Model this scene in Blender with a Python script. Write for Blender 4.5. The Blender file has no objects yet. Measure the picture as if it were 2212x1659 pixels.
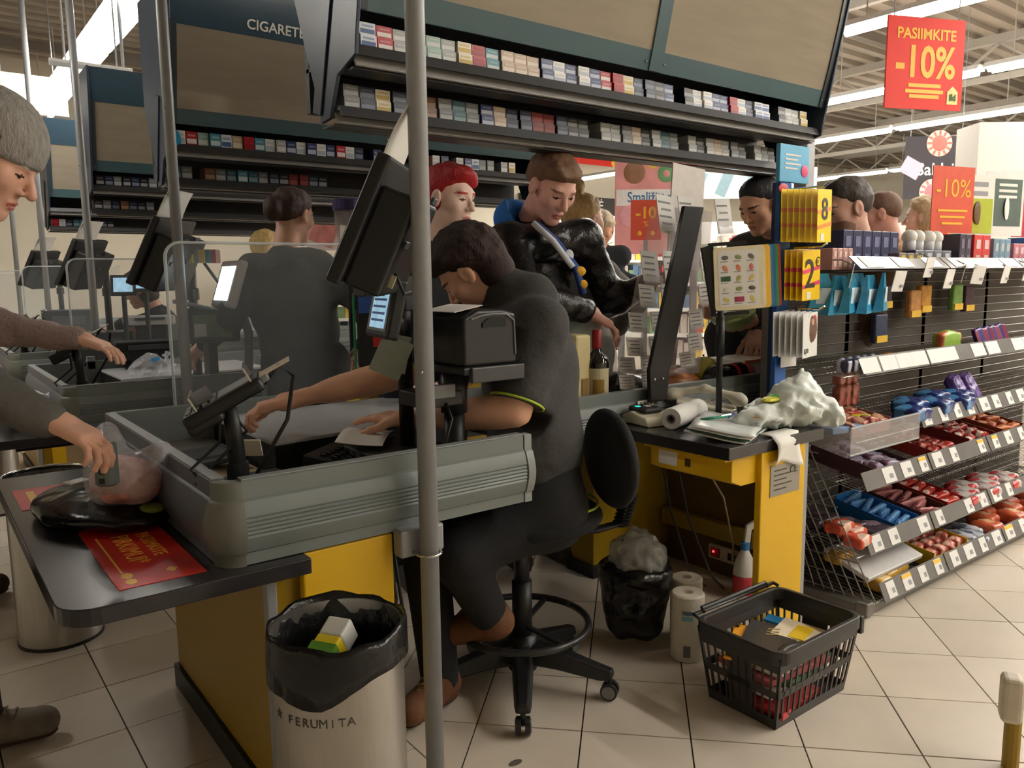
import bpy, bmesh, math, random
import numpy as np
from mathutils import Vector, Matrix

# ------------------------------------------------------------------ camera, world, exposure
SC = bpy.context.scene
COL = SC.collection
YAW, PITCH, ROLL = math.radians(52.69), math.radians(7.58), math.radians(-0.74)
_h = Vector((math.cos(YAW), math.sin(YAW), 0)); _r = Vector((math.sin(YAW), -math.cos(YAW), 0)); _u = Vector((0, 0, 1))
_f = _h * math.cos(PITCH) - _u * math.sin(PITCH); _up = _h * math.sin(PITCH) + _u * math.cos(PITCH)
_r2 = _r * math.cos(ROLL) + _up * math.sin(ROLL); _up2 = -_r * math.sin(ROLL) + _up * math.cos(ROLL)
cam_data = bpy.data.cameras.new('camera'); cam_data.sensor_width = 36; cam_data.lens = 27.8; cam_data.clip_end = 200
cam = bpy.data.objects.new('camera', cam_data); COL.objects.link(cam)
cam.matrix_world = Matrix(((_r2.x, _up2.x, -_f.x, 0), (_r2.y, _up2.y, -_f.y, 0), (_r2.z, _up2.z, -_f.z, 1.26), (0, 0, 0, 1)))
SC.camera = cam
world = bpy.data.worlds.new('world'); SC.world = world; world.use_nodes = True
world.node_tree.nodes['Background'].inputs[0].default_value = (0.75, 0.72, 0.68, 1)
world.node_tree.nodes['Background'].inputs[1].default_value = 0.05
SC.view_settings.view_transform = 'Standard'; SC.view_settings.look = 'None'
SC.view_settings.exposure = 0.15; SC.view_settings.gamma = 1.0
SC.view_settings.use_curve_mapping = False
LAMP = 56.0            # emission strength of the ceiling tubes
rnd = random.Random(7)
R_ = math.radians

# ------------------------------------------------------------------ helpers
def lin(c):
    return tuple(((v / 255) / 12.92 if v / 255 <= .04045 else ((v / 255 + .055) / 1.055) ** 2.4) for v in c[:3]) + (1,)
MATS = {}
def M(name, rgb=(128, 128, 128), rough=.55, metal=0., spec=.5, var=.06, nscale=30., bump=0., bscale=60., trans=0., alpha=1., emit=0., ior=1.45, coat=0., stretch=None):
    """procedural principled material: colour broken up by noise, optional noise bump"""
    if name in MATS: return MATS[name]
    m = bpy.data.materials.new(name); m.use_nodes = True; nt = m.node_tree; b = nt.nodes['Principled BSDF']
    c = lin(rgb)
    tc = nt.nodes.new('ShaderNodeTexCoord'); nz = nt.nodes.new('ShaderNodeTexNoise'); nz.inputs['Scale'].default_value = nscale; nz.inputs['Detail'].default_value = 3
    src = tc.outputs['Object']
    if stretch:
        mp = nt.nodes.new('ShaderNodeMapping'); mp.inputs['Scale'].default_value = stretch; nt.links.new(src, mp.inputs[0]); src = mp.outputs[0]
    nt.links.new(src, nz.inputs['Vector'])
    mx = nt.nodes.new('ShaderNodeMix'); mx.data_type = 'RGBA'
    mx.inputs['A'].default_value = tuple(v * (1 - var * 2) for v in c[:3]) + (1,); mx.inputs['B'].default_value = tuple(min(1, v * (1 + var * 2)) for v in c[:3]) + (1,)
    nt.links.new(nz.outputs['Fac'], mx.inputs['Factor']); nt.links.new(mx.outputs['Result'], b.inputs['Base Color'])
    b.inputs['Roughness'].default_value = rough; b.inputs['Metallic'].default_value = metal; b.inputs['Specular IOR Level'].default_value = spec
    b.inputs['Transmission Weight'].default_value = trans; b.inputs['Alpha'].default_value = alpha; b.inputs['IOR'].default_value = ior; b.inputs['Coat Weight'].default_value = coat
    if emit:
        nt.links.new(mx.outputs['Result'], b.inputs['Emission Color']); b.inputs['Emission Strength'].default_value = emit
    if bump:
        n2 = nt.nodes.new('ShaderNodeTexNoise'); n2.inputs['Scale'].default_value = bscale; n2.inputs['Detail'].default_value = 4; nt.links.new(src, n2.inputs['Vector'])
        bp = nt.nodes.new('ShaderNodeBump'); bp.inputs['Strength'].default_value = bump; bp.inputs['Distance'].default_value = .01
        nt.links.new(n2.outputs['Fac'], bp.inputs['Height']); nt.links.new(bp.outputs[0], b.inputs['Normal'])
    MATS[name] = m
    return m

def tag(o, label=None, cat=None, group=None, kind=None):
    if label: o['label'] = label
    if cat: o['category'] = cat
    if group: o['group'] = group
    if kind: o['kind'] = kind
    return o
def thing(name, label, cat, loc=(0, 0, 0), group=None, rz=0.):
    o = bpy.data.objects.new(name, None); COL.objects.link(o); o.location = loc; o.rotation_euler = (0, 0, rz); o.empty_display_size = .05
    return tag(o, label, cat, group)
def wm(o):
    m = Matrix.LocRotScale(o.location, o.rotation_euler, o.scale)
    return wm(o.parent) @ o.matrix_parent_inverse @ m if o.parent else m
def link(name, me, parent=None, smooth=False, bevel=0., bseg=2):
    o = bpy.data.objects.new(name, me); COL.objects.link(o)
    if parent is not None:
        o.parent = parent; o.matrix_parent_inverse = wm(parent).inverted()
    if smooth: me.shade_smooth()
    if bevel:
        b = o.modifiers.new('edge', 'BEVEL'); b.width = bevel; b.segments = bseg; b.limit_method = 'ANGLE'; b.angle_limit = R_(40)
    return o
def copy_tree(o, parent=None, off=None):
    c = o.copy(); COL.objects.link(c)
    if parent is not None: c.parent = parent
    elif off is not None: c.location = Vector(o.location) + Vector(off)
    for ch in o.children: copy_tree(ch, c)
    return c
def rotz(a): return Matrix.Rotation(a, 3, 'Z')
def basis(ax, az=(0, 0, 1)):
    """3x3 with x along ax and z close to az"""
    x = Vector(ax).normalized(); z = Vector(az); y = z.cross(x).normalized(); z = x.cross(y).normalized()
    return Matrix((x, y, z)).transposed()
def frame_z(az, ax=(1, 0, 0)):
    z = Vector(az).normalized(); x = Vector(ax); y = z.cross(x)
    if y.length < 1e-4: y = z.cross(Vector((0, 1, 0)))
    y.normalize(); x = y.cross(z).normalized()
    return Matrix((x, y, z)).transposed()

class MB:
    """collects shapes into one mesh"""
    def __init__(s): s.v = []; s.f = []; s.mi = []; s.cur = 0
    def mat(s, i): s.cur = i; return s
    def add(s, vs, fs):
        n = len(s.v); s.v += [tuple(p) for p in vs]
        for f in fs: s.f.append(tuple(i + n for i in f)); s.mi.append(s.cur)
        return s
    def box(s, c, d, rot=None):
        c = Vector(c); hx, hy, hz = d[0] / 2, d[1] / 2, d[2] / 2
        pts = [Vector((x, y, z)) for z in (-hz, hz) for x, y in ((-hx, -hy), (hx, -hy), (hx, hy), (-hx, hy))]
        if rot is not None: pts = [rot @ p for p in pts]
        return s.add([p + c for p in pts], [(3, 2, 1, 0), (4, 5, 6, 7), (0, 1, 5, 4), (1, 2, 6, 5), (2, 3, 7, 6), (3, 0, 4, 7)])
    def bx(s, x0, x1, y0, y1, z0, z1): return s.box(((x0 + x1) / 2, (y0 + y1) / 2, (z0 + z1) / 2), (abs(x1 - x0), abs(y1 - y0), abs(z1 - z0)))
    def prism(s, poly, o, ex, ey, ez, depth):
        """2D polygon (ccw) in plane ex,ey at o, extruded by depth along ez"""
        o, ex, ey, ez = Vector(o), Vector(ex), Vector(ey), Vector(ez); n = len(poly)
        a = [o + ex * p[0] + ey * p[1] for p in poly]; b = [p + ez * depth for p in a]
        fs = [tuple(range(n - 1, -1, -1)), tuple(range(n, 2 * n))] + [(i, (i + 1) % n, n + (i + 1) % n, n + i) for i in range(n)]
        return s.add(a + b, fs)
    def loft(s, rings, caps=True, closed=True):
        n = len(rings[0]); vs = [p for r in rings for p in r]; fs = []
        for k in range(len(rings) - 1):
            for i in range(n if closed else n - 1):
                j = (i + 1) % n; fs.append((k * n + i, k * n + j, (k + 1) * n + j, (k + 1) * n + i))
        if caps and closed: fs.append(tuple(range(n - 1, -1, -1))); fs.append(tuple((len(rings) - 1) * n + i for i in range(n)))
        return s.add(vs, fs)
    def tube(s, path, r, seg=10, caps=True, flat=1.):
        P = [Vector(p) for p in path]; rs = r if isinstance(r, (list, tuple)) else [r] * len(P); rings = []; up = None
        for i, p in enumerate(P):
            t = (P[min(i + 1, len(P) - 1)] - P[max(i - 1, 0)]).normalized()
            if up is None: up = Vector((0, 0, 1)) if abs(t.z) < .9 else Vector((1, 0, 0))
            x = up.cross(t)
            if x.length < 1e-5: x = Vector((0, 1, 0)).cross(t)
            x.normalize(); y = t.cross(x); up = y
            rings.append([p + x * (math.cos(2 * math.pi * k / seg) * rs[i]) + y * (math.sin(2 * math.pi * k / seg) * rs[i] * flat) for k in range(seg)])
        return s.loft(rings, caps)
    def lathe(s, prof, c=(0, 0, 0), seg=24, rot=None, caps=True, wob=None):
        c = Vector(c); rings = []
        for j, (r, z) in enumerate(prof):
            ring = []
            for k in range(seg):
                a = 2 * math.pi * k / seg; rr = r * (1 + (wob(a, j) if wob else 0)); p = Vector((rr * math.cos(a), rr * math.sin(a), z))
                ring.append((rot @ p if rot else p) + c)
            rings.append(ring)
        return s.loft(rings, caps)
    def ball(s, c, r, seg=12, rot=None):
        r = (r, r, r) if not isinstance(r, (list, tuple)) else r; c = Vector(c); n = seg // 2; rings = []
        for j in range(n + 1):
            th = math.pi * j / n; th = min(max(th, .02), math.pi - .02)
            ring = []
            for k in range(seg):
                a = 2 * math.pi * k / seg; p = Vector((r[0] * math.sin(th) * math.cos(a), r[1] * math.sin(th) * math.sin(a), -r[2] * math.cos(th)))
                ring.append((rot @ p if rot else p) + c)
            rings.append(ring)
        return s.loft(rings, True)
    def grid(s, fn, nu, nv):
        vs = [fn(i / nu, j / nv) for j in range(nv + 1) for i in range(nu + 1)]
        return s.add(vs, [(j * (nu + 1) + i, j * (nu + 1) + i + 1, (j + 1) * (nu + 1) + i + 1, (j + 1) * (nu + 1) + i) for j in range(nv) for i in range(nu)])
    def mesh(s, name, mats):
        me = bpy.data.meshes.new(name); me.from_pydata(s.v, [], s.f)
        for m in (mats if isinstance(mats, (list, tuple)) else [mats]): me.materials.append(m)
        if any(s.mi): me.polygons.foreach_set('material_index', s.mi)
        me.update(); return me
    def build(s, name, mats, parent=None, smooth=False, bevel=0., bseg=2, solid=0.):
        o = link(name, s.mesh(name, mats), parent, smooth, bevel, bseg)
        if solid:
            w = o.modifiers.new('thick', 'SOLIDIFY'); w.thickness = solid; w.offset = 0
        return o
def smoothby(o, deg=35):
    o.data.shade_smooth()
    try: o.data.set_sharp_from_angle(angle=R_(deg))
    except Exception: pass
    return o
def rrect(w, h, r, n=4, cx=0, cy=0):
    """rounded rectangle polygon, ccw, centred"""
    out = []
    for sx, sy, a0 in ((1, -1, -90), (1, 1, 0), (-1, 1, 90), (-1, -1, 180)):
        for k in range(n + 1):
            a = R_(a0 + 90 * k / n); out.append((cx + sx * (w / 2 - r) + r * math.cos(a), cy + sy * (h / 2 - r) + r * math.sin(a)))
    return out
def text(body, o, ex, ey, size, mat, parent, name='lettering', depth=.0006, align='CENTER', bold=0., sx=1.):
    cu = bpy.data.curves.new(name, 'FONT'); cu.body = body; cu.size = size; cu.align_x = align; cu.align_y = 'CENTER'; cu.extrude = depth; cu.offset = bold; cu.resolution_u = 3
    t = bpy.data.objects.new(name, cu); COL.objects.link(t); bpy.context.view_layer.update()
    me = bpy.data.meshes.new_from_object(t.evaluated_get(bpy.context.evaluated_depsgraph_get()))
    bpy.data.objects.remove(t); bpy.data.curves.remove(cu)
    ex, ey = Vector(ex).normalized(), Vector(ey).normalized(); ez = ex.cross(ey)
    me.transform(Matrix(((ex.x * sx, ey.x, ez.x, o[0]), (ex.y * sx, ey.y, ez.y, o[1]), (ex.z * sx, ey.z, ez.z, o[2]), (0, 0, 0, 1))))
    me.materials.clear(); me.materials.append(mat)
    return link(name, me, parent)

# ---- implicit surfaces meshed with surface nets
def _len(a): return np.sqrt((a * a).sum(-1))
def cap(p, a, b, ra, rb=None):
    rb = ra if rb is None else rb; a = np.array(a, np.float32); b = np.array(b, np.float32); ba = b - a; pa = p - a
    t = np.clip((pa @ ba) / max(float(ba @ ba), 1e-9), 0, 1)
    return _len(pa - t[..., None] * ba) - (ra + (rb - ra) * t)
def ell(p, c, r, rot=None):
    q = p - np.array(c, np.float32)
    if rot is not None: q = q @ np.array(rot, np.float32)
    r = np.array(r, np.float32); k0 = _len(q / r); k1 = _len(q / (r * r))
    return np.where(k1 > 1e-6, k0 * (k0 - 1) / np.maximum(k1, 1e-6), -r.min())
def boxs(p, c, h, rad=0., rot=None):
    q = p - np.array(c, np.float32)
    if rot is not None: q = q @ np.array(rot, np.float32)
    d = np.abs(q) - (np.array(h, np.float32) - rad)
    return _len(np.maximum(d, 0)) + np.minimum(d.max(-1), 0) - rad
def smin(a, b, k):
    h = np.clip(.5 + .5 * (b - a) / k, 0, 1); return b + (a - b) * h - k * h * (1 - h)
def smax(a, b, k): return -smin(-a, -b, k)
def wave(p, s, seed=0.):
    x, y, z = p[..., 0] * s + seed, p[..., 1] * s + seed * 1.7, p[..., 2] * s + seed * .6
    return (np.sin(x + 1.3 * np.sin(y * .9)) + np.sin(y * 1.1 + 1.2 * np.sin(z)) + np.sin(z * 1.2 + 1.4 * np.sin(x * .8))) / 3
def nets(fn, lo, hi, h):
    lo = np.array(lo, np.float32); hi = np.array(hi, np.float32); n = np.maximum(np.ceil((hi - lo) / h).astype(int) + 1, 4)
    ax = [lo[i] + h * np.arange(n[i], dtype=np.float32) for i in range(3)]
    p = np.stack(np.meshgrid(*ax, indexing='ij'), -1); V = fn(p).astype(np.float32)
    V[0] = V[-1] = 1; V[:, 0] = V[:, -1] = 1; V[:, :, 0] = V[:, :, -1] = 1
    ins = V < 0; cs = tuple(n - 1); acc = np.zeros(cs + (3,), np.float32); cnt = np.zeros(cs, np.float32)
    crn = [(i, j, k) for i in (0, 1) for j in (0, 1) for k in (0, 1)]
    sl = lambda A, c: A[c[0]:c[0] + cs[0], c[1]:c[1] + cs[1], c[2]:c[2] + cs[2]]
    for a in crn:
        for d in range(3):
            if a[d] == 0:
                b = list(a); b[d] = 1; va, vb = sl(V, a), sl(V, b); x = (va < 0) != (vb < 0)
                t = np.where(x, va / np.where(va - vb == 0, 1, va - vb), 0)
                for q in range(3): acc[..., q] += np.where(x, a[q] + (t if q == d else 0), 0)
                cnt += x
    idx = -np.ones(cs, np.int64); m = cnt > 0; idx[m] = np.arange(m.sum())
    cell = np.argwhere(m); vs = lo + h * (cell + acc[m] / cnt[m][:, None]); F = []
    for d in range(3):
        e, g = [(1, 2), (2, 0), (0, 1)][d]
        A = [slice(1, -1)] * 3; B = [slice(1, -1)] * 3; A[d] = slice(0, -1); B[d] = slice(1, None)
        ia, ib = ins[tuple(A)], ins[tuple(B)]
        for sgn, mask in ((1, ia & ~ib), (-1, ~ia & ib)):
            q = np.argwhere(mask)
            if not len(q): continue
            q = q + np.array([0 if i == d else 1 for i in range(3)])
            def at(de, dg):
                c = q.copy(); c[:, e] -= de; c[:, g] -= dg; return idx[c[:, 0], c[:, 1], c[:, 2]]
            quad = np.stack([at(1, 1), at(0, 1), at(0, 0), at(1, 0)], 1)
            F.append(quad if sgn > 0 else quad[:, ::-1])
    return vs, np.concatenate(F)
def np_mesh(name, parts, mats):
    """parts: list of (verts, quads, material index)"""
    vs = np.concatenate([a for a, _, _ in parts]); off = 0; fs = []; mi = []
    for a, q, k in parts:
        fs.append(q + off); off += len(a); mi.append(np.full(len(q), k) if np.isscalar(k) else k)
    fs = np.concatenate(fs); mi = np.concatenate(mi).astype(np.int32)
    me = bpy.data.meshes.new(name); me.vertices.add(len(vs)); me.vertices.foreach_set('co', vs.astype(np.float32).ravel())
    me.loops.add(fs.size); me.loops.foreach_set('vertex_index', fs.astype(np.int32).ravel())
    me.polygons.add(len(fs)); me.polygons.foreach_set('loop_start', np.arange(0, fs.size, 4, dtype=np.int32))
    for m in mats: me.materials.append(m)
    me.polygons.foreach_set('material_index', mi); me.update(calc_edges=True); me.validate(); me.shade_smooth()
    return me
def blob(name, fn, lo, hi, h, mat, parent=None):
    v, f = nets(fn, lo, hi, h)
    return link(name, np_mesh(name, [(v, f, 0)], [mat]), parent)
LANE = ['nearest', 'second', 'third', 'fourth', 'fifth']
# ------------------------------------------------------------------ the setting
TILE = .2993; TA = math.radians(44.07)
m_tile = [M('floor_tile_%d' % i, c, .33, spec=.45, var=.05, nscale=5, bump=.02, bscale=90) for i, c in enumerate(((214, 202, 186), (209, 197, 180), (219, 207, 191)))]
m_grout = M('floor_grout', (74, 64, 54), .9)
def brick_floor(name, rz):
    m = bpy.data.materials.new(name); m.use_nodes = True; nt = m.node_tree; b = nt.nodes['Principled BSDF']
    tc = nt.nodes.new('ShaderNodeTexCoord'); mp = nt.nodes.new('ShaderNodeMapping'); mp.inputs['Rotation'].default_value = (0, 0, rz); bk = nt.nodes.new('ShaderNodeTexBrick')
    bk.offset = 0; bk.inputs['Scale'].default_value = 1; bk.inputs['Brick Width'].default_value = TILE; bk.inputs['Row Height'].default_value = TILE; bk.inputs['Mortar Size'].default_value = .0035
    bk.inputs['Color1'].default_value = lin((214, 202, 186)); bk.inputs['Color2'].default_value = lin((207, 195, 178)); bk.inputs['Mortar'].default_value = lin((84, 74, 62))
    nt.links.new(tc.outputs['Object'], mp.inputs[0]); nt.links.new(mp.outputs[0], bk.inputs['Vector']); nt.links.new(bk.outputs['Color'], b.inputs['Base Color'])
    b.inputs['Roughness'].default_value = .33
    return m
floor = MB().bx(-.9, 5.4, .2, 5.6, -.06, -.005).build('floor', m_grout); tag(floor, 'beige tiled shop floor under the checkouts', kind='structure')
ff = MB().bx(-6, 24, -6, .2, -.06, -.001).bx(-6, 24, 5.6, 16, -.06, -.001).bx(-6, -.9, .2, 5.6, -.06, -.001).bx(5.4, 24, .2, 5.6, -.06, -.001).build('floor_surround', brick_floor('floor_far_tiles', 0.)); tag(ff, 'beige tiled floor of the rest of the shop', kind='structure')

def cam_px(x, y, z):
    q = Vector((x, y, z - 1.26)); d = q.dot(_f)
    return (1106 + 1708 * q.dot(_r2) / d, 829.5 - 1708 * q.dot(_up2) / d, d) if d > .05 else (1e6, 1e6, d)
def clip_x(poly, x0, sgn):
    out = []
    for i, p in enumerate(poly):
        q = poly[(i + 1) % len(poly)]; a, b = (p[0] - x0) * sgn, (q[0] - x0) * sgn
        if a >= 0: out.append(p)
        if a * b < 0: t = a / (a - b); out.append((p[0] + t * (q[0] - p[0]), p[1] + t * (q[1] - p[1])))
    return out
tiles = []; g = .0022; BORD = .992
ca, sa = math.cos(TA), math.sin(TA)
for i in range(-20, 40):
    for j in range(-30, 30):
        a0, b0 = 2.972 + (i - 12) * TILE, -.170 + j * TILE
        q = [(a, b) for a, b in ((a0 + g, b0 + g), (a0 + TILE - g, b0 + g), (a0 + TILE - g, b0 + TILE - g), (a0 + g, b0 + TILE - g))]
        poly = clip_x([(ca * a - sa * b, sa * a + ca * b) for a, b in q], BORD + g, 1)
        if len(poly) > 2: tiles.append(poly)
for i in range(-8, 3):
    for j in range(-12, 16):
        x0, y0 = .3957 + i * TILE, 2.357 + j * TILE
        x1 = min(x0 + TILE - g, BORD - g)
        if x1 - x0 > .02: tiles.append([(x0 + g, y0 + g), (x1, y0 + g), (x1, y0 + TILE - g), (x0 + g, y0 + TILE - g)])
near = []; rest = MB()
for p in tiles:
    cx = sum(q[0] for q in p) / len(p); cy = sum(q[1] for q in p) / len(p)
    if not (-1.1 < cx < 5.6 and .0 < cy < 5.8): continue
    u, v, d = cam_px(cx, cy, 0)
    hid = (.72 < cx < .95 and 1.75 < cy < 2.5) or (cx > 2.85 and cy > 1.55)
    near.append((0 if (-150 < u < 2360 and v < 1800 and d > .6 and not hid) else 1, d, p))
near.sort(key=lambda t: (t[0], t[1]))
for k, (fl, d, p) in enumerate(near):
    if k < 290 and fl == 0:
        t = MB(); t.prism(p, (0, 0, -.006), (1, 0, 0), (0, 1, 0), (0, 0, 1), .006 + rnd.uniform(-.0004, .0004)); t.build('tile', m_tile[rnd.randrange(3)], floor)
    else: rest.prism(p, (0, 0, -.006), (1, 0, 0), (0, 1, 0), (0, 0, 1), .006)
if rest.v: tag(rest.build('tile_rest', m_tile[0], floor), kind='stuff')

m_wall = M('wall_cream', (224, 216, 198), .8, var=.03, nscale=2)
m_ceil = M('ceiling_deck', (168, 158, 146), .85, var=.08, nscale=1.5)
m_beam = M('beam_steel', (176, 170, 160), .6, var=.05)
m_beamd = M('beam_dark', (120, 112, 104), .7, var=.05)
w = MB().bx(-6, 24, 14, 14.2, 0, 4.6).build('wall_back', m_wall); tag(w, 'long cream back wall beyond the checkout lanes', kind='structure')
w = MB().bx(24, 24.2, -6, 14.2, 0, 4.6).build('wall_right', m_wall); tag(w, 'cream end wall behind the far shelves', kind='structure')
w = MB().bx(-6.2, -6, -6, 14.2, 0, 4.6).build('wall_left', m_wall); tag(w, 'cream wall on the exit side', kind='structure')
w = MB().bx(-6, 24, -6.2, -6, 0, 4.6).build('wall_front', m_wall); tag(w, 'cream wall behind the viewer', kind='structure')
ceil = MB().bx(-6.2, 24.2, -6.2, 14.2, 4.6, 4.7).build('ceiling', m_ceil); tag(ceil, 'grey ribbed steel deck ceiling high above the shop', kind='structure')
rb = MB()
for k in range(70): rb.bx(-6, 24, -6 + k * .29, -5.88 + k * .29, 4.53, 4.6)
rb.build('deck_rib', m_ceil, ceil)
for k, x in enumerate((-3.2, .2, 3.6, 7.9, 12.4, 17.0, 21.0)):
    b = MB().bx(x - .06, x + .06, -6, 14, 4.42, 4.53).bx(x - .04, x + .04, -6, 14, 3.92, 4.0)
    for j in range(33):
        y = -5.8 + j * .6; d = Vector((0, .6, .43 if j % 2 else -.43)); c0 = Vector((x, y, 3.99 if j % 2 else 4.42))
        b.box(c0 + d / 2, (d.length, .035, .035), basis(d))
    o = b.build('beam', m_beam, ceil); tag(o, 'steel lattice truss')
for y in (-1.0, 2.4, 5.8, 9.2, 12.4):
    MB().bx(-6, 24, y - .05, y + .05, 4.3, 4.42).build('purlin', m_beamd, ceil)

# ceiling lamp rows (run along the lanes' cross direction)
m_tube = M('lamp_tube', (255, 250, 240), .4, var=0, emit=LAMP)
m_tray = M('lamp_tray', (232, 230, 226), .4)
def lamp(x, y0, y1, z, label, hw=.05):
    t = thing('ceiling_lamp', label, 'lamp', (x, (y0 + y1) / 2, z + .1), 'rows of ceiling tube lamps')
    MB().prism([(-.045 - hw, .03), (.045 + hw, .03), (.05, .085), (-.05, .085)], (x, y0, z), (1, 0, 0), (0, 0, 1), (0, 1, 0), y1 - y0).build('tray', m_tray, t)
    for s in (-hw, hw): MB().tube([(x + s, y0 + .04, z + .012), (x + s, y1 - .04, z + .012)], .027, 10).build('tube', m_tube, t, smooth=True)
    for y in (y0 + .25, y1 - .25): MB().tube([(x, y, z + .08), (x, y, 4.0)], .006, 6).build('hanger', m_beam, t)
ROWN = {1.52: 'row over the checkout exits', 6.59: 'first row beyond the checkouts', 4.05: 'row behind the viewer', -1.0: 'added unseen row over the shop exit', 1.5: 'row above the viewer', 9.02: 'second row beyond the checkouts', 11.5: 'third row beyond the checkouts', 16.0: 'farthest row over the shelves'}
ORD = ['first', 'second', 'third', 'fourth', 'fifth', 'sixth', 'seventh', 'eighth', 'ninth', 'tenth']
for x, y0, n, Lg in ((1.52, 6.3, 3, 1.75), (-1.0, 4.4, 1, 1.75), (4.05, -4.6, 3, 1.75),  (6.59, -3.4, 6, 1.85), (9.02, -3.6, 6, 1.85), (11.5, -1.0, 8, 1.75), (16.0, 1.0, 6, 1.85)):  # the lamp over the shop exit is unseen, added to brighten the left floor
    for k in range(n):
        lamp(x, y0 + k * Lg, y0 + (k + 1) * Lg - .05, 3.3, 'white tube lamp, %s in the %s' % (ORD[k], ROWN[x]), .11 if x < 2 else .05)
# ------------------------------------------------------------------ checkout counters
m_rail = M('rail_aluminium', (112, 119, 117), .42, metal=.0, spec=.6, var=.03, nscale=8)
m_railtop = M('rail_edge', (134, 139, 138), .38, spec=.6, var=.03, nscale=8)
m_corner = M('rail_corner_plastic', (112, 114, 104), .5, var=.04)
m_railb = M('rail_side', (88, 92, 100), .4, var=.06, nscale=4)
m_blk = M('black_plastic', (24, 24, 25), .45, var=.08)
m_blk2 = M('black_satin', (34, 34, 35), .35, var=.06)
m_lam = M('black_laminate', (46, 43, 44), .22, spec=.5, var=.05, nscale=12)
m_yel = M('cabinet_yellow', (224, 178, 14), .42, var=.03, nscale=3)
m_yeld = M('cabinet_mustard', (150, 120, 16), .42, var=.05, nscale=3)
m_deck = M('deck_grey', (62, 63, 65), .4, var=.06)
m_steel = M('brushed_steel', (178, 174, 166), .32, metal=.9, var=.06, nscale=14, stretch=(8, 8, .6))
m_chrome = M('chrome', (210, 210, 208), .14, metal=1.)
m_pole = M('pole_grey_metal', (150, 152, 154), .42, metal=.2, var=.04)
m_beige = M('beige_laminate', (206, 188, 158), .5, var=.06, nscale=9)
m_white = M('white_plastic', (226, 224, 216), .4, var=.02)
m_paper = M('white_paper', (236, 234, 228), .7, var=.02)
m_grey = M('mid_grey_plastic', (120, 122, 124), .45)
m_lgrey = M('light_grey_plastic', (186, 188, 190), .35)
def m_clear(name, rgb=(200, 205, 205), a=.16, rough=.06): return M(name, rgb, rough, alpha=a, var=.0)
m_plexi = m_clear('plexiglass', (190, 196, 198), .10)
m_plexie = m_clear('plexiglass_edge', (214, 220, 220), .55)

def rail_profile(h, grooves):
    """(outward t, z) closed polygon"""
    p = [(0, 0), (.0, .026), (.004, .03)]
    zs = [.03 + (h - .075) * k / 24 for k in range(25)]
    for k, z in enumerate(zs):
        t = .006 + .013 * math.sin(math.pi * k / 24)
        if grooves and 7 <= k <= 16 and k % 2 == 0: t -= .0035
        p.append((t, z))
    p += [(.004, h - .043), (0, h - .04), (0, h - .003), (-.003, h), (-.027, h), (-.03, h - .003), (-.03, 0)]
    return p
def sweep(path, prof, z0):
    """path: list of ((x,y),(nx,ny)) with outward normals"""
    mb = MB(); mb.loft([[Vector((x + nx * t, y + ny * t, z0 + z)) for t, z in prof] for (x, y), (nx, ny) in path]); return mb
def fix_normals(o):
    bm = bmesh.new(); bm.from_mesh(o.data); bmesh.ops.recalc_face_normals(bm, faces=bm.faces); bm.to_mesh(o.data); bm.free(); return o
def part(mb, *a, **k): return fix_normals(mb.build(*a, **k))
def arc(cx, cy, r, a0, a1, n=8):
    out = []
    for k in range(n + 1):
        a = R_(a0 + (a1 - a0) * k / n); out.append(((cx + r * math.cos(a), cy + r * math.sin(a)), (math.cos(a), math.sin(a))))
    return out

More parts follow.
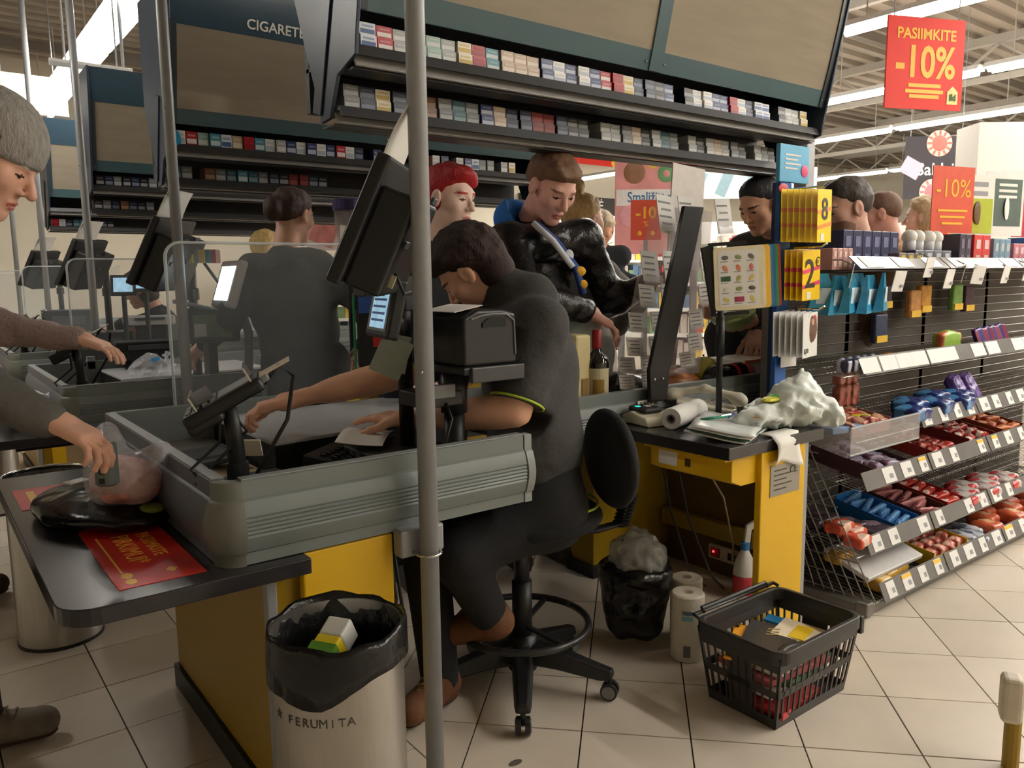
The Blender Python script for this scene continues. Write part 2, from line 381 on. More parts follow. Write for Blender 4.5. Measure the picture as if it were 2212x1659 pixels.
def checkout(k):
    Y = 2.0 * k; full = k == 0; ln = LANE[k]
    t = thing('checkout_counter', 'grey-railed yellow checkout counter in the %s lane' % ln, 'counter', (.8, 2.2 + Y, 0), 'checkout counters')
    h, z0 = .185, .66
    pg, pp = rail_profile(h, True), rail_profile(h, False)
    part(sweep([((1.285, 1.64 + Y), (0, -1)), ((.53, 1.64 + Y), (0, -1))], pg, z0), 'side_rail', m_rail, t)
    cp = [(tt * 1.0 + (.002 if tt > -.02 else 0), z) for tt, z in pp]
    part(sweep([((1.312, 1.64 + Y), (0, -1)), ((1.288, 1.64 + Y), (0, -1))], cp, z0 - .001), 'end_cap', m_railtop, t)
    o = part(sweep(arc(.53, 1.69 + Y, .05, 270, 180), cp, z0 - .002), 'corner_cap', m_corner, t); smoothby(o, 50)
    part(sweep([((.48, 1.69 + Y), (-1, 0)), ((.48, 2.80 + Y), (-1, 0))], pp, z0), 'exit_rail', m_railb, t)
    part(sweep([((.50, 2.83 + Y), (0, 1)), ((3.4 if full else 3.4, 2.83 + Y), (0, 1))] if not full else [((.50, 2.83), (0, 1)), ((1.15, 2.83), (0, 1))], pp, z0), 'far_rail', m_rail, t)
    # slimmer bright edge along the rail tops
    e = MB().bx(.53, 1.285, 1.641 + Y, 1.669 + Y, z0 + h, z0 + h + .003); e.build('rail_edge', m_railtop, t, bevel=.001)
    MB().bx(.481, .509, 1.69 + Y, 2.80 + Y, z0 + h, z0 + h + .003).build('rail_edge', m_railtop, t, bevel=.001)
    if full:
        s = MB().lathe([(.006, 0), (.006, .002)], (0, 0, 0), 10, rot=basis((0, 0, 1), (-.7, -.7, 0)).to_3x3())
        s.v = [(x + .494, y + 1.6525, z + .735) for x, y, z in s.v]; s.build('screw', m_deck, t)
    # packing ledge with rounded corners, tucked under the rails
    pts = [(.66, 1.60), (.66, 2.90), (.172, 2.90)] + [(.172 + .07 - .07 * math.cos(R_(a)), 1.60 + .07 - .07 * math.sin(R_(a))) for a in range(0, 91, 15)]
    p = MB(); p.prism([(x, y + Y) for x, y in pts], (0, 0, .622), (1, 0, 0), (0, 1, 0), (0, 0, 1), .036); part(p, 'ledge', m_lam, t, bevel=.003)
    MB().bx(.30, .62, 1.66 + Y, 2.6 + Y, .60, .622).build('ledge_bracket', m_blk, t)
    # cabinet below
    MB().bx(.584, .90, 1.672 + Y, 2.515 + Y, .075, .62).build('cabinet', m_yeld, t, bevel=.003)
    MB().bx(.572, .91, 1.66 + Y, 2.527 + Y, 0, .075).build('plinth', m_blk, t, bevel=.002)
    MB().bx(.578, .602, 1.664 + Y, 1.69 + Y, .075, .622).build('corner_post', m_pole, t, bevel=.003)
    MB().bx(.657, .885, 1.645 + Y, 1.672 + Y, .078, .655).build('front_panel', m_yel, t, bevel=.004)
    if full:
        MB().bx(.581, .584, 2.30, 2.308, .41, .56).build('cabinet_slot', M('slot_brown', (84, 60, 20), .7), t)
    # inside deck
    MB().bx(.51, 1.30, 1.67 + Y, 2.13 + Y, .655, .70).build('deck', m_deck, t, bevel=.002)
    MB().bx(.51, .80, 2.13 + Y, 2.16 + Y, .655, .735).build('deck_step', m_deck, t, bevel=.002)
    MB().bx(.51, .80, 2.16 + Y, 2.50 + Y, .655, .705).build('beige_deck', m_beige, t)
    MB().bx(.51, .80, 2.50 + Y, 2.80 + Y, .655, .73).build('steel_tray', m_steel, t, bevel=.004)
    MB().box((.66, 2.42 + Y, .74), (.2, .16, .03), rotz(.15)).build('oval_cover', m_deck, t, bevel=.014, bseg=3)
    b = MB(); b.prism([(.82, 2.22), (1.55, 2.30), (1.55, 2.80), (.82, 2.80)], (0, Y, .66), (1, 0, 0), (0, 1, 0), (0, 0, 1), .125); part(b, 'scanner_base', m_blk, t, bevel=.003)
    b = MB(); b.prism([(.815, 2.215), (1.56, 2.296), (1.56, 2.80), (.815, 2.80)], (0, Y, .785), (1, 0, 0), (0, 1, 0), (0, 0, 1), .012); part(b, 'scanner_top', m_lgrey, t, bevel=.003)
    # belt section behind the cashier
    xe = 3.2
    part(sweep([((xe, 2.03 + Y), (0, -1)), ((1.56, 2.03 + Y), (0, -1))], pg, z0), 'belt_rail', m_rail, t)
    part(sweep([((xe, 2.50 + Y), (0, 1)), ((1.56, 2.50 + Y), (0, 1))], pg, z0), 'belt_rail', m_rail, t)
    MB().bx(1.56, xe, 2.062 + Y, 2.468 + Y, .72, .775).build('belt', M('belt_rubber', (26, 26, 28), .6), t, bevel=.01)
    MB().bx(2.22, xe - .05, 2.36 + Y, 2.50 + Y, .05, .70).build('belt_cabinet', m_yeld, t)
    MB().bx(2.20, xe - .03, 2.34 + Y, 2.51 + Y, 0, .05).build('belt_plinth', m_blk, t)
    # acrylic screen on the far rail
    sx0, sx1 = (.70, 1.36)
    poly = [(sx0, .80), (sx1, .80), (sx1, 1.395)] + [(sx0 + .05 - .05 * math.sin(R_(a)), 1.345 + .05 * math.cos(R_(a))) for a in range(0, 91, 15)]
    s = thing('acrylic_screen', 'clear acrylic screen with rounded corner on the rail of the %s counter' % ln, 'screen', (1.0, 2.81 + Y, .8), 'acrylic screens')
    p = MB(); p.prism(poly, (0, 2.815 + Y, 0), (1, 0, 0), (0, 0, 1), (0, 1, 0), .008); part(p, 'pane', m_plexi, s)
    ed = [(x, 2.811 + Y, z) for x, z in [(sx1, 1.397)] + [(a, b) for a, b in poly[3:]] + [(sx0, .80)]]
    MB().tube(ed, .0055, 6).build('pane_edge', m_plexie, s, smooth=True)
    for x in (sx0 + .08, sx1 - .1): MB().bx(x - .02, x + .02, 2.80 + Y, 2.832 + Y, .80, .87).build('clip', m_pole, s, bevel=.002)
    return t
for k in range(5): checkout(k)

# red sticker on the packing ledge
st = thing('floor_sticker', 'red promotional sticker with yellow lettering on the black packing ledge', 'sticker', (.33, 1.93, .659))
m_red = M('promo_red', (206, 40, 26), .35, var=.03); m_py = M('promo_yellow', (246, 190, 60), .4, var=.02)
st.name = 'promo_sticker'
MB().bx(.285, .455, 1.665, 2.13, .6582, .6592).build('sheet', m_red, st)
text('PASIIMKITE', (.405, 1.93, .6594), (0, -1, 0), (1, 0, 0), .042, m_py, st, depth=.0002, sx=.95)
text('PIRKIMUI*', (.355, 1.92, .6594), (0, -1, 0), (1, 0, 0), .056, m_py, st, depth=.0002, sx=.95)
MB().prism([(-.012, 0), (0, -.018), (.012, 0), (0, .018)], (.40, 1.725, .6592), (1, 0, 0), (0, 1, 0), (0, 0, 1), .0004).build('logo_mark', m_py, st)
for yy, s_ in ((1.74, .02), (1.70, .018)): MB().ball((.315, yy, .6593), (.012, s_, .0006), 10).build('logo_mark', m_py, st)
MB().bx(.308, .312, 1.76, 2.05, .6592, .6595).build('small_print', m_py, st)
st2 = thing('promo_sticker', 'corner of a red sticker showing behind the meat package on the ledge', 'sticker', (.25, 2.55, .659))
MB().bx(.20, .34, 2.44, 2.70, .6582, .6592).build('sheet', m_red, st2)
MB().bx(.23, .25, 2.46, 2.66, .6592, .6596).build('print', m_py, st2)

# ------------------------------------------------------------------ poles with clamps
def pole(k):
    Y = 2.0 * k; t = thing('steel_pole', 'tall grey steel pole clamped to the rail of the %s counter' % LANE[k], 'pole', (.945, 1.575 + Y, 0), 'poles in front of the counters')
    MB().tube([(.945, 1.575 + Y, 0), (.945, 1.575 + Y, 4.5)], .0225, 20).build('shaft', m_pole, t, smooth=True)
    MB().lathe([(.06, 0), (.06, .01), (.03, .02), (.03, .03)], (.945, 1.575 + Y, 0), 20).build('foot', m_pole, t)
    MB().bx(.885, 1.005, 1.602 + Y, 1.645 + Y, .60, .668).build('clamp', m_pole, t, bevel=.006)
    MB().tube([(.915, 1.602 + Y, .612)] + [(.945 - .03 * math.cos(R_(a)), 1.575 + Y - .028 * math.sin(R_(a)), .612) for a in range(0, 181, 20)] + [(.975, 1.602 + Y, .612)], .004, 8).build('clamp_ring', m_chrome, t, smooth=True)
    for z in (1.98, 1.05): MB().ball((.925, 1.555 + Y, z), .004, 8).build('rivet', m_chrome, t)
for k in range(5): pole(k)
# ------------------------------------------------------------------ overhead cigarette racks
m_teal = M('rack_teal', (66, 92, 98), .3, var=.05, nscale=6)
m_head = M('rack_header_blue', (58, 78, 92), .18, var=.04, nscale=5)
m_plate = M('rack_end_blue', (48, 60, 78), .35, var=.06, nscale=5)
m_pane = M('smoked_pane', (160, 149, 132), .08, alpha=.86, var=.08, nscale=4, stretch=(1, 1, 8))
m_bar = M('rack_bar', (58, 66, 72), .35)
m_shelf = M('rack_shelf_dark', (40, 40, 42), .5)
m_prail = M('price_rail_grey', (150, 148, 144), .35, var=.05)
XL, XR = 1.10, 3.47
def flap_y(z): return 2.15 - .28 * (z - 2.03) + .10 * (z - 2.03) ** 2
def rack(k):
    Y = 2.0 * k; ln = LANE[k]
    t = thing('cigarette_rack', 'overhead cigarette rack with blue-grey curved flap above the %s checkout' % ln, 'rack', (2.28, 2.3 + Y, 1.75), 'overhead cigarette racks')
    prof = [(2.40, 1.75), (2.41, 1.80), (2.57, 2.17), (2.57, 2.69), (2.00, 2.69), (2.03, 2.48), (2.125, 2.03), (2.135, 1.99), (2.15, 1.905), (2.27, 1.87), (2.335, 1.755)]
    for x in (XL - .012, XR):
        p = MB(); p.prism([(y + Y, z) for y, z in prof], (x, 0, 0), (0, 1, 0), (0, 0, 1), (1, 0, 0), .012); part(p, 'end_plate', m_plate, t, bevel=.002)
    MB().box((XL - .016, 2.35 + Y, 1.98), (.006, .06, .42), Matrix.Rotation(R_(18), 3, 'X')).build('end_stiffener', m_plate, t, bevel=.002)
    # shelves, dark lips and bright price rails
    for nm, y0, y1, z in (('shelf', 2.17, 2.52, 1.938), ('shelf', 2.29, 2.42, 1.787)):
        MB().bx(XL, XR, y0 + Y, y1 + Y, z - .012, z).build(nm, m_shelf, t)
        MB().box((.5 * (XL + XR), y0 - .006 + Y, z - .016), (XR - XL, .006, .034), Matrix.Rotation(R_(-20), 3, 'X')).build('shelf_lip', m_shelf, t)
    for y0, z in ((2.185, 1.897), (2.32, 1.757)):
        MB().box((.5 * (XL + XR), y0 + Y, z), (XR - XL - .004, .008, .036), Matrix.Rotation(R_(-28), 3, 'X')).build('price_rail', m_prail, t, bevel=.002)
        MB().bx(XL, XR, y0 + .006 + Y, y0 + .09 + Y, z - .022, z - .016).build('shelf_bracket', m_shelf, t)
    MB().bx(XL, XR, 2.50 + Y, 2.53 + Y, 1.80, 2.67).build('back_panel', m_shelf, t)
    MB().bx(XL, XR, 2.02 + Y, 2.56 + Y, 2.67, 2.69).build('top_panel', m_plate, t)
    # curved flap: band, smoked pane, header
    def sheet(z0, z1, x0, x1, dy=0., n=5, th=.006):
        mb = MB(); rings = []
        for i in range(n + 1):
            z = z0 + (z1 - z0) * i / n; y = flap_y(z) + Y + dy
            rings.append([Vector((x0, y, z)), Vector((x1, y, z)), Vector((x1, y + th, z)), Vector((x0, y + th, z))])
        mb.loft(rings); return mb
    part(sheet(2.03, 2.10, XL, XR), 'flap_band', m_teal, t); part(sheet(2.10, 2.47, XL, XR, .001), 'flap_pane', m_pane, t); o = part(sheet(2.47, 2.68, XL, XR, -.002), 'flap_header', m_head, t)
    for x in (XL, 2.30, XR - .03): part(sheet(2.03, 2.48, x, x + (.065 if x == 2.30 else .03), -.006, 6), 'flap_bar', m_teal if x == 2.30 else m_bar, t)
    for x in (XL + .02, 2.28, 2.38, XR - .02): MB().ball((x, flap_y(2.06) + Y - .002, 2.06), .005, 8).build('flap_screw', m_chrome, t)
    sl = (flap_y(2.6) - flap_y(2.5)) / .1
    text('CIGARETĖS', (1.46, flap_y(2.52) + Y - .004, 2.52), (1, 0, 0), (0, sl, 1), .066, m_white, t, bold=.001, align='LEFT')
    for x in (1.4, 2.3, 3.2): MB().tube([(x, 2.4 + Y, 2.69), (x, 2.4 + Y, 4.42)], .012, 8).build('hanger', m_pole, t)
    MB().bx(3.60, 3.67, 2.30 + Y, 2.37 + Y, 0, 2.6).build('rack_post', m_lgrey, t, bevel=.004)
    MB().bx(XR, 3.62, 2.32 + Y, 2.36 + Y, 2.10, 2.16).build('post_arm', m_lgrey, t)
    return t
for k in range(4): rack(k)

# cigarette packs: every pack a thing of its own; alike packs share mesh
PC = {'white': ((232, 230, 224), (180, 190, 205)), 'white and blue': ((214, 220, 228), (70, 96, 150)), 'red and white': ((176, 34, 44), (230, 226, 222)), 'pale green': ((150, 178, 172), (206, 214, 210)),
      'silver': ((168, 172, 172), (216, 218, 216)), 'white and gold': ((226, 218, 196), (196, 166, 70)), 'red': ((170, 26, 40), (140, 18, 30)), 'turquoise': ((70, 140, 158), (200, 214, 216)), 'beige': ((190, 168, 144), (224, 212, 198)),
      'dark blue': ((44, 56, 104), (180, 188, 208)), 'navy': ((34, 42, 64), (120, 128, 150)), 'black': ((26, 26, 30), (150, 150, 152)), 'grey': ((110, 114, 116), (168, 170, 170)), 'brown': ((112, 74, 52), (160, 128, 100)), 'dark red': ((118, 34, 34), (150, 60, 54)), 'petrol': ((50, 92, 104), (120, 150, 156))}
def pack_mesh(c, hh, ww=.052):
    key = 'pack_%s_%d_%d' % (c.replace(' ', '_'), int(hh * 1000), int(ww * 1000))
    if key in bpy.data.meshes: return bpy.data.meshes[key]
    a, b = PC[c]; ma, mb_ = M('pack_' + c, a, .35, var=.04), M('packlabel_' + c, b, .4, var=.04)
    m = MB(); m.bx(-ww / 2, ww / 2, 0, .085, 0, hh - .0015); m.mat(1).bx(-ww / 2 + .003, ww / 2 - .003, -.0006, 0, hh * .12, hh * .46); m.mat(2).bx(-ww / 2 + .008, ww / 2 - .008, -.0008, -.0002, hh * .62, hh * .78)
    return m.mesh(key, [ma, mb_, M('packprint_' + c, tuple(int(.5 * (x + y)) for x, y in zip(a, b)), .4)])
OW = 'first second third fourth fifth sixth seventh eighth ninth tenth eleventh twelfth thirteenth fourteenth fifteenth sixteenth seventeenth eighteenth nineteenth twentieth'.split()
def ordw(i): return OW[i] if i < 20 else ({2: 'twenty', 3: 'thirty', 4: 'forty'}[(i + 1) // 10] + '-' + OW[(i + 1) % 10 - 1] if (i + 1) % 10 else {3: 'thirtieth', 4: 'fortieth'}[(i + 1) // 10])
def packs(k, row, y, z, cols, nst, hh, x0=XL + .05, lim=99):
    for i, c in enumerate(cols):
        if c is None: continue
        for s in range(nst(i)):
            o = bpy.data.objects.new('cigarette_pack', pack_mesh(c, hh)); COL.objects.link(o)
            o.location = (x0 + .0572 * i, y + 2.0 * k + s * .006 + .004 * (i % 3), z + s * hh)
            tag(o, '%s cigarette pack, %s from the blue end plate, %s row, %s rack%s' % (c, ordw(i), row, LANE[k], (', top' if s else ', bottom') if nst(i) > 1 else ''), 'cigarette pack', 'cigarette packs, %s row of the %s rack' % (row, LANE[k]))
U = ['white and blue', 'red and white', 'silver', 'pale green', 'pale green', 'silver', 'white and gold', 'red', 'turquoise', 'beige', 'beige', 'beige', 'dark blue', 'white', 'dark blue', 'white', 'dark blue', 'red and white', 'red', 'white and gold', 'navy', 'navy',
     'black', 'dark blue', None, 'black', 'white', 'white', 'dark blue', 'dark blue', 'red', 'white', 'navy', 'white and blue', 'white and blue', None, 'black', 'silver', 'silver', 'white and gold']
Lw = ['grey', 'navy', 'white and gold', 'navy', 'white', 'brown', 'grey', 'petrol', 'grey', 'dark blue', 'beige', 'navy', 'navy', 'dark red', 'dark red', 'navy', 'black', 'black', None, 'silver', 'silver', 'grey', 'beige', 'black', 'silver', 'petrol', 'grey', None, 'silver', 'black', 'silver', 'beige', 'silver', 'grey', 'black', None, 'silver', 'grey', 'black']
packs(0, 'upper', 2.180, 1.9385, U, lambda i: 2, .036)
packs(0, 'lower', 2.302, 1.7875, Lw, lambda i: 2, .036)
U2 = ['white', 'red and white', 'pale green', 'turquoise', 'white and blue', 'beige', 'red', 'turquoise', 'white', 'silver', 'dark blue', 'white', 'dark blue', 'white', 'dark blue', 'red and white', 'white', 'navy', None, 'dark blue', None, None, None, None, 'red', None, 'white', 'navy', None, 'white', 'dark blue', 'white and blue', 'grey', 'grey', None, 'silver', 'white and gold']
L2 = ['petrol', 'grey', None, 'brown', 'grey', 'petrol', 'turquoise', 'petrol', 'grey', 'navy', 'black', 'dark red', 'dark red', 'navy', 'black', None, None, None, None, None, None, None, None, None, None, None, 'grey', 'silver', 'grey', 'white', None, 'black']
packs(1, 'upper', 2.180, 1.9385, U2, lambda i: 1, .068)
packs(1, 'lower', 2.302, 1.7875, L2, lambda i: 1, .064)
packs(2, 'upper', 2.180, 1.9385, ['black', 'navy', 'grey', 'black', 'navy', 'black', 'grey', 'black'], lambda i: 1, .068)
packs(2, 'lower', 2.302, 1.7875, ['black', 'grey', 'navy', 'brown', 'navy', 'black', 'grey'], lambda i: 1, .064)
packs(3, 'lower', 2.302, 1.7875, ['red', 'white', 'navy', 'petrol', 'turquoise', 'navy', 'brown', 'navy', 'black'], lambda i: 1, .064)
bt = thing('shelf_talker', 'bright cyan round price flag on the second overhead rack', 'price flag', (1.12, 4.17, 1.9))
MB().prism([(.035 * math.cos(R_(a)), .055 * math.sin(R_(a)) + (.02 if a > 200 and a < 340 else 0)) for a in range(0, 360, 20)], (1.115, 4.165, 1.955), (1, 0, 0), (0, 0, 1), (0, -1, 0), .002).build('flag', M('cyan_card', (20, 150, 200), .5), bt)

# white fascia boards over the far lanes
for i, (x0, x1, y, z0, z1, lb) in enumerate(((.20, 1.335, 8.31, 2.77, 3.09, 'large white fascia board above the fourth overhead rack'), (.92, 1.44, 6.3, 2.735, 2.778, 'narrow white fascia strip above the third overhead rack'))):
    t = thing('fascia_board', lb, 'board', ((x0 + x1) / 2, y, z0))
    MB().bx(x0, x1, y, y + .03, z0, z1).build('panel', m_white, t, bevel=.003)
    MB().bx(x0, x1, y - .012, y, z0 - .01, z0 + .02).build('lower_trim', m_lgrey, t)
    for x in (x0 + .1, x1 - .1): MB().tube([(x, y + .015, z1), (x, y + .015, 4.42)], .006, 6).build('hanger', m_pole, t)
# ------------------------------------------------------------------ equipment at the checkouts
HD, RT, UP = Vector((math.cos(YAW), math.sin(YAW), 0)), Vector((math.sin(YAW), -math.cos(YAW), 0)), Vector((0, 0, 1))
def frame(o, ex, ey):
    ex = Vector(ex).normalized(); ez = ex.cross(Vector(ey)).normalized(); ey = ez.cross(ex)
    return Vector(o), ex, ey, ez
m_scr = M('screen_glow', (150, 190, 216), .3, emit=.7, var=.25, nscale=25)
m_scrw = M('screen_glow_white', (226, 240, 246), .3, emit=2.2, var=.04, nscale=20)
m_cable = M('black_cable', (18, 18, 18), .5)
# customer display on its stand
def customer_display(k):
    Y = Vector((0, 2.0 * k, 0)); ln = LANE[k]
    t = thing('customer_display', 'black customer display with a curved white topper at the %s checkout' % ln, 'display', (1.09, 1.92 + 2.0 * k, .70), 'customer displays')
    p1, p2, p3 = Vector((.873, 1.601, 1.54)) + Y, Vector((1.105, 1.878, 1.547)) + Y, Vector((.754, 1.645, 1.257)) + Y
    ex = (p2 - p1).normalized(); ey = (p1 - p3).normalized(); ez = ex.cross(ey).normalized(); L, Hh = (p2 - p1).length, (p1 - p3).length
    c = p3 + ex * L / 2 + ey * Hh / 2; rot = Matrix((ex, ey, ez)).transposed()
    s = 1 if ez.dot(RT) > 0 else -1                       # s*ez points to the side with the ports
    MB().box(c, (L, Hh, .035), rot).build('back_shell', m_blk, t, bevel=.008, bseg=3)
    MB().box(c + ez * s * .06 - ey * .03, (L * .86, Hh * .78, .09), rot).build('rear_box', m_blk2, t, bevel=.01, bseg=3)
    MB().box(c - ez * s * .019, (L * .9, Hh * .86, .003), rot).build('screen', M('display_dark', (22, 30, 40), .12), t)
    for i, (a, b) in enumerate(((-.07, .09), (.03, .1), (-.1, -.02))): MB().box(c + ez * s * .108 + ex * a + ey * b, (.05, .018, .008), rot).build('port_cover', m_deck, t, bevel=.002)
    # curved white topper
    g = MB(); n = 8; th0 = math.atan2(ey.dot(RT), ey.z); pts = []; q = p1.copy()
    for i in range(n + 1):
        pts.append(q.copy()); th = th0 + R_(14) * (i / n); q = q + (RT * math.sin(th) + UP * math.cos(th)) * .016
    rings = []
    for i, q in enumerate(pts):
        sh = .02 + .01 * i / n
        rings.append([q + ex * .01, q + ex * (L * .72 - sh), q + ex * (L * .72 - sh) - ez * s * .004, q + ex * .01 - ez * s * .004])
    g.loft(rings); o = part(g, 'topper', m_white, t); smoothby(o, 60)
    # post, base and arms
    cx, cy = 1.09, 1.92 + 2.0 * k
    MB().tube([(cx, cy, .80), (cx, cy, 1.46)], .021, 14).build('post', m_blk, t, smooth=True)
    MB().lathe([(.03, 0), (.03, .05), (.024, .055)], (cx, cy, 1.18), 14).build('post_collar', m_blk2, t)
    MB().bx(cx - .14, cx + .10, cy - .11, cy + .13, .70, .80).build('base_box', m_blk, t, bevel=.006)
    arm = Vector((cx, cy, 1.42)); d = c + ez * s * .09 - arm
    MB().box(arm + d / 2, (d.length, .04, .05), basis(d)).build('mount_arm', m_blk2, t, bevel=.004)
    if k == 0:
        e = c + ez * s * .11 - ey * .09
        MB().tube([e - ex * .1, e - ex * .06 - ey * .04 + ez * s * .03, e + ex * .04 - ey * .02 + ez * s * .05, e + ex * .1 + ey * .05 + ez * s * .03], .004, 8).build('cable', m_cable, t, smooth=True)
        MB().box(e - ex * .1 - ey * .02, (.014, .03, .012), rot).build('plug', M('ivory_plug', (190, 186, 150), .5), t)
        MB().bx(cx - .16, cx - .01, cy - .09, cy - .02, 1.22, 1.27).build('side_bracket', m_blk2, t, bevel=.003)
        MB().box((cx + .004, cy - .024, 1.50), (.01, .006, .05)).build('latch', m_grey, t)
    return t
for k in range(4): customer_display(k)

# cashier touch screen
t = thing('touch_screen', 'small black cashier touch screen with blue glowing picture beside the display post', 'monitor', (1.0, 1.85, .80))
fwd = (-HD * .42 - RT * .88 + UP * .22).normalized(); ex = UP.cross(fwd).normalized(); ey = fwd.cross(ex); rot = Matrix((ex, ey, fwd)).transposed(); c = Vector((1.005, 1.86, 1.185))
MB().box(c, (.20, .155, .035), rot).build('housing', m_blk, t, bevel=.008)
MB().box(c + fwd * .018, (.17, .12, .002), rot).build('bezel', m_grey, t)
MB().box(c + fwd * .0195 + ex * .005, (.13, .105, .002), rot).build('screen', m_scr, t)
for i in range(5): MB().box(c + fwd * .021 + ey * (.04 - i * .018) + ex * .005, (.11, .006, .001), rot).build('screen_line', M('screen_line', (70, 96, 140), .4, emit=.2), t)
MB().tube([c - fwd * .02, c - fwd * .05 - ey * .04, (1.09, 1.92, 1.10)], .014, 8).build('neck', m_blk, t, smooth=True)
pt = thing('paper_note', 'grey-white slip of paper hanging under the touch screen', 'paper', (1.0, 1.86, 1.0))
o = MB(); o.box((1.01, 1.85, 1.06), (.085, .004, .105), rotz(-.5) @ Matrix.Rotation(R_(25), 3, 'Y')); o.box((1.03, 1.845, 1.065), (.05, .003, .10), rotz(-.5) @ Matrix.Rotation(R_(12), 3, 'Y')); o.build('sheet', M('slip_paper', (120, 124, 110), .7), pt)

# receipt printer on a bracket
t = thing('receipt_printer', 'black receipt printer on a bracket arm in front of the cashier', 'printer', (1.2, 1.76, 1.0))
b = MB(); b.prism([(0, 0), (.172, 0), (.168, .135), (.12, .146), (.045, .146), (.0, .125)], (1.127, 1.68, 1.035), (1, 0, 0), (0, 0, 1), (0, 1, 0), .20); part(b, 'housing', m_blk2, t, bevel=.008, bseg=3)
b = MB(); b.prism([(0, 0), (.075, 0), (.075, .022), (.055, .026), (.02, .024), (.0, .012)], (1.185, 1.676, 1.135), (1, 0, 0), (0, 0, 1), (0, 1, 0), .004); part(b, 'grip_recess', M('recess_black', (10, 10, 10), .7), t)
MB().tube([(1.150, 1.678, 1.158), (1.18, 1.676, 1.166), (1.22, 1.676, 1.17), (1.262, 1.676, 1.168), (1.288, 1.678, 1.150), (1.292, 1.678, 1.06)], .0025, 6).build('seam', m_grey, t)
MB().bx(1.115, 1.31, 1.665, 1.90, 1.015, 1.035).build('shelf_plate', m_blk, t, bevel=.004)
MB().bx(1.135, 1.305, 1.655, 1.672, .995, 1.035).build('front_lip', m_deck, t, bevel=.003)
MB().tube([(1.155, 1.775, 1.015), (1.155, 1.775, .905)], .036, 18).build('bracket_socket', m_blk2, t, smooth=True)
MB().tube([(1.155, 1.775, .905), (1.155, 1.775, .70)], .028, 18).build('bracket_post', m_blk, t, smooth=True)
MB().bx(1.03, 1.155, 1.73, 1.85, .93, .97).build('bracket_arm', m_blk, t, bevel=.004)
MB().bx(1.06, 1.125, 1.72, 1.74, .955, .99).build('connector', m_grey, t, bevel=.002)
MB().tube([(1.10, 1.73, .94), (1.105, 1.71, .90), (1.08, 1.70, .85), (1.06, 1.70, .80)], .0045, 8).build('cable', m_cable, t, smooth=True)
MB().box((1.165, 1.79, 1.184), (.09, .16, .002), Matrix.Rotation(R_(-10), 3, 'Y')).build('paper_strip', m_paper, t)

# keyboard with a sheet on it
t = thing('keyboard', 'black cashier keyboard lying on the deck behind the rail', 'keyboard', (1.02, 2.02, .70))
rk = rotz(R_(38)); kc = Vector((1.02, 2.03, .775))
b = MB(); b.prism([(-.10, 0), (.10, 0), (.10, .05), (-.10, .018)], kc + rk @ Vector((-.19, 0, -.075 + .05)), rk @ Vector((0, 1, 0)), (0, 0, 1), rk @ Vector((1, 0, 0)), .38); part(b, 'case', m_blk, t, bevel=.004)
MB().box(kc + Vector((0, 0, -.05)), (.36, .17, .05), rk).build('riser', m_blk, t)
km = MB().box((0, 0, 0), (.014, .014, .006)).mesh('key', [m_blk2])
for i in range(14):
    for j in range(5):
        o = link('key', km, t); o.location = kc + rk @ Vector((-.165 + .025 * i, -.07 + .03 * j, -.003 + (j * .03 + .03) * .16)) - t.location * 0; o.rotation_euler = (R_(9), 0, R_(38))
t = thing('paper_sheet', 'white sheet of paper lying on the cashier keyboard', 'paper', (1.08, 2.0, .80))
g = MB(); g.grid(lambda a, b: Vector((1.0, 1.93, .802)) + rotz(R_(52)) @ Vector((.21 * a - .03, .13 * b - .02, .012 * math.sin(3 * a) + .03 * b * b * .4 + .012)), 8, 6); g.build('sheet', m_paper, t, smooth=True, solid=.001)

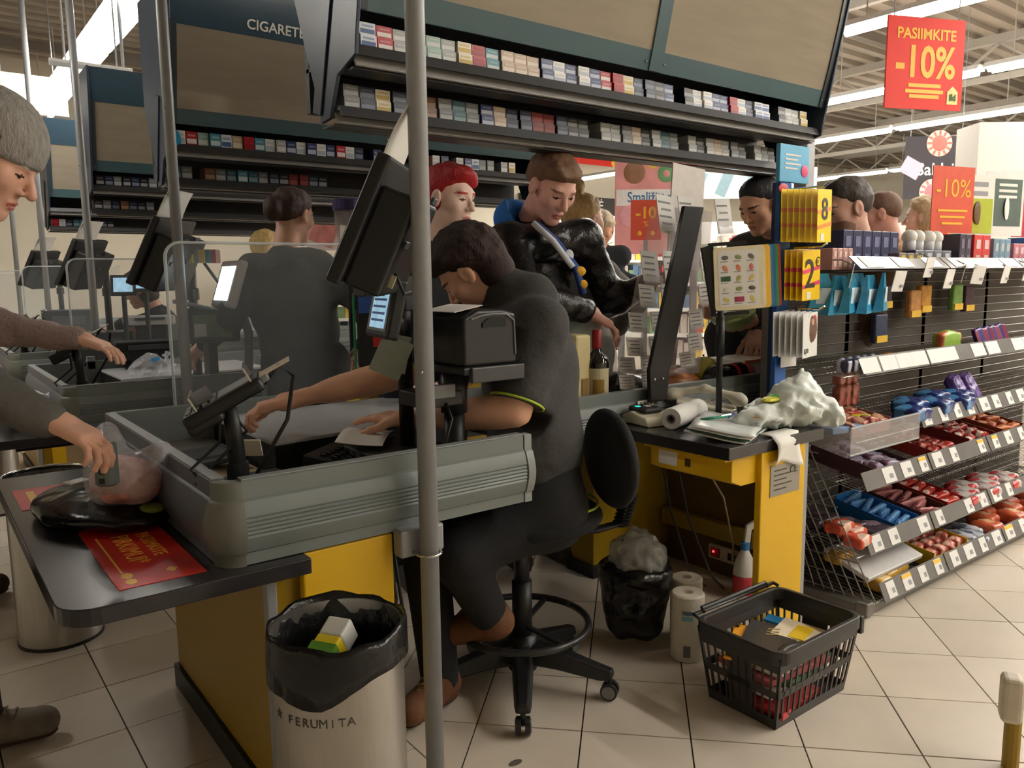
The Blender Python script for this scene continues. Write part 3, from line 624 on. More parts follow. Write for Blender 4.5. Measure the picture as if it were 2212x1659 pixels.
# card terminals on swivel stands
def card_terminal(k):
    Y = Vector((0, 2.0 * k, 0)); t = thing('card_terminal', 'black card payment terminal on a swivel stand at the %s checkout' % LANE[k], 'card terminal', (.575, 1.80 + 2 * k, .70), 'card terminals')
    a = (RT * .86 + UP * .47 + HD * .22).normalized(); n = (-RT * .42 + UP * .88 - HD * .22).normalized(); n = (n - a * n.dot(a)).normalized(); b_ = n.cross(a); c = Vector((.545, 1.77, 1.0)) + Y; rot = Matrix((a, b_, n)).transposed()
    MB().box(c, (.19, .085, .034), rot).build('body', m_blk, t, bevel=.012, bseg=3)
    MB().box(c - a * .055 - n * .018, (.085, .08, .03), rot).build('lower_body', m_blk, t, bevel=.012, bseg=3)
    MB().box(c + a * .035 + n * .0175, (.08, .066, .003), rot).build('screen', m_grey, t, bevel=.001)
    for i in range(4):
        for j in range(3): MB().box(c - a * (.015 + .02 * i) + b_ * (.022 * (j - 1)) + n * .0185, (.013, .016, .004), rot).build('key', m_grey, t, bevel=.001)
    for s_ in (-.055, .075): MB().box(c + a * s_ + n * .032, (.004, .075, .034), rot).build('privacy_shield', m_chrome, t)
    MB().box(c - a * .035 + n * .034, (.04, .003, .03), rot).build('privacy_shield', m_grey, t); MB().box(c + a * .10 + n * .004, (.02, .06, .016), rot).build('printer_slot', m_grey, t, bevel=.003)
    MB().box(c + a * .13 + n * .012, (.075, .05, .0015), rot).build('receipt', M('receipt_paper', (206, 190, 168), .7), t)
    bs = Vector((.575, 1.80, .70)) + Y
    MB().tube([bs, bs + Vector((0, 0, .12)), bs + Vector((-.006, -.01, .21)), c - n * .02], [.021, .021, .019, .016], 14).build('stand', m_blk, t, smooth=True)
    MB().lathe([(.05, 0), (.05, .008), (.024, .02)], bs, 18).build('stand_foot', m_blk, t)
    MB().lathe([(.025, 0), (.025, .05)], bs + Vector((0, 0, .10)), 14).build('stand_collar', m_blk2, t)
    MB().tube([c + a * .09 - n * .01, c + a * .14 + n * .01, c + a * .17 - UP * .03, c + a * .15 - UP * .12, c + a * .07 - UP * .20, bs + Vector((.03, 0, .06))], .005, 8).build('cable', m_cable, t, smooth=True)
    MB().tube([c - a * .03 - n * .03, c - a * .06 - n * .08 + b_ * .02, c - a * .09 - UP * .11, c - a * .06 - UP * .16], .004, 8).build('cable', m_cable, t, smooth=True)
    MB().tube([c + a * .0 - n * .03, c - a * .0 - n * .09 + b_ * .02, c - a * .04 - UP * .13, c - a * .08 - UP * .15], .004, 8).build('cable', m_cable, t, smooth=True)
for k in range(3): card_terminal(k)
tg = thing('price_tag', 'small cream paper tag beside the terminal stand', 'tag', (.66, 1.9, .78))
MB().box((.64, 1.92, .855), (.07, .004, .045), rotz(-.7) @ Matrix.Rotation(R_(20), 3, 'X')).build('tag_sheet', M('cream_paper', (216, 206, 184), .6), tg)

# equipment of the second lane: touch screen, price printer and boxes
t = thing('checkout_terminal', 'grey checkout terminal with bright white screen at the second checkout', 'terminal', (1.19, 3.75, .70))
fw = (-HD * .55 - RT * .75 + UP * .3).normalized(); ex = UP.cross(fw).normalized(); ey = fw.cross(ex); rot = Matrix((ex, ey, fw)).transposed(); c = Vector((1.18, 3.66, 1.25))
MB().box(c, (.27, .22, .04), rot).build('housing', m_lgrey, t, bevel=.01); MB().box(c + fw * .021, (.20, .16, .003), rot).build('screen', m_scrw, t)
MB().tube([c - fw * .02, c - fw * .08 - UP * .2, (1.26, 3.72, .70)], .02, 10).build('stand', m_grey, t, smooth=True)
for i, c4 in enumerate(((206, 176, 60), (120, 130, 120), (190, 150, 60), (40, 110, 120), (150, 40, 40))): MB().box((1.06 + .026 * i, 3.78, 1.38), (.022, .1, .06), rotz(-.5)).build('index_card', M('index_%d' % i, c4, .5), t)
MB().tube([(1.11, 3.78, 1.35), (1.2, 3.75, 1.2)], .008, 6).build('index_arm', m_blk, t)
t = thing('label_printer', 'black label printer with green logo sticker at the second checkout', 'printer', (1.08, 3.70, .80))
MB().box((1.09, 3.70, 1.07), (.24, .2, .15), rotz(-.15)).build('housing', m_blk, t, bevel=.012); MB().bx(1.07, 1.11, 3.66, 3.74, .70, 1.0).build('post', m_blk, t)
rz_ = rotz(-.15); MB().box(Vector((1.09, 3.70, 1.07)) + rz_ @ Vector((.0, -.102, 0)), (.16, .003, .10), rz_).build('sticker', M('sticker_green', (84, 104, 72), .5), t)
MB().box(Vector((1.09, 3.70, 1.07)) + rz_ @ Vector((-.05, -.104, -.018)), (.05, .003, .055), rz_).build('logo', m_lgrey, t)
MB().box((1.03, 3.72, 1.16), (.16, .13, .02), rotz(-.15) @ Matrix.Rotation(R_(14), 3, 'Y')).build('cover', m_grey, t, bevel=.008)
for i, (x, y, z, sx, sy, sz, mm, lb) in enumerate(((1.05, 4.70, .90, .34, .2, .1, m_blk, 'black scale box behind the second counter'), (.98, 5.62, .84, .36, .25, .24, m_blk, 'tall black till box at the third checkout'), (1.28, 5.66, 1.02, .3, .22, .06, m_lgrey, 'flat pale grey scanner lid at the third checkout'), (1.10, 7.65, .90, .4, .25, .3, m_blk, 'black till box at the fourth checkout'))):
    t = thing('till_box', lb, 'box', (x, y, z - sz / 2)); MB().box((x, y, z), (sx, sy, sz), rotz(-.1)).build('case', mm, t, bevel=.01)
    MB().box((x - .02, y - sy / 2 - .01, z + sz * .2), (sx * .6, .02, sz * .25), rotz(-.1)).build('panel', m_deck, t); MB().bx(x - sx * .3, x + sx * .3, y - sy * .3, y + sy * .3, .70, z - sz / 2).build('foot', m_blk, t)
for i, (x, y, z, lb) in enumerate(((1.10, 5.45, 1.25, 'small glowing till screen at the third checkout'), (1.22, 5.40, 1.27, 'second small glowing till screen at the third checkout'))):
    t = thing('till_screen', lb, 'monitor', (x, y, .9)); MB().box((x, y, z), (.15, .03, .13), rotz(-.35) @ Matrix.Rotation(R_(-15), 3, 'X')).build('housing', m_blk, t, bevel=.006)
    MB().box(Vector((x, y, z)) + rotz(-.35) @ Vector((0, -.018, .004)), (.11, .003, .09), rotz(-.35) @ Matrix.Rotation(R_(-15), 3, 'X')).build('screen', m_scr, t); MB().tube([(x, y + .01, z - .05), (x, y + .02, .80)], .015, 8).build('neck', m_blk, t)
# ------------------------------------------------------------------ cashier stool
t = thing('cashier_stool', 'black swivel stool with footring, backrest and five castors behind the nearest counter', 'stool', (1.43, 1.84, 0))
SX, SY = 1.43, 1.84
for a in (232, 304, 16, 88, 160):
    d = Vector((math.cos(R_(a)), math.sin(R_(a)), 0)); n = Vector((-d.y, d.x, 0)); base = Vector((SX, SY, 0)); rings = []
    for s_, w_, z0, z1 in ((.02, .035, .085, .15), (.12, .032, .08, .135), (.25, .026, .062, .10), (.285, .022, .066, .092)):
        p = base + d * s_; rings.append([p - n * w_ + UP * z0, p + n * w_ + UP * z0, p + n * w_ * .7 + UP * z1, p - n * w_ * .7 + UP * z1])
    leg = MB(); leg.loft(rings); leg = part(leg, 'leg', m_blk, t, bevel=.006)
    cp = base + d * .275; MB().tube([cp + UP * .03, cp + UP * .075], .008, 8).build('caster_stem', m_blk2, leg)
    for s_ in (-1, 1): MB().lathe([(.008, -.008), (.026, -.007), (.026, .007), (.008, .008)], cp + n * s_ * .013 + UP * .027, 16, rot=frame_z(n)).build('caster', m_blk2, leg); MB().lathe([(.017, -.0015), (.02, -.0015), (.02, .0015), (.017, .0015)], cp + n * s_ * .0215 + UP * .027, 16, rot=frame_z(n)).build('caster_rim', m_grey, leg)
MB().tube([(SX, SY, .06), (SX, SY, .17)], .045, 16).build('hub', m_blk, t, smooth=True)
MB().tube([(SX, SY, .16), (SX, SY, .34)], .031, 16).build('column', m_blk, t, smooth=True)
MB().tube([(SX, SY, .33), (SX, SY, .50)], .024, 16).build('gas_lift', m_blk2, t, smooth=True)
MB().tube([(SX + .205 * math.cos(R_(a)), SY + .205 * math.sin(R_(a)), .205) for a in range(0, 361, 10)], .011, 10).build('footring', m_blk2, t, smooth=True)
for a in (30, 150, 270): MB().tube([(SX + .03 * math.cos(R_(a)), SY + .03 * math.sin(R_(a)), .20), (SX + .2 * math.cos(R_(a)), SY + .2 * math.sin(R_(a)), .203)], .012, 8, flat=.5).build('ring_spoke', m_blk2, t)
m_fab = M('black_fabric', (22, 22, 24), .95, var=.1, nscale=200, bump=.15, bscale=600)
blob('seat', lambda p: smax(ell(p, (SX + .03, SY - .01, .545), (.225, .215, .06)), -(p[..., 2] - .50), .02), (SX - .22, SY - .25, .48), (SX + .28, SY + .23, .62), .012, m_fab, t)
MB().bx(SX - .09, SX + .12, SY - .07, SY + .07, .485, .505).build('seat_plate', m_blk, t, bevel=.004)
BK = Vector((1.70, 1.70, 0)); bd = Vector((.86, -.5, 0)).normalized(); bn = Vector((.5, .86, 0))
blob('backrest', lambda p: smax(ell(p, (1.685, 1.72, .71), (.235, .05, .15), rot=np.array(Matrix((Vector((.45, .893, 0)), Vector((-.893, .45, 0)), Vector((0, 0, 1)))).transposed())), -.0 * p[..., 0] - 1, .01), (1.5, 1.45, .5), (1.9, 2.0, .9), .012, m_fab, t)
MB().tube([(1.50, 1.79, .49), (1.64, 1.73, .485), (1.715, 1.70, .50), (1.735, 1.695, .58), (1.725, 1.70, .70)], .02, 10, flat=.5).build('back_arm', m_blk, t, smooth=True)
bel = MB()
for i in range(9): bel.lathe([(.020, 0), (.029, .004), (.020, .008)], Vector((1.715, 1.70, .49)) + Vector((.004, -.001, .011)) * i, 12)
bel.build('arm_bellows', m_blk, t)

# ------------------------------------------------------------------ steel bins
def bag_rim(name, c, r, z, parent, seed, drop=.068):
    """bin liner folded over the rim"""
    q = random.Random(seed); n = 48; rings = []; ph = [q.uniform(0, 6.28) for _ in range(8)]
    prof = [(.80, -.16), (.93, -.06), (1.0, .004), (1.03, .01), (1.055, -.005), (1.06, -.055), (1.065, -.10)]
    for j, (rr, dz) in enumerate(prof):
        ring = []
        for k in range(n):
            a = 2 * math.pi * k / n; w_ = .012 * math.sin(7 * a + ph[0] + j * .6) + .009 * math.sin(13 * a + ph[1] - j * .8) + .006 * math.sin(23 * a + ph[2] + j)
            d_ = dz + (.005 * math.sin(3 * a + ph[3]) + .003 * math.sin(9 * a + ph[4])) * (1 if j in (2, 3, 4) else 0)
            if j >= 5: d_ = dz * (1 + .32 * math.sin(2 * a + ph[5]) + .07 * math.sin(5 * a + ph[6])) * drop / .085
            ring.append(Vector((c[0] + r * (rr + w_) * math.cos(a), c[1] + r * (rr + w_) * math.sin(a), z + d_)))
        rings.append(ring)
    mb = MB(); mb.loft(rings, caps=False); o = mb.build(name, M('bin_liner_black', (16, 16, 17), .25, var=.1, bump=.5, bscale=30), parent, smooth=True, solid=.0015); return o
def steel_bin(c, r, h, label, seed):
    t = thing('waste_bin', label, 'bin', (c[0], c[1], 0), 'steel waste bins')
    mb = MB(); mb.lathe([(r - .004, .004), (r, 0), (r, h), (r - .004, h), (r - .004, .02), (.001, .02)], (c[0], c[1], 0), 48, caps=False); smoothby(mb.build('drum', m_steel, t), 40)
    MB().lathe([(r + .002, 0), (r + .002, .012)], (c[0], c[1], 0), 48).build('base_ring', m_blk, t)
    bag_rim('liner', c, r, h, t, seed); return t
b1 = steel_bin((.624, 1.404), .130, .585, 'brushed steel waste bin with black liner standing before the yellow counter', 3)
th_ = math.atan2(-1.404, -.624) - .38
for s_, z, sz in (('★ FERUMITA', .448, .024),):
    # lettering wrapped on the drum: one piece per letter
    for i, ch in enumerate(s_):
        if ch == ' ': continue
        a = th_ + (i - len(s_) / 2) * sz * .72 / .1305; n = Vector((math.cos(a), math.sin(a), 0))
        text(ch, (.624 + .1306 * n.x, 1.404 + .1306 * n.y, z), (-n.y, n.x, 0), (0, 0, 1), sz, M('bin_print', (70, 66, 60), .5), b1, depth=.0003)
b2 = steel_bin((.345, 3.16), .135, .59, 'steel waste bin with chrome rim half hidden under the packing ledge', 5)
MB().tube([(.345 + .138 * math.cos(R_(a)), 3.16 + .138 * math.sin(R_(a)), .60) for a in range(0, 361, 10)], .006, 8).build('rim', m_chrome, b2, smooth=True)
t = thing('drink_carton', 'yellow and green drink carton thrown into the steel bin', 'carton', (.60, 1.43, .45))
rc = rotz(.55) @ Matrix.Rotation(R_(-28), 3, 'Y')
MB().box((.60, 1.415, .515), (.075, .055, .055), rc).build('body', M('carton_yellow', (232, 206, 40), .45), t, bevel=.004)
MB().box(Vector((.60, 1.415, .515)) + rc @ Vector((.06, 0, 0)), (.045, .054, .054), rc).build('top', m_white, t, bevel=.004)
MB().box(Vector((.60, 1.415, .515)) + rc @ Vector((0, 0, .001)), (.035, .057, .057), rc).build('green_band', M('carton_green', (96, 150, 50), .45), t)
MB().box(Vector((.60, 1.415, .515)) + rc @ Vector((-.055, 0, 0)), (.035, .05, .05), rc).build('blue_print', M('carton_blue', (60, 70, 130), .45), t)

# ------------------------------------------------------------------ packing ledge goods: meat in bags
t = thing('meat_tray', 'dark plastic tray of meat in black film on the packing ledge', 'package', (.36, 2.15, .66))
m_film = M('black_film', (26, 27, 27), .2, var=.1, bump=.3, bscale=25)
blob('tray', lambda p: smax(ell(p + .004 * wave(p, 60)[..., None], (.37, 2.26, .685), (.155, .25, .045), rot=np.array(rotz(.25))), -(p[..., 2] - .661), .01), (.15, 1.95, .65), (.58, 2.56, .76), .008, m_film, t)
MB().box((.32, 2.33, .742), (.06, .04, .004), rotz(.5)).build('label', m_paper, t); MB().ball((.44, 2.05, .712), (.028, .045, .01), 12).build('label', M('label_green', (120, 130, 50), .4), t)
t = thing('minced_meat_bag', 'clear plastic bag of raw pink meat on top of the black tray', 'package', (.40, 2.13, .73))
m_meat = M('raw_meat', (206, 146, 136), .35, var=.3, nscale=34, bump=.25, bscale=50)
blob('meat', lambda p: ell(p + .005 * wave(p, 70, 2)[..., None], (.405, 2.14, .77), (.08, .13, .058), rot=np.array(rotz(.1))), (.27, 1.94, .68), (.54, 2.33, .83), .007, m_meat, t)
m_bag = M('clear_bag', (226, 226, 232), .18, alpha=.32, var=.12, nscale=14, bump=.6, bscale=22)
blob('bag', lambda p: smin(ell(p + .008 * wave(p, 45, 1)[..., None], (.40, 2.15, .775), (.088, .142, .068), rot=np.array(rotz(.1))), smin(cap(p + .014 * wave(p, 40)[..., None], (.38, 2.24, .80), (.40, 2.33, .86), .05, .03), cap(p + .012 * wave(p, 50, 3)[..., None], (.43, 2.10, .80), (.46, 2.04, .845), .035, .03), .03), .04), (.24, 1.9, .68), (.58, 2.42, .92), .008, m_bag, t)
t = thing('beer_can', 'grey-green drink can with dark lettering held under the fingers', 'can', (.405, 1.99, .78))
MB().lathe([(.02, .80), (.026, .805), (.026, .895), (.02, .90)], (.335, 1.985, 0), 18).build('body', M('can_grey', (112, 120, 116), .4), t, smooth=True)
for i in range(4): MB().box((.3205, 1.964, .815 + .022 * i), (.012, .003, .013), rotz(-.5)).build('print', m_blk, t)

# ------------------------------------------------------------------ desk behind the cashier
t = thing('cashier_desk', 'yellow desk with black top and open side behind the cashier stool', 'desk', (2.3, 1.73, 0))
MB().bx(1.95, 2.47, 1.474, 1.985, .70, .74).build('desktop', m_lam, t, bevel=.003)
MB().bx(2.125, 2.37, 1.48, 1.505, 0, .70).build('front_post', m_yel, t, bevel=.004)
MB().bx(2.66, 2.68, 1.86, 2.34, 0, .70).build('back_panel', M('desk_yellow_shaded', (92, 70, 14), .6), t)  # yellow panel coloured dark to give the shade inside the desk
MB().bx(2.62, 2.66, 1.86, 2.34, .165, .235).build('cross_rail', m_yeld, t, bevel=.003)
d = MB(); d.prism([(0, .10), (0, .02), (.05, 0), (.20, 0), (.20, .10)], (2.0, 1.50, .60), (1, 0, 0), (0, 0, 1), (0, 1, 0), .34); d = part(d, 'cash_drawer', m_yel, t, bevel=.003)
MB().bx(1.965, 2.0, 1.50, 1.84, .688, .698).build('drawer_lip', m_yel, d, bevel=.002)
MB().bx(1.997, 2.0, 1.72, 1.80, .632, .680).build('drawer_label', m_paper, d); MB().bx(1.996, 2.0, 1.665, 1.685, .64, .665).build('drawer_lock', M('lock_brown', (70, 50, 20), .5), d)
MB().bx(2.37, 2.395, 1.485, 1.51, 0, .70).build('side_trim', m_pole, t)
MB().bx(2.172, 2.335, 1.4775, 1.48, .545, .648).build('rating_plate', M('plate_grey', (148, 142, 130), .5), t)
text('CE', (2.298, 1.477, .622), (1, 0, 0), (0, 0, 1), .036, M('plate_print', (50, 46, 40), .5), t)
for i in range(5): MB().bx(2.19, 2.26 + .03 * (i % 2), 1.4768, 1.4776, .628 - .016 * i, .632 - .016 * i).build('plate_line', M('plate_print'), t)
t2 = thing('power_outlet', 'white outlet strip with glowing red switch on the inner panel of the desk', 'power outlet', (2.61, 1.97, .10))
MB().bx(2.600, 2.618, 1.86, 2.06, .085, .145).build('plate', M('outlet_cream', (190, 176, 150), .5), t2, bevel=.003)
MB().bx(2.596, 2.602, 2.00, 2.045, .095, .135).build('switch', M('outlet_red', (140, 30, 26), .4), t2); MB().ball((2.595, 2.03, .118), .005, 8).build('indicator', M('red_led', (255, 40, 50), .4, emit=6.), t2)
for y in (1.95, 1.92, 1.89): MB().bx(2.597, 2.602, y - .009, y + .009, .10, .13).build('socket', m_blk, t2)
for i, (pa) in enumerate((((2.1, 1.9, .69), (2.2, 1.92, .4), (2.3, 1.9, .12), (2.45, 1.95, .03)), ((2.15, 1.88, .69), (2.28, 1.9, .35), (2.4, 1.88, .1), (2.5, 1.9, .02)), ((2.2, 1.85, .69), (2.42, 1.85, .42), (2.55, 1.9, .2), (2.6, 1.93, .12)))):
    MB().tube(pa, .004, 6).build('cable', M('pale_cable', (130, 110, 80), .6) if i == 2 else m_cable, t, smooth=True)
cb = thing('cable_loop', 'dark cables hanging below the end of the nearest counter', 'cable', (.9, 1.75, 0))
for i in range(3): MB().tube([(.90 + .01 * i, 1.72, .64), (.915 + .02 * i, 1.73, .5 - .05 * i), (.90 + .03 * i, 1.75, .3), (.88 + .01 * i, 1.80, .08), (.87, 1.86, .01)], .0045, 6).build('strand', m_cable if i else M('brown_cable', (80, 40, 26), .5), cb, smooth=True)

# things on the desk
t = thing('contactless_reader', 'cream contactless card reader with black pad and teal light on the desk', 'card reader', (2.07, 1.92, .74))
rr = rotz(R_(-8))
b = MB(); b.prism([(0, 0), (.15, 0), (.15, .028), (.10, .045), (.02, .03)], (2.01, 1.86, .741), rr @ Vector((0, 1, 0)), (0, 0, 1), rr @ Vector((1, 0, 0)), .13); part(b, 'body', M('cream_plastic', (214, 208, 180), .45), t, bevel=.005)
MB().box((2.085, 1.945, .79), (.085, .10, .02), rr).build('pad', m_blk, t, bevel=.012, bseg=3); MB().ball((2.055, 1.955, .801), (.010, .014, .002), 10).build('teal_light', M('teal_led', (40, 200, 190), .4, emit=.9), t); MB().box((2.09, 1.94, .801), (.02, .02, .002), rr).build('mark', m_paper, t)
t = thing('paper_roll', 'white till paper roll lying on its side on the desk', 'paper roll', (2.17, 1.85, .74))
ra = Vector((.95, .31, 0)).normalized(); rm_ = frame_z(ra)
mb = MB(); mb.lathe([(.014, 0), (.036, 0), (.038, .004), (.038, .246), (.036, .25), (.014, .25)], (2.045, 1.79, .778), 28, rot=rm_, caps=False); smoothby(mb.build('paper', m_paper, t), 40)
mb = MB(); mb.lathe([(.011, -.001), (.016, -.001), (.016, .251), (.011, .251), (.011, -.001)], (2.045, 1.79, .778), 20, rot=rm_, caps=False); mb.build('core', M('cardboard_core', (120, 112, 108), .8), t)
t = thing('telephone', 'ivory desk telephone with handset lying across it', 'telephone', (2.36, 1.93, .74))
m_iv = M('ivory_plastic', (222, 216, 198), .38, var=.03); rp = rotz(R_(-52))
b = MB(); b.prism([(-.11, 0), (.11, 0), (.11, .028), (-.11, .06)], Vector((2.37, 1.90, .741)) + rp @ Vector((0, -.075, 0)), rp @ Vector((1, 0, 0)), (0, 0, 1), rp @ Vector((0, 1, 0)), .15); part(b, 'base', m_iv, t, bevel=.006)
blob('handset', lambda p: smin(smin(cap(p, (2.30, 2.0, .822), (2.36, 1.90, .842), .014, .013), cap(p, (2.36, 1.90, .842), (2.43, 1.80, .812), .013, .016), .02), smin(ell(p, (2.295, 2.005, .812), (.03, .03, .022)), ell(p, (2.43, 1.795, .80), (.03, .03, .022)), .01), .025), (2.2, 1.7, .75), (2.52, 2.08, .9), .006, m_iv, t)
for i in range(4):
    for j in range(3): MB().box(Vector((2.40, 1.90, .785 - .004 * i)) + rp @ Vector((.02 * i - .01, .022 * (j - 1) + .035, 0)), (.013, .013, .006), rp).build('key', M('ivory_key', (190, 186, 172), .4), t)
t = thing('document_stack', 'bent plastic sleeves of white documents near the desk edge', 'papers', (2.15, 1.62, .74))
for i, (mm, dz) in enumerate(((m_paper, 0), (M('sleeve_green', (40, 90, 70), .4), .008), (m_paper, .013), (M('sleeve_clear', (224, 228, 226), .2), .02))):
    g = MB(); g.grid(lambda a, b: Vector((2.14, 1.625, .743 + dz)) + rotz(R_(22 + 3 * i)) @ Vector((.32 * a - .16, .20 * b - .10, .022 * (1 - math.cos(2.6 * b)) * .6 + .006 * math.sin(6 * a) * i * .3)), 10, 8); g.build('sheet', mm, t, smooth=True, solid=.003)
MB().box((2.26, 1.60, .792), (.03, .08, .002), rotz(R_(25))).build('red_print', M('print_pink', (226, 90, 96), .5), t); MB().box((2.24, 1.585, .79), (.04, .03, .002), rotz(R_(25))).build('orange_print', M('print_orange', (230, 170, 90), .5), t)
for i, (o_, e_, c4, lb) in enumerate((((2.05, 1.665), (2.15, 1.635), (30, 130, 96), 'green ballpoint pen lying on the document stack'), ((2.16, 1.64), (2.215, 1.66), (70, 80, 160), 'blue marker cap beside the green pen'))):
    t = thing('pen', lb, 'pen', (o_[0], o_[1], .79)); MB().tube([(o_[0], o_[1], .792), (e_[0], e_[1], .796)], .005, 8).build('barrel', M('pen_%d' % i, c4, .35), t, smooth=True)
    MB().tube([((o_[0] + 3 * e_[0]) / 4, (o_[1] + 3 * e_[1]) / 4, .799), (e_[0] + .012, e_[1] - .003, .801)], .004, 8).build('clip', m_chrome, t)
def crumple(p, s): return (.020 * np.abs(wave(p, 22, s)) + .034 * np.abs(wave(p, 40, s + 2)) + .022 * np.abs(wave(p, 85, s)) - .03)[..., None] * -1
t = thing('crumpled_bag', 'crumpled pale green plastic bag with yellow and green print on the desk corner', 'plastic bag', (2.42, 1.58, .74))
m_crb = M('pale_green_bag', (222, 229, 223), .3, var=.08, nscale=10, bump=.4, bscale=18)
blob('bag', lambda p: smax(smin(ell(p + crumple(p, 1), (2.33, 1.62, .785), (.14, .075, .05)), smin(ell(p + crumple(p, 4), (2.46, 1.575, .825), (.105, .08, .085)), ell(p + crumple(p, 7), (2.53, 1.50, .765), (.05, .06, .07)), .04), .05), -(p[..., 2] - .7415), .005), (2.12, 1.38, .73), (2.68, 1.74, .97), .0075, m_crb, t)
MB().ball((2.345, 1.60, .838), (.055, .03, .010), 12, rotz(.2)).build('yellow_print', M('bag_yellow', (222, 220, 70), .4), t); MB().ball((2.36, 1.60, .847), (.022, .018, .006), 12).build('green_print', M('bag_green', (70, 170, 60), .4), t)
t = thing('tissue_paper', 'white tissue paper hanging over the front edge of the desk', 'paper', (2.25, 1.46, .70))
g = MB(); g.grid(lambda a, b: Vector((2.172 + .15 * a, 1.468 - .012 * math.sin(3 * b + 4 * a) - .004, .748 - .10 * b + .012 * math.sin(5 * a) * b)) if b > .15 else Vector((2.172 + .15 * a, 1.53 - .5 * b * .8, .748)), 8, 8); g.build('sheet', m_paper, t, smooth=True, solid=.0015)

# things below the desk
def towel(x, y, lb):
    t = thing('kitchen_roll', lb, 'paper roll', (x, y, 0), 'kitchen rolls under the desk')
    mb = MB(); mb.lathe([(.018, .225), (.05, .225), (.055, .22), (.055, .004), (.05, 0), (.018, 0), (.018, .225)], (x, y, 0), 32, caps=False); smoothby(mb.build('paper', M('towel_white', (226, 218, 200), .8, bump=.2, bscale=120), t), 40)
    for z0, z1, c4, w_ in ((.165, .178, (96, 130, 140), .5), (.145, .160, (130, 190, 196), .55), (.02, .06, (110, 110, 116), .35)):
        a0 = math.atan2(-y, -x); mb = MB(); mb.loft([[Vector((x + .0556 * math.cos(a0 + w_ * (k / 6 - .5) * 1.2), y + .0556 * math.sin(a0 + w_ * (k / 6 - .5) * 1.2), z)) for k in range(7)] for z in (z0, z1)], closed=False); mb.build('print', M('towel_print_%d' % c4[0], c4, .6), t)
towel(1.975, 1.645, 'front kitchen roll with pale blue print on the floor under the desk'); towel(2.075, 1.735, 'rear kitchen roll standing behind the other under the desk')
t = thing('spray_bottle', 'white spray bottle with blue collar and red label under the desk', 'bottle', (2.535, 1.83, 0))
mb = MB(); mb.lathe([(.002, 0), (.042, 0), (.045, .01), (.044, .11), (.036, .15), (.018, .185), (.014, .20)], (2.535, 1.83, 0), 22); smoothby(mb.build('body', m_white, t), 40)
MB().lathe([(.017, .195), (.018, .20), (.018, .222), (.012, .225)], (2.535, 1.83, 0), 16).build('collar', M('collar_blue', (50, 120, 180), .4), t)
b = MB(); b.prism([(-.012, 0), (.012, 0), (.016, .05), (.05, .085), (.045, .10), (-.005, .07)], (2.535, 1.82, .222), (.8, -.6, 0), (0, 0, 1), (.6, .8, 0), .02); part(b, 'trigger_head', m_white, t, bevel=.004)
mb = MB(); mb.lathe([(.0456, .02), (.0456, .095)], (2.535, 1.83, 0), 22, caps=False); mb.build('label', M('label_red', (196, 60, 70), .5), t)
t = thing('black_refuse_sack', 'black refuse sack lining a small bin under the desk', 'bin', (1.917, 1.83, 0))
blob('sack', lambda p: smax(cap(p + (.012 * wave(p, 38, 3) + .006 * wave(p, 80))[..., None], (1.917, 1.83, .06), (1.917, 1.83, .20), .105, .13), (p[..., 2] - .245) + .02 * wave(p, 30), .02), (1.74, 1.65, -.02), (2.1, 2.02, .34), .009, M('bin_liner_black'), t).data.transform(Matrix.Translation((0, 0, .05)))
t = thing('clear_sack', 'crumpled clear plastic stuffed into the black sack under the desk', 'plastic bag', (1.917, 1.83, .25))
blob('film', lambda p: ell(p + crumple(p, 9) * .9, (1.93, 1.83, .30), (.105, .10, .095)), (1.76, 1.66, .17), (2.1, 2.0, .45), .009, M('clear_film_grey', (170, 168, 160), .2, alpha=.55, var=.15, bump=.5, bscale=20), t)

# ------------------------------------------------------------------ shopping basket with leaflets
t = thing('shopping_basket', 'dark grey plastic shopping basket on the tiles before the desk', 'basket', (2.0, 1.315, 0))
m_bk = M('basket_grey', (56, 53, 50), .45, var=.05); m_bk2 = M('basket_rim', (48, 46, 45), .4, var=.05)
BX, BY = 2.0, 1.316
def bpt(s, a, z):
    """corner frame of the tapering basket at height z: half sizes"""
    f = z / .24; return .175 + .03 * f, .115 + .03 * f
mb = MB(); mb.prism(rrect(.35, .23, .03), (BX, BY, .002), (1, 0, 0), (0, 1, 0), (0, 0, 1), .006); mb.build('bottom', m_bk, t)
def wall(nx, ny):
    hx0, hy0 = bpt(0, 0, .0); hx1, hy1 = bpt(0, 0, .225); L0, L1 = (hx0, hx1) if ny else (hy0, hy1); D0, D1 = (hy0, hy1) if ny else (hx0, hx1)
    n = Vector((nx, ny, 0)); s_ = Vector((-ny, nx, 0)); mb = MB()
    def pt(a, z): f = z / .225; return Vector((BX, BY, 0)) + n * (D0 + (D1 - D0) * f) + s_ * (a * (L0 + (L1 - L0) * f)) + UP * z
    def bar(a0, a1, z0, z1): q = [pt(a0, z0), pt(a1, z0), pt(a1, z1), pt(a0, z1)]; mb.add(q + [p - n * .004 for p in q], [(0, 1, 2, 3), (7, 6, 5, 4), (0, 4, 5, 1), (1, 5, 6, 2), (2, 6, 7, 3), (3, 7, 4, 0)])
    for z0, z1 in ((0, .03), (.095, .118), (.178, .225)): bar(-1, 1, z0, z1)
    nb = 13 if ny else 10
    for i in range(nb + 1):
        a = -1 + 2 * i / nb; w_ = .022 if 0 < i < nb else .06; bar(max(-1, a - w_), min(1, a + w_), .03, .178)
    if nx: bar(-.32, .32, .03, .178)
    return part(mb, 'side', m_bk, t)
for n in ((0, -1), (0, 1), (-1, 0), (1, 0)): wall(*n)
ro, ri = rrect(.425, .305, .04, 5), rrect(.392, .272, .03, 5); mb = MB(); k_ = len(ro)
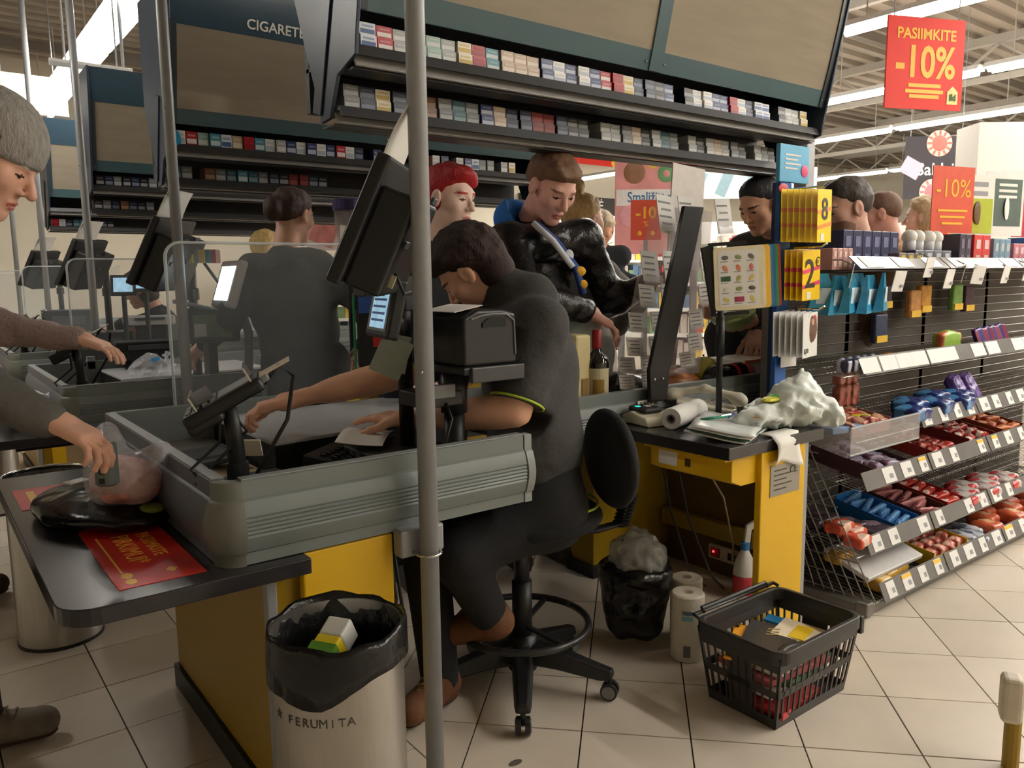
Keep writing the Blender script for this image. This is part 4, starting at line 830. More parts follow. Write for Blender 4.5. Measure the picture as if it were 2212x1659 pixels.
for z in (.205, .245): mb.v += [(BX + p[0], BY + p[1], z) for p in ro] + [(BX + p[0], BY + p[1], z) for p in ri]
for i in range(k_):
    j = (i + 1) % k_; o0, i0, o1, i1 = 0, k_, 2 * k_, 3 * k_
    for f in ((o0 + i, o0 + j, o1 + j, o1 + i), (i0 + j, i0 + i, i1 + i, i1 + j), (o1 + i, o1 + j, i1 + j, i1 + i), (o0 + j, o0 + i, i0 + i, i0 + j)): mb.f.append(f); mb.mi.append(0)
part(mb, 'rim', m_bk2, t, bevel=.004)
MB().tube([(1.80, 1.455, .248), (1.80, 1.475, .252), (2.2, 1.475, .252), (2.2, 1.455, .248)], .006, 8).build('handle', m_bk2, t, smooth=True)
MB().tube([(1.84, 1.466, .250), (1.84, 1.478, .262), (2.16, 1.478, .262), (2.16, 1.466, .250)], .006, 8).build('handle', m_bk2, t, smooth=True)
for x in (2.205,): MB().bx(x, x + .02, 1.17, 1.20, .18, .235).build('handle_hinge', m_bk2, t, bevel=.004)
LF = [((1.95, 1.29, .03), (.22, .17, .02), .1, (196, 60, 60), 'red'), ((2.05, 1.33, .051), (.22, .17, .02), -.1, (226, 222, 214), 'white'), ((1.97, 1.33, .074), (.25, .18, .02), .05, (226, 222, 214), 'cream'), ((2.03, 1.31, .098), (.26, .18, .02), .10, (90, 120, 90), 'green'), ((1.97, 1.31, .122), (.27, .19, .018), -.08, (214, 110, 110), 'pink'),
      ((1.99, 1.32, .145), (.29, .2, .014), .06, (228, 226, 220), 'white topmost'), ((1.93, 1.36, .160), (.24, .13, .010), .5, (246, 166, 20), 'orange'), ((1.985, 1.335, .171), (.20, .15, .010), .45, (34, 32, 34), 'black'), ((2.09, 1.31, .168), (.15, .13, .008), .25, (240, 226, 200), 'yellow and white'), ((1.98, 1.245, .165), (.24, .07, .006), .1, (238, 236, 232), 'folded white'), ((2.13, 1.37, .165), (.05, .14, .01), .3, (40, 130, 190), 'blue')]
for i, (c, s_, a, rgb, nm) in enumerate(LF):
    b = thing('leaflet_bundle', '%s printed leaflet bundle in the dark shopping basket%s' % (nm, ', topmost' if nm == 'black' else ''), 'leaflets', c, 'leaflets in the basket')
    MB().box(c, s_, rotz(a) @ Matrix.Rotation(R_(4 if i > 5 else 0), 3, 'X')).build('pages', M('leaflet_%d' % i, rgb, .4), b, bevel=.002)
    if nm == 'black':
        for q in range(3): MB().box(Vector(c) + rotz(a) @ Vector((.02 + .02 * q, .01, .0056)), (.006, .06, .001), rotz(a + .3)).build('print', M('gold_print', (176, 150, 90), .4), b)
    if 'yellow' in nm: MB().box(Vector(c) + rotz(a) @ Vector((0, -.01, .0045)), (.10, .05, .002), rotz(a)).build('print', M('leaf_yellow', (246, 206, 40), .5), b)
    if nm == 'folded white': MB().tube([Vector(c) + Vector((-.0 + .06 * math.cos(R_(q)), .03 * math.sin(R_(q)) - .0, .008)) for q in range(0, 181, 20)], .011, 6, flat=.3).build('print', m_blk, b)
t = thing('floor_mark', 'small dark smudge on a tile in front of the stool', 'mark', (1.20, 1.50, .001)); MB().ball((1.165, 1.535, .0006), (.022, .012, .0008), 10).build('smudge', M('smudge', (90, 80, 70), .8), t)
t = thing('aisle_barrier', 'pale plastic end of a barrier at the frame edge on the tiles', 'barrier', (2.12, .72, 0))
MB().box((2.14, .735, .19), (.06, .05, .12), rotz(.5)).build('cap', M('barrier_cream', (206, 196, 176), .5), t, bevel=.014, bseg=3); MB().tube([(2.15, .73, 0), (2.15, .73, .14)], .02, 12).build('leg', m_yeld, t)
# ------------------------------------------------------------------ confectionery rack by the desk
m_rack = M('rack_steel_grey', (120, 116, 110), .4, metal=.3, var=.05); m_wire = M('rack_wire', (150, 146, 138), .35, metal=.5, var=.05)
m_strip = M('price_strip', (118, 116, 114), .22, var=.04); m_card = M('price_card', (232, 231, 228), .45, var=.02); m_cardy = M('price_card_yellow', (240, 196, 70), .45)
RX0, RX1, RB = 2.76, 5.3, 1.88
t = thing('confectionery_rack', 'grey wire confectionery rack with white price strips to the right of the desk', 'rack', (4.0, 1.7, 0)); CR = t
# name, front y, z of strip top, x start, back lift
SH = [('top', 1.65, 1.335, 2.915, .0), ('fifth', 1.58, .940, 2.88, .03), ('fourth', 1.52, .700, 3.24, .05), ('third', 1.50, .518, 2.78, .07), ('second', 1.50, .258, 2.83, .07), ('lowest', 1.42, .105, 2.80, .06)]
for x in (RX0, 3.30, 4.0, 4.7, RX1): MB().bx(x - .018, x + .018, RB, RB + .05, 0, 1.34 if x > RX0 else 1.38).build('upright', m_rack, t, bevel=.002)
MB().bx(RX0 - .05, RX1, 1.43, RB, .0, .045).build('base', m_rack, t, bevel=.004); MB().box((RX0 - .03, 1.44, .03), (.05, .05, .05)).build('base_foot', m_rack, t, bevel=.006)
wb = MB()
for i in range(30): wb.tube([(RX0, RB - .004, .06 + i * .043), (RX1, RB - .004, .06 + i * .043)], .002, 4)
tag(wb.build('back_wires', m_wire, t), kind='stuff')
for i in range(13):            # sloping wires of the open side
    y1 = 1.40 + .042 * i
    MB().tube([(RX0 - .02, y1, .05), (RX0 - .02, min(RB, y1 + .30), .60)], .0028, 5).build('side_wire', m_wire, t)
for i in range(9): MB().tube([(RX0 - .02, 1.42 + .03 * i, .06 + .065 * i), (RX0 - .02, RB, .06 + .065 * i)], .0025, 5).build('side_wire', m_wire, t)
for i in range(8): MB().tube([(RX0, 1.60 + .012 * i, .68 + .075 * i), (RX0, RB, .68 + .075 * i)], .0022, 5).build('side_wire', m_wire, t)
MB().bx(RX0, RX1, RB, RB + .012, .04, 1.28).build('back_panel', M('rack_back_shade', (78, 72, 66), .7), t)  # panel added; its dark colour stands in for shade behind the wires
q = random.Random(11)
for nm, y, z, x0, lift in SH:
    zt = z - .06
    mb = MB(); mb.add([(x0, y, zt - .004), (RX1, y, zt - .004), (RX1, RB, zt + lift - .004), (x0, RB, zt + lift - .004), (x0, y, zt), (RX1, y, zt), (RX1, RB, zt + lift), (x0, RB, zt + lift)], [(3, 2, 1, 0), (4, 5, 6, 7), (0, 1, 5, 4), (1, 2, 6, 5), (2, 3, 7, 6), (3, 0, 4, 7)])
    if nm in ('top',): mb.build('shelf_' + nm, m_rack, t)
    else:
        wm_ = MB(); n = int((RX1 - RX0) / .026)
        for i in range(n): x = RX0 + .026 * i; wm_.tube([(x, y + .005, zt), (x, RB, zt + lift)], .0018, 4)
        for i in range(5): f = i / 4; wm_.tube([(RX0, y + f * (RB - y), zt + lift * f - .002), (RX1, y + f * (RB - y), zt + lift * f - .002)], .0025, 4)
        tag(wm_.build('wire_shelf', m_wire, t), kind='stuff')
    x = x0; sx = Vector((1, 0, 0)); tilt = R_(48 if nm == 'top' else 24); rt_ = Matrix.Rotation(-tilt, 3, 'X')
    for L_ in ((.52, .56, .58, .62) if nm != 'top' else (.75, .8, .83)):
        hgt = .072; c = Vector((x + L_ / 2, y - .004, z - .03)); st_ = MB().box(c, (L_ - .012, .004, hgt), rt_).build('price_strip', m_strip, t)
        nn = 4 if nm != 'top' else 3
        for i in range(nn):
            if q.random() < .12: continue
            cx = x + L_ * (i + .5) / nn + q.uniform(-.01, .01); w_ = q.choice((.06, .07, .085)) if nm not in ('top', 'fifth') else .13
            MB().box(Vector((cx, y - .004, z - .03)) + rt_ @ Vector((0, -.003, 0)), (w_, .002, .06), rt_).build('price_label', m_card, st_)
            if q.random() < .25 and nm in ('third', 'lowest'): MB().box(Vector((cx, y - .004, z - .03)) + rt_ @ Vector((0, -.0045, .021)), (w_, .001, .014), rt_).build('label_band', m_cardy, st_)
            if w_ < .1: MB().box(Vector((cx, y - .004, z - .03)) + rt_ @ Vector((.012, -.0045, -.006)), (w_ * .3, .001, .018), rt_).build('label_price', M('label_print', (150, 150, 156), .5), st_)
        x += L_
# little price tags hanging under the top shelf
for i, (x, z, a) in enumerate(((2.86, 1.255, .5), (3.22, 1.23, -.1), (3.47, 1.285, .05), (3.66, 1.235, 0), (3.80, 1.26, .4), (3.95, 1.25, -.3), (4.25, 1.25, 0), (4.5, 1.26, .1))):
    tg = thing('hanging_price_tag', 'white price tag, %s from the desk end under the top rack shelf' % ORD[i], 'price tag', (x, 1.62, z - .04), 'hanging price tags')
    MB().box((x, 1.62, z), (.075, .003, .085), Matrix.Rotation(R_(12), 3, 'X') @ rotz(a)).build('card', m_card, tg); MB().box((x + .02, 1.617, z - .02), (.02, .003, .012), Matrix.Rotation(R_(12), 3, 'X') @ rotz(a)).build('price_print', M('label_print'), tg)
    MB().tube([(x, 1.62, z + .04), (x, 1.66, z + .06), (x, 1.98, z + .07)], .0025, 5).build('hook', m_wire, tg)

# goods on the rack: bags and cartons
def pouch_mesh(key, w_, d_, h_, rgb, rgb2):
    if key in bpy.data.meshes: return bpy.data.meshes[key]
    sd = sum(map(ord, key)) % 97
    v, f = nets(lambda p: boxs(p + (.004 * wave(p, 60, sd) + .003 * wave(p, 140, sd))[..., None] + .25 * np.stack([0 * p[..., 0], 0 * p[..., 0], (p[..., 2] - h_ / 2) * np.clip((np.abs(p[..., 0]) / w_ * 2) ** 2 * .8 + (np.abs(p[..., 1]) / d_ * 2) ** 2 * .8, 0, 2)], -1), (0, 0, h_ / 2), (w_ * .49, d_ * .49, h_ / 2), min(w_, d_, h_) * .22), (-w_ * .62, -d_ * .62, -h_ * .3), (w_ * .62, d_ * .62, h_ * 1.3), max(w_, d_) / 16)
    c = v[f].mean(1); k = (np.sin(c[:, 0] * 3.1 / w_ * 2 + sd) + np.sin(c[:, 1] * 3.1 / d_ * 2.3 + sd * 2) > .5).astype(int)
    return np_mesh(key, [(v, f, k)], [M(key + '_a', rgb, .25, var=.15, nscale=40), M(key + '_b', rgb2, .25, var=.15, nscale=40)])
NW = 'one two three four five six seven eight nine ten'.split()
def goods(nm, lb, cat, me, locs, grp, rz=0., tilt=0., roll=0.):
    for i, l in enumerate(locs):
        o = bpy.data.objects.new(nm, me); COL.objects.link(o); o.location = l; o.rotation_euler = (tilt + q.uniform(-.06, .06), roll, rz + q.uniform(-.12, .12))
        tag(o, lb + (', %s from the desk end' % ORD[i] if len(locs) > 1 else ''), cat, grp)
def shelf_pt(nm, x, f):
    for a, y, z, x0, lift in SH:
        if a == nm: return Vector((x, y + .02 + f * (RB - y - .02), z - .06 + lift * f + .004))
def carton(nm, x, f0, f1, w_, h_, rgb, lb, items, irgb, irgb2, icat, ilb, n=5, m_=2, isz=None):
    """open display carton following the shelf, with single bars inside"""
    a, b = shelf_pt(nm, x, f0), shelf_pt(nm, x, f1); d = b - a; L_ = d.length; rot = basis((1, 0, 0), (0, -d.z, d.y)); y_ = d.normalized(); n_ = Vector((1, 0, 0)).cross(y_)
    rot = Matrix((Vector((1, 0, 0)), y_, n_)).transposed(); t = thing('display_carton', lb, 'carton', a, 'display cartons on the rack'); mm = M('carton_%d_%d_%d' % rgb, rgb, .5)
    MB().box(a + d / 2 + n_ * .002, (w_, L_, .004), rot).build('bottom', mm, t)
    for s_ in (-1, 1): MB().box(a + d / 2 + Vector((s_ * w_ / 2, 0, 0)) + n_ * h_ / 2, (.004, L_, h_), rot).build('side', mm, t)
    MB().box(a + n_ * h_ * .35, (w_, .004, h_ * .7), rot).build('front', mm, t); MB().box(b + n_ * h_ * .6, (w_, .004, h_ * 1.2), rot).build('back', mm, t)
    iw, il = w_ / m_ * .9, L_ / n * .86; me = pouch_mesh('%s_%d_%d' % (items, int(iw * 1000), int(il * 1000)), iw, il, h_ * .7, irgb, irgb2)
    for i in range(n):
        for j in range(m_):
            o = bpy.data.objects.new(items, me); COL.objects.link(o); o.location = a + d * ((i + .5) / n) + Vector((w_ * ((j + .5) / m_ - .5), 0, 0)) + n_ * (.012 + q.uniform(0, .012)); o.rotation_euler = (math.atan2(d.z, d.y) + q.uniform(-.15, .15), q.uniform(-.2, .2), q.uniform(-.3, .3))
            tag(o, ilb.replace('wrapped', 'wrapped', 1) + ', row %s%s' % (NW[i], ', column %s' % NW[j] if m_ > 1 else ''), icat, ilb)
carton('lowest', 3.42, .02, .55, .30, .07, (214, 176, 40), 'yellow open carton of small sausages on the lowest rack shelf', 'snack_sausage', (170, 84, 70), (214, 170, 150), 'snack', 'reddish wrapped snack in the yellow lowest-shelf carton', 4, 4)
carton('second', 3.18, .02, .75, .19, .06, (30, 110, 180), 'bright blue carton of blue bars on the second rack shelf', 'chocolate_bar', (96, 150, 200), (60, 110, 170), 'bar', 'blue wrapped bar in the bright blue carton', 7, 1)
carton('second', 3.42, .04, .75, .20, .06, (90, 52, 40), 'brown carton of pink bars on the second rack shelf', 'chocolate_bar', (176, 110, 112), (110, 56, 56), 'bar', 'pinkish wrapped bar in the brown carton', 7, 1)
carton('second', 3.63, .04, .7, .15, .06, (176, 34, 30), 'red carton on the second rack shelf', 'chocolate_bar', (190, 60, 50), (220, 200, 190), 'bar', 'red wrapped bar in the red carton', 5, 1)
carton('third', 3.02, .02, .75, .26, .06, (70, 40, 46), 'dark maroon carton of silver-violet bars on the third shelf', 'chocolate_bar', (178, 168, 190), (110, 76, 96), 'bar', 'silver violet wrapped bar in the maroon carton', 4, 2)
carton('third', 3.50, .04, .6, .2, .05, (150, 40, 36), 'red carton of red bars on the third shelf', 'chocolate_bar', (170, 50, 46), (206, 150, 130), 'bar', 'red wrapped bar in the red third-shelf carton', 4, 2)
carton('third', 3.86, .04, .7, .26, .06, (110, 30, 30), 'dark red carton of red and white bars on the third shelf', 'chocolate_bar', (180, 60, 54), (230, 214, 200), 'bar', 'red and white bar in the dark red carton', 5, 2)
carton('third', 4.2, .04, .7, .24, .06, (130, 60, 30), 'rust carton of orange bars on the third shelf', 'chocolate_bar', (200, 110, 60), (150, 60, 40), 'bar', 'orange wrapped bar in the rust carton', 5, 2)
carton('fourth', 2.93, .05, .6, .28, .05, (150, 96, 92), 'pinkish tray of sweets at the desk end of the fourth shelf', 'sweet_box', (196, 150, 120), (170, 80, 80), 'sweets', 'pale wrapped sweet in the pinkish tray', 3, 4)
goods('sweet_bag', 'dark violet sweet bag on the second shelf', 'sweets', pouch_mesh('violet_bag', .16, .13, .05, (70, 58, 66), (130, 110, 124)), [shelf_pt('second', 2.93, .35), shelf_pt('second', 3.0, .15), shelf_pt('second', 2.88, .6)], 'violet sweet bags')
goods('sweet_bag', 'orange-red shiny sweet bag at the second shelf side', 'sweets', pouch_mesh('redshiny_bag', .10, .08, .05, (206, 84, 60), (226, 190, 170)), [Vector((2.80, 1.52, .235)), Vector((2.83, 1.56, .25)), Vector((2.78, 1.58, .275))], 'orange-red sweet bags')
goods('sweet_bag', 'gold sweet bag on the lowest shelf', 'sweets', pouch_mesh('gold_bag', .10, .08, .05, (196, 150, 60), (226, 200, 140)), [Vector((2.88, 1.47, .06)), Vector((2.97, 1.49, .062)), Vector((2.82, 1.60, .14)), Vector((3.06, 1.50, .065))], 'gold sweet bags')
goods('candy_stick', 'silver blue wrapped candy stick on the lowest shelf', 'sweets', pouch_mesh('silver_candy', .05, .14, .035, (196, 200, 210), (110, 120, 140)), [shelf_pt('lowest', 3.64 + .03 * i, .1 + .06 * (i % 3)) + Vector((0, 0, .012 * (i % 2))) for i in range(6)], 'silver candy sticks')
goods('lollipop_bag', 'red and tan lollipop bag on the lowest shelf', 'sweets', pouch_mesh('lolly_bag', .11, .12, .07, (190, 90, 60), (210, 170, 130)), [shelf_pt('lowest', 3.88 + .09 * i, .1 + .12 * (i % 3)) for i in range(8)], 'lollipop bags')
goods('wafer_pack', 'white and red wafer pack on the second shelf', 'sweets', pouch_mesh('wafer_bag', .10, .13, .05, (210, 200, 196), (190, 60, 60)), [shelf_pt('second', 3.78 + .075 * i, .1 + .1 * (i % 3)) for i in range(8)], 'wafer packs')
goods('chocolate_bag', 'dark blue chocolate bag on the fourth shelf', 'sweets', pouch_mesh('blue_bag', .13, .12, .07, (34, 50, 110), (70, 130, 180)), [shelf_pt('fourth', 3.28 + .07 * i, .08 + .12 * (i % 3)) + Vector((0, 0, .01 * (i % 2))) for i in range(8)], 'dark blue chocolate bags')
goods('chocolate_bag', 'violet chocolate bag leaning on the fourth shelf', 'sweets', pouch_mesh('violet_choc', .07, .05, .16, (110, 80, 150), (60, 40, 110)), [shelf_pt('fourth', 3.80 + .06 * i, .12 + .05 * (i % 2)) for i in range(4)], 'violet chocolate bags', tilt=-.5)
goods('gum_packet', 'small dark gum packet on the fifth shelf', 'gum', pouch_mesh('gum_dark', .045, .05, .06, (60, 60, 76), (170, 170, 190)), [shelf_pt('fifth', 2.82 + .055 * i, .04 + .0 * i) for i in range(5)], 'dark gum packets')
goods('gum_packet', 'small orange gum packet on the fifth shelf', 'gum', pouch_mesh('gum_orange', .05, .06, .045, (226, 150, 50), (190, 90, 70)), [shelf_pt('fifth', 3.05 + .06 * i, .08 + .1 * (i % 2)) for i in range(5)], 'orange gum packets')
goods('gum_box', 'green and orange sweet box on the fifth shelf', 'sweets', pouch_mesh('gum_green', .16, .06, .11, (150, 190, 80), (200, 110, 70)), [shelf_pt('fifth', 3.78, .25)], 'green sweet box')
goods('chocolate_bar', 'deep blue chocolate bar standing on the fifth shelf', 'sweets', pouch_mesh('deepblue', .12, .03, .12, (44, 40, 120), (120, 40, 70)), [shelf_pt('fifth', 4.1 + .11 * i, .1 + .05 * i) for i in range(4)], 'deep blue bars', tilt=-.35)
goods('sweet_bag', 'red brown sweet bag hanging above the fourth shelf', 'sweets', pouch_mesh('hang_brown', .06, .04, .10, (140, 84, 70), (190, 110, 96)), [Vector((2.98 + .05 * (i % 3), 1.72, .72 + .09 * (i // 3))) for i in range(6)], 'red brown hanging bags')
# yellow-green sweets box at the desk end of the fourth shelf
t = thing('sweets_box', 'bright yellow-green box with red print on the fourth rack shelf', 'box', (2.92, 1.75, .68)); rb_ = rotz(-.35)
MB().box((2.98, 1.70, .695), (.10, .2, .03), rb_).build('box', M('lime_box', (200, 206, 40), .4), t, bevel=.003); MB().box((2.985, 1.685, .7115), (.06, .12, .002), rb_).build('print', M('box_red', (200, 60, 50), .4), t)
t = thing('sweets_box', 'flat pale blue box at the corner of the fourth rack shelf', 'box', (2.80, 1.63, .68)); MB().box((2.80, 1.66, .68), (.16, .2, .025), rotz(-.2)).build('box', M('paleblue_box', (130, 160, 196), .4), t, bevel=.003); MB().box((2.80, 1.65, .6935), (.10, .12, .002), rotz(-.2)).build('print', m_card, t)
t = thing('clear_tray', 'clear acrylic tray front at the desk end of the fourth shelf', 'tray', (2.9, 1.52, .6))
p_ = MB(); p_.bx(2.70, 3.22, 1.505, 1.509, .60, .70); p_.box((2.70, 1.66, .67), (.004, .31, .1), Matrix.Rotation(R_(12), 3, 'X')); p_.build('pane', m_clear('acrylic', (206, 200, 200), .3), t); MB().tube([(2.70, 1.507, .702), (3.22, 1.507, .702)], .004, 6).build('pane_edge', m_plexie, t); MB().tube([(2.70, 1.507, .60), (3.22, 1.507, .60)], .004, 6).build('pane_edge', m_plexie, t)
t = thing('shelf_tray', 'long pale plastic tray between the two lowest rack shelves', 'tray', (2.95, 1.6, .15)); MB().box((2.99, 1.55, .152), (.42, .20, .02), Matrix.Rotation(R_(20), 3, 'X')).build('tray', M('tray_pale', (196, 194, 192), .35), t, bevel=.004)

# hanging turquoise bags
me = bpy.data.meshes.new('wipe_pack')
mb = MB()
def wp(a, b): w_ = .035 + .012 * abs(2 * b - 1) ** 2; return w_
rings = []
for j in range(7):
    f = j / 6; w_ = .016 + .046 * f; th = .004 + .016 * f; z = .15 * (1 - f) - .15
    rings.append([Vector((-w_, -th, z)), Vector((w_, -th, z)), Vector((w_, th, z)), Vector((-w_, th, z))])
mb.loft(rings); mb.mat(1).bx(-.028, .028, -.0165, -.0155, -.115, -.055); wme = mb.mesh('wipe_pack', [M('turquoise_pack', (60, 150, 190), .25, var=.2, nscale=60), M('turquoise_label', (190, 214, 224), .4, var=.1)])
for i in range(9):
    o = bpy.data.objects.new('wipe_pack', wme); COL.objects.link(o); o.location = (2.80 + .042 * i, 1.70 - .03 * (i % 3), 1.265 - .008 * (i % 2)); o.rotation_euler = (.05, 0, (-.75, -.1, .35)[i % 3]); tag(o, 'turquoise packet, %s from the desk end, hanging below the top rack shelf' % ORD[i], 'packet', 'turquoise packets')
# dark hanging goods deeper in
for i, (x, z, rgb, lb) in enumerate(((3.45, 1.17, (60, 50, 70), 'dark violet hanging packet with yellow base'), (3.42, 1.02, (50, 60, 90), 'navy hanging packet on the middle hooks'), (3.72, 1.12, (196, 140, 80), 'tan hanging packet on the back wires'), (3.82, 1.14, (214, 150, 60), 'orange hanging packet on the back wires'), (4.15, 1.14, (120, 160, 80), 'green hanging packet on the back wires'), (4.28, 1.13, (70, 40, 60), 'plum hanging packet on the back wires'))):
    t = thing('hanging_packet', lb, 'packet', (x, 1.8, z - .06)); MB().box((x, 1.80, z), (.10, .03, .13)).build('packet', M('hp_%d' % i, rgb, .35, var=.3, nscale=30), t, bevel=.008); MB().box((x, 1.783, z - .045), (.09, .004, .03)).build('print', m_cardy, t)

# cartons along the rack top
def topbox(x, w_, h_, rgb, lb, rows, dots, y=1.70, d_=.16, z=1.277):
    t = thing('top_carton', lb, 'carton', (x, y, z)); mm = M('top_%d_%d_%d' % rgb, rgb, .35, var=.1, nscale=25)
    n = rows
    for i in range(n): MB().bx(x - w_ / 2 + w_ * i / n + .001, x - w_ / 2 + w_ * (i + 1) / n - .001, y, y + d_, z, z + h_).build('pack', mm, t, bevel=.003)
    if dots:
        md = M('dot_%d_%d_%d' % dots, dots, .4)
        for i in range(n):
            for j in (.28, .72): MB().box((x - w_ / 2 + w_ * (i + .5) / n, y - .0008, z + h_ * j), (w_ / n * .5, .0016, h_ * .26)).build('print', md, t)
topbox(2.93, .15, .085, (196, 150, 146), 'pinkish low cartons at the desk end of the rack top', 4, (230, 200, 190))
topbox(3.20, .44, .16, (44, 48, 84), 'navy carton row with pale dots on the rack top', 6, (110, 114, 150), y=1.73)
topbox(3.40, .20, .07, (120, 112, 110), 'low grey cartons with yellow corner on the rack top', 3, (200, 180, 80), y=1.665, d_=.05)
topbox(3.68, .34, .085, (110, 112, 124), 'grey and silver cartons below the white bottle caps', 4, (196, 198, 204))
topbox(3.99, .12, .165, (70, 66, 80), 'dark grey carton beside the red carton on the rack top', 2, (120, 110, 130))
topbox(4.17, .18, .165, (206, 70, 70), 'red carton with white panels on the rack top', 2, (226, 190, 190))
topbox(4.40, .20, .15, (120, 150, 170), 'blue-grey cartons right of the red carton on the rack top', 3, (180, 190, 190))
topbox(4.68, .28, .13, (190, 120, 130), 'pink cartons on the rack top', 4, (220, 190, 200))
topbox(5.02, .30, .17, (60, 110, 170), 'blue cartons at the far end of the rack top', 4, (210, 220, 230))
for i in range(4):
    t = thing('deodorant', 'round white cap bottle, %s from the navy cartons on the rack top' % ORD[i], 'bottle', (3.57 + .075 * i, 1.74, 1.36), 'white capped bottles'); x = 3.57 + .072 * i + (.03 if i > 1 else 0)
    MB().lathe([(.026, 1.362), (.028, 1.37), (.028, 1.405)], (x, 1.76, 0), 14).build('body', m_lgrey, t, smooth=True); MB().ball((x, 1.76, 1.422), (.034, .034, .032), 14).build('cap', m_white, t, smooth=True)
# poster cards standing on the rack
def card(x, y, z0, w_, h_, a, lb, mm, cat='poster'):
    t = thing('promo_card', lb, cat, (x, y, z0)); ex = Vector((math.cos(a), math.sin(a), 0)); n = Vector((math.sin(a), -math.cos(a), 0)); c = Vector((x, y, z0 + h_ / 2)); MB().box(c, (w_, .004, h_), rotz(a)).build('sheet', mm, t); return t, c, ex, n
t, c, ex, n = card(4.01, 1.78, 1.45, .28, .31, -.25, 'orange-red discount poster standing on the rack top', M('poster_red', (214, 84, 60), .5)); text('-10%', c + n * .003 + UP * .05, ex, UP, .12, m_py, t);
for i in range(3): MB().box(c + n * .003 - UP * (.05 + .03 * i), (.20 - .03 * i, .002, .010), rotz(-.25)).build('print', m_py, t)
t, c, ex, n = card(4.29, 1.78, 1.45, .22, .29, -.25, 'white and lime poster with brown photo on the rack top', m_paper); MB().box(c + n * .003 - UP * .055, (.20, .002, .17), rotz(-.25)).build('picture', M('poster_lime', (176, 186, 50), .5), t); MB().ball(c + n * .003 - UP * .04, (.05, .005, .06), 12).build('picture_spot', M('poster_brown', (96, 66, 36), .5), t)
for i in range(2): MB().box(c + n * .003 + UP * (.10 - .045 * i), (.12, .002, .022), rotz(-.25)).build('print', M('label_print'), t)
t, c, ex, n = card(4.62, 1.78, 1.45, .26, .30, -.25, 'grey-green poster with a white bottle picture on the rack top', m_paper); MB().box(c + n * .003 + UP * .02, (.22, .002, .24), rotz(-.25)).build('picture', M('poster_green', (84, 100, 92), .5), t); MB().ball(c + n * .005 - UP * .01, (.03, .005, .06), 12).build('bottle_picture', m_paper, t)
for i in range(3): MB().box(c + n * .005 + UP * (.11 - .03 * i), (.14, .002, .014), rotz(-.25)).build('print', m_paper, t)
t, c, ex, n = card(4.95, 1.78, 1.45, .3, .3, -.25, 'red poster at the far end of the rack top', M('poster_crimson', (190, 50, 66), .5))

# ------------------------------------------------------------------ gift card stand on the rack end
t = thing('gift_card_stand', 'tall blue gift card stand with light blue header beside the rack', 'stand', (2.62, 1.75, 0))
m_blu = M('stand_blue', (30, 92, 168), .35, var=.05); m_hb = M('header_blue', (90, 176, 220), .4, var=.1, nscale=14)
MB().bx(2.585, 2.655, 1.755, 1.775, .76, 1.60).build('board', m_blu, t, bevel=.002); MB().bx(2.60, 2.64, 1.775, 1.80, .0, 1.60).build('spine', M('stand_navy', (24, 44, 84), .4), t)
MB().bx(2.57, 2.755, 1.75, 1.768, 1.60, 1.735).build('header', m_hb, t, bevel=.002)
for i in range(4): MB().bx(2.60, 2.70 - .02 * (i % 2), 1.7485, 1.7505, 1.695 - .016 * i, 1.701 - .016 * i).build('header_print', m_paper, t)
MB().ball((2.725, 1.748, 1.645), (.022, .002, .022), 16).build('header_badge', M('badge_pink', (226, 70, 130), .4), t); MB().ball((2.60, 1.752, 1.575), (.03, .003, .02), 14).build('logo', M('logo_red', (206, 40, 60), .4), t)
MB().bx(2.60, 2.70, 1.74, 1.743, .915, .96).build('price_card', m_card, t)
for z in (1.575, 1.36, 1.135): MB().tube([(2.65, 1.76, z), (2.65, 1.62, z), (2.65, 1.60, z + .012)], .004, 6).build('hook', m_chrome, t)
def hang_cards(n, c, w_, h_, rgb, lb, grp, big, sub, a, stripe):
    mm = M('hang_%d_%d_%d' % rgb, rgb, .4, var=.03)
    for i in range(n):
        last = i == n - 1; o = Vector(c) + Vector((.010 * i, -.018 * i, -.001 * i)); t = thing('gift_card', lb + (', foremost' if last else ', %s from the board' % ORD[i]), 'gift card', o, grp); r3 = rotz(a) @ Matrix.Rotation(R_(-2), 3, 'Y')
        MB().box(o, (w_, .0025, h_), r3).build('card', mm, t, bevel=.001)
        ex, up = r3 @ Vector((1, 0, 0)), r3 @ UP; nn = r3 @ Vector((0, -1, 0))
        if stripe:
            for k, dz in enumerate((.02, -.035)): MB().box(o + nn * .0016 + up * dz, (w_, .001, .014), r3 @ Matrix.Rotation(R_(-8 if last else 0), 3, 'Y')).build('stripe', M('stripe_' + stripe[0], stripe[1], .4), t)
        if last:
            text(big[0], o + nn * .0025 + ex * big[2] + up * big[3], ex, up, big[1], M('card_black', (50, 40, 20), .5) if stripe else M('card_grey', (90, 90, 90), .5), t, bold=.001)
            if sub: text(sub[0], o + nn * .0025 + ex * sub[2] + up * sub[3], ex, up, sub[1], M('card_black', (50, 40, 20), .5), t)
            MB().box(o + nn * .002 + ex * w_ * -.15 - up * h_ * .40, (w_ * .22, .001, h_ * .14), r3).build('barcode', m_paper, t)
            if not stripe:
                MB().ball(o + nn * .002 + ex * .012 + up * .02, (.034, .003, .05), 16).build('portrait', M('portrait_brown', (110, 76, 64), .5, var=.3), t); MB().ball(o + nn * .0028 + ex * .014 + up * .045, (.012, .003, .016), 12).build('portrait_face', M('portrait_skin', (206, 160, 140), .5), t); MB().ball(o + nn * .0022 + ex * .034 + up * .05, (.014, .003, .022), 12).build('portrait_spot', M('portrait_red', (206, 70, 80), .5), t)
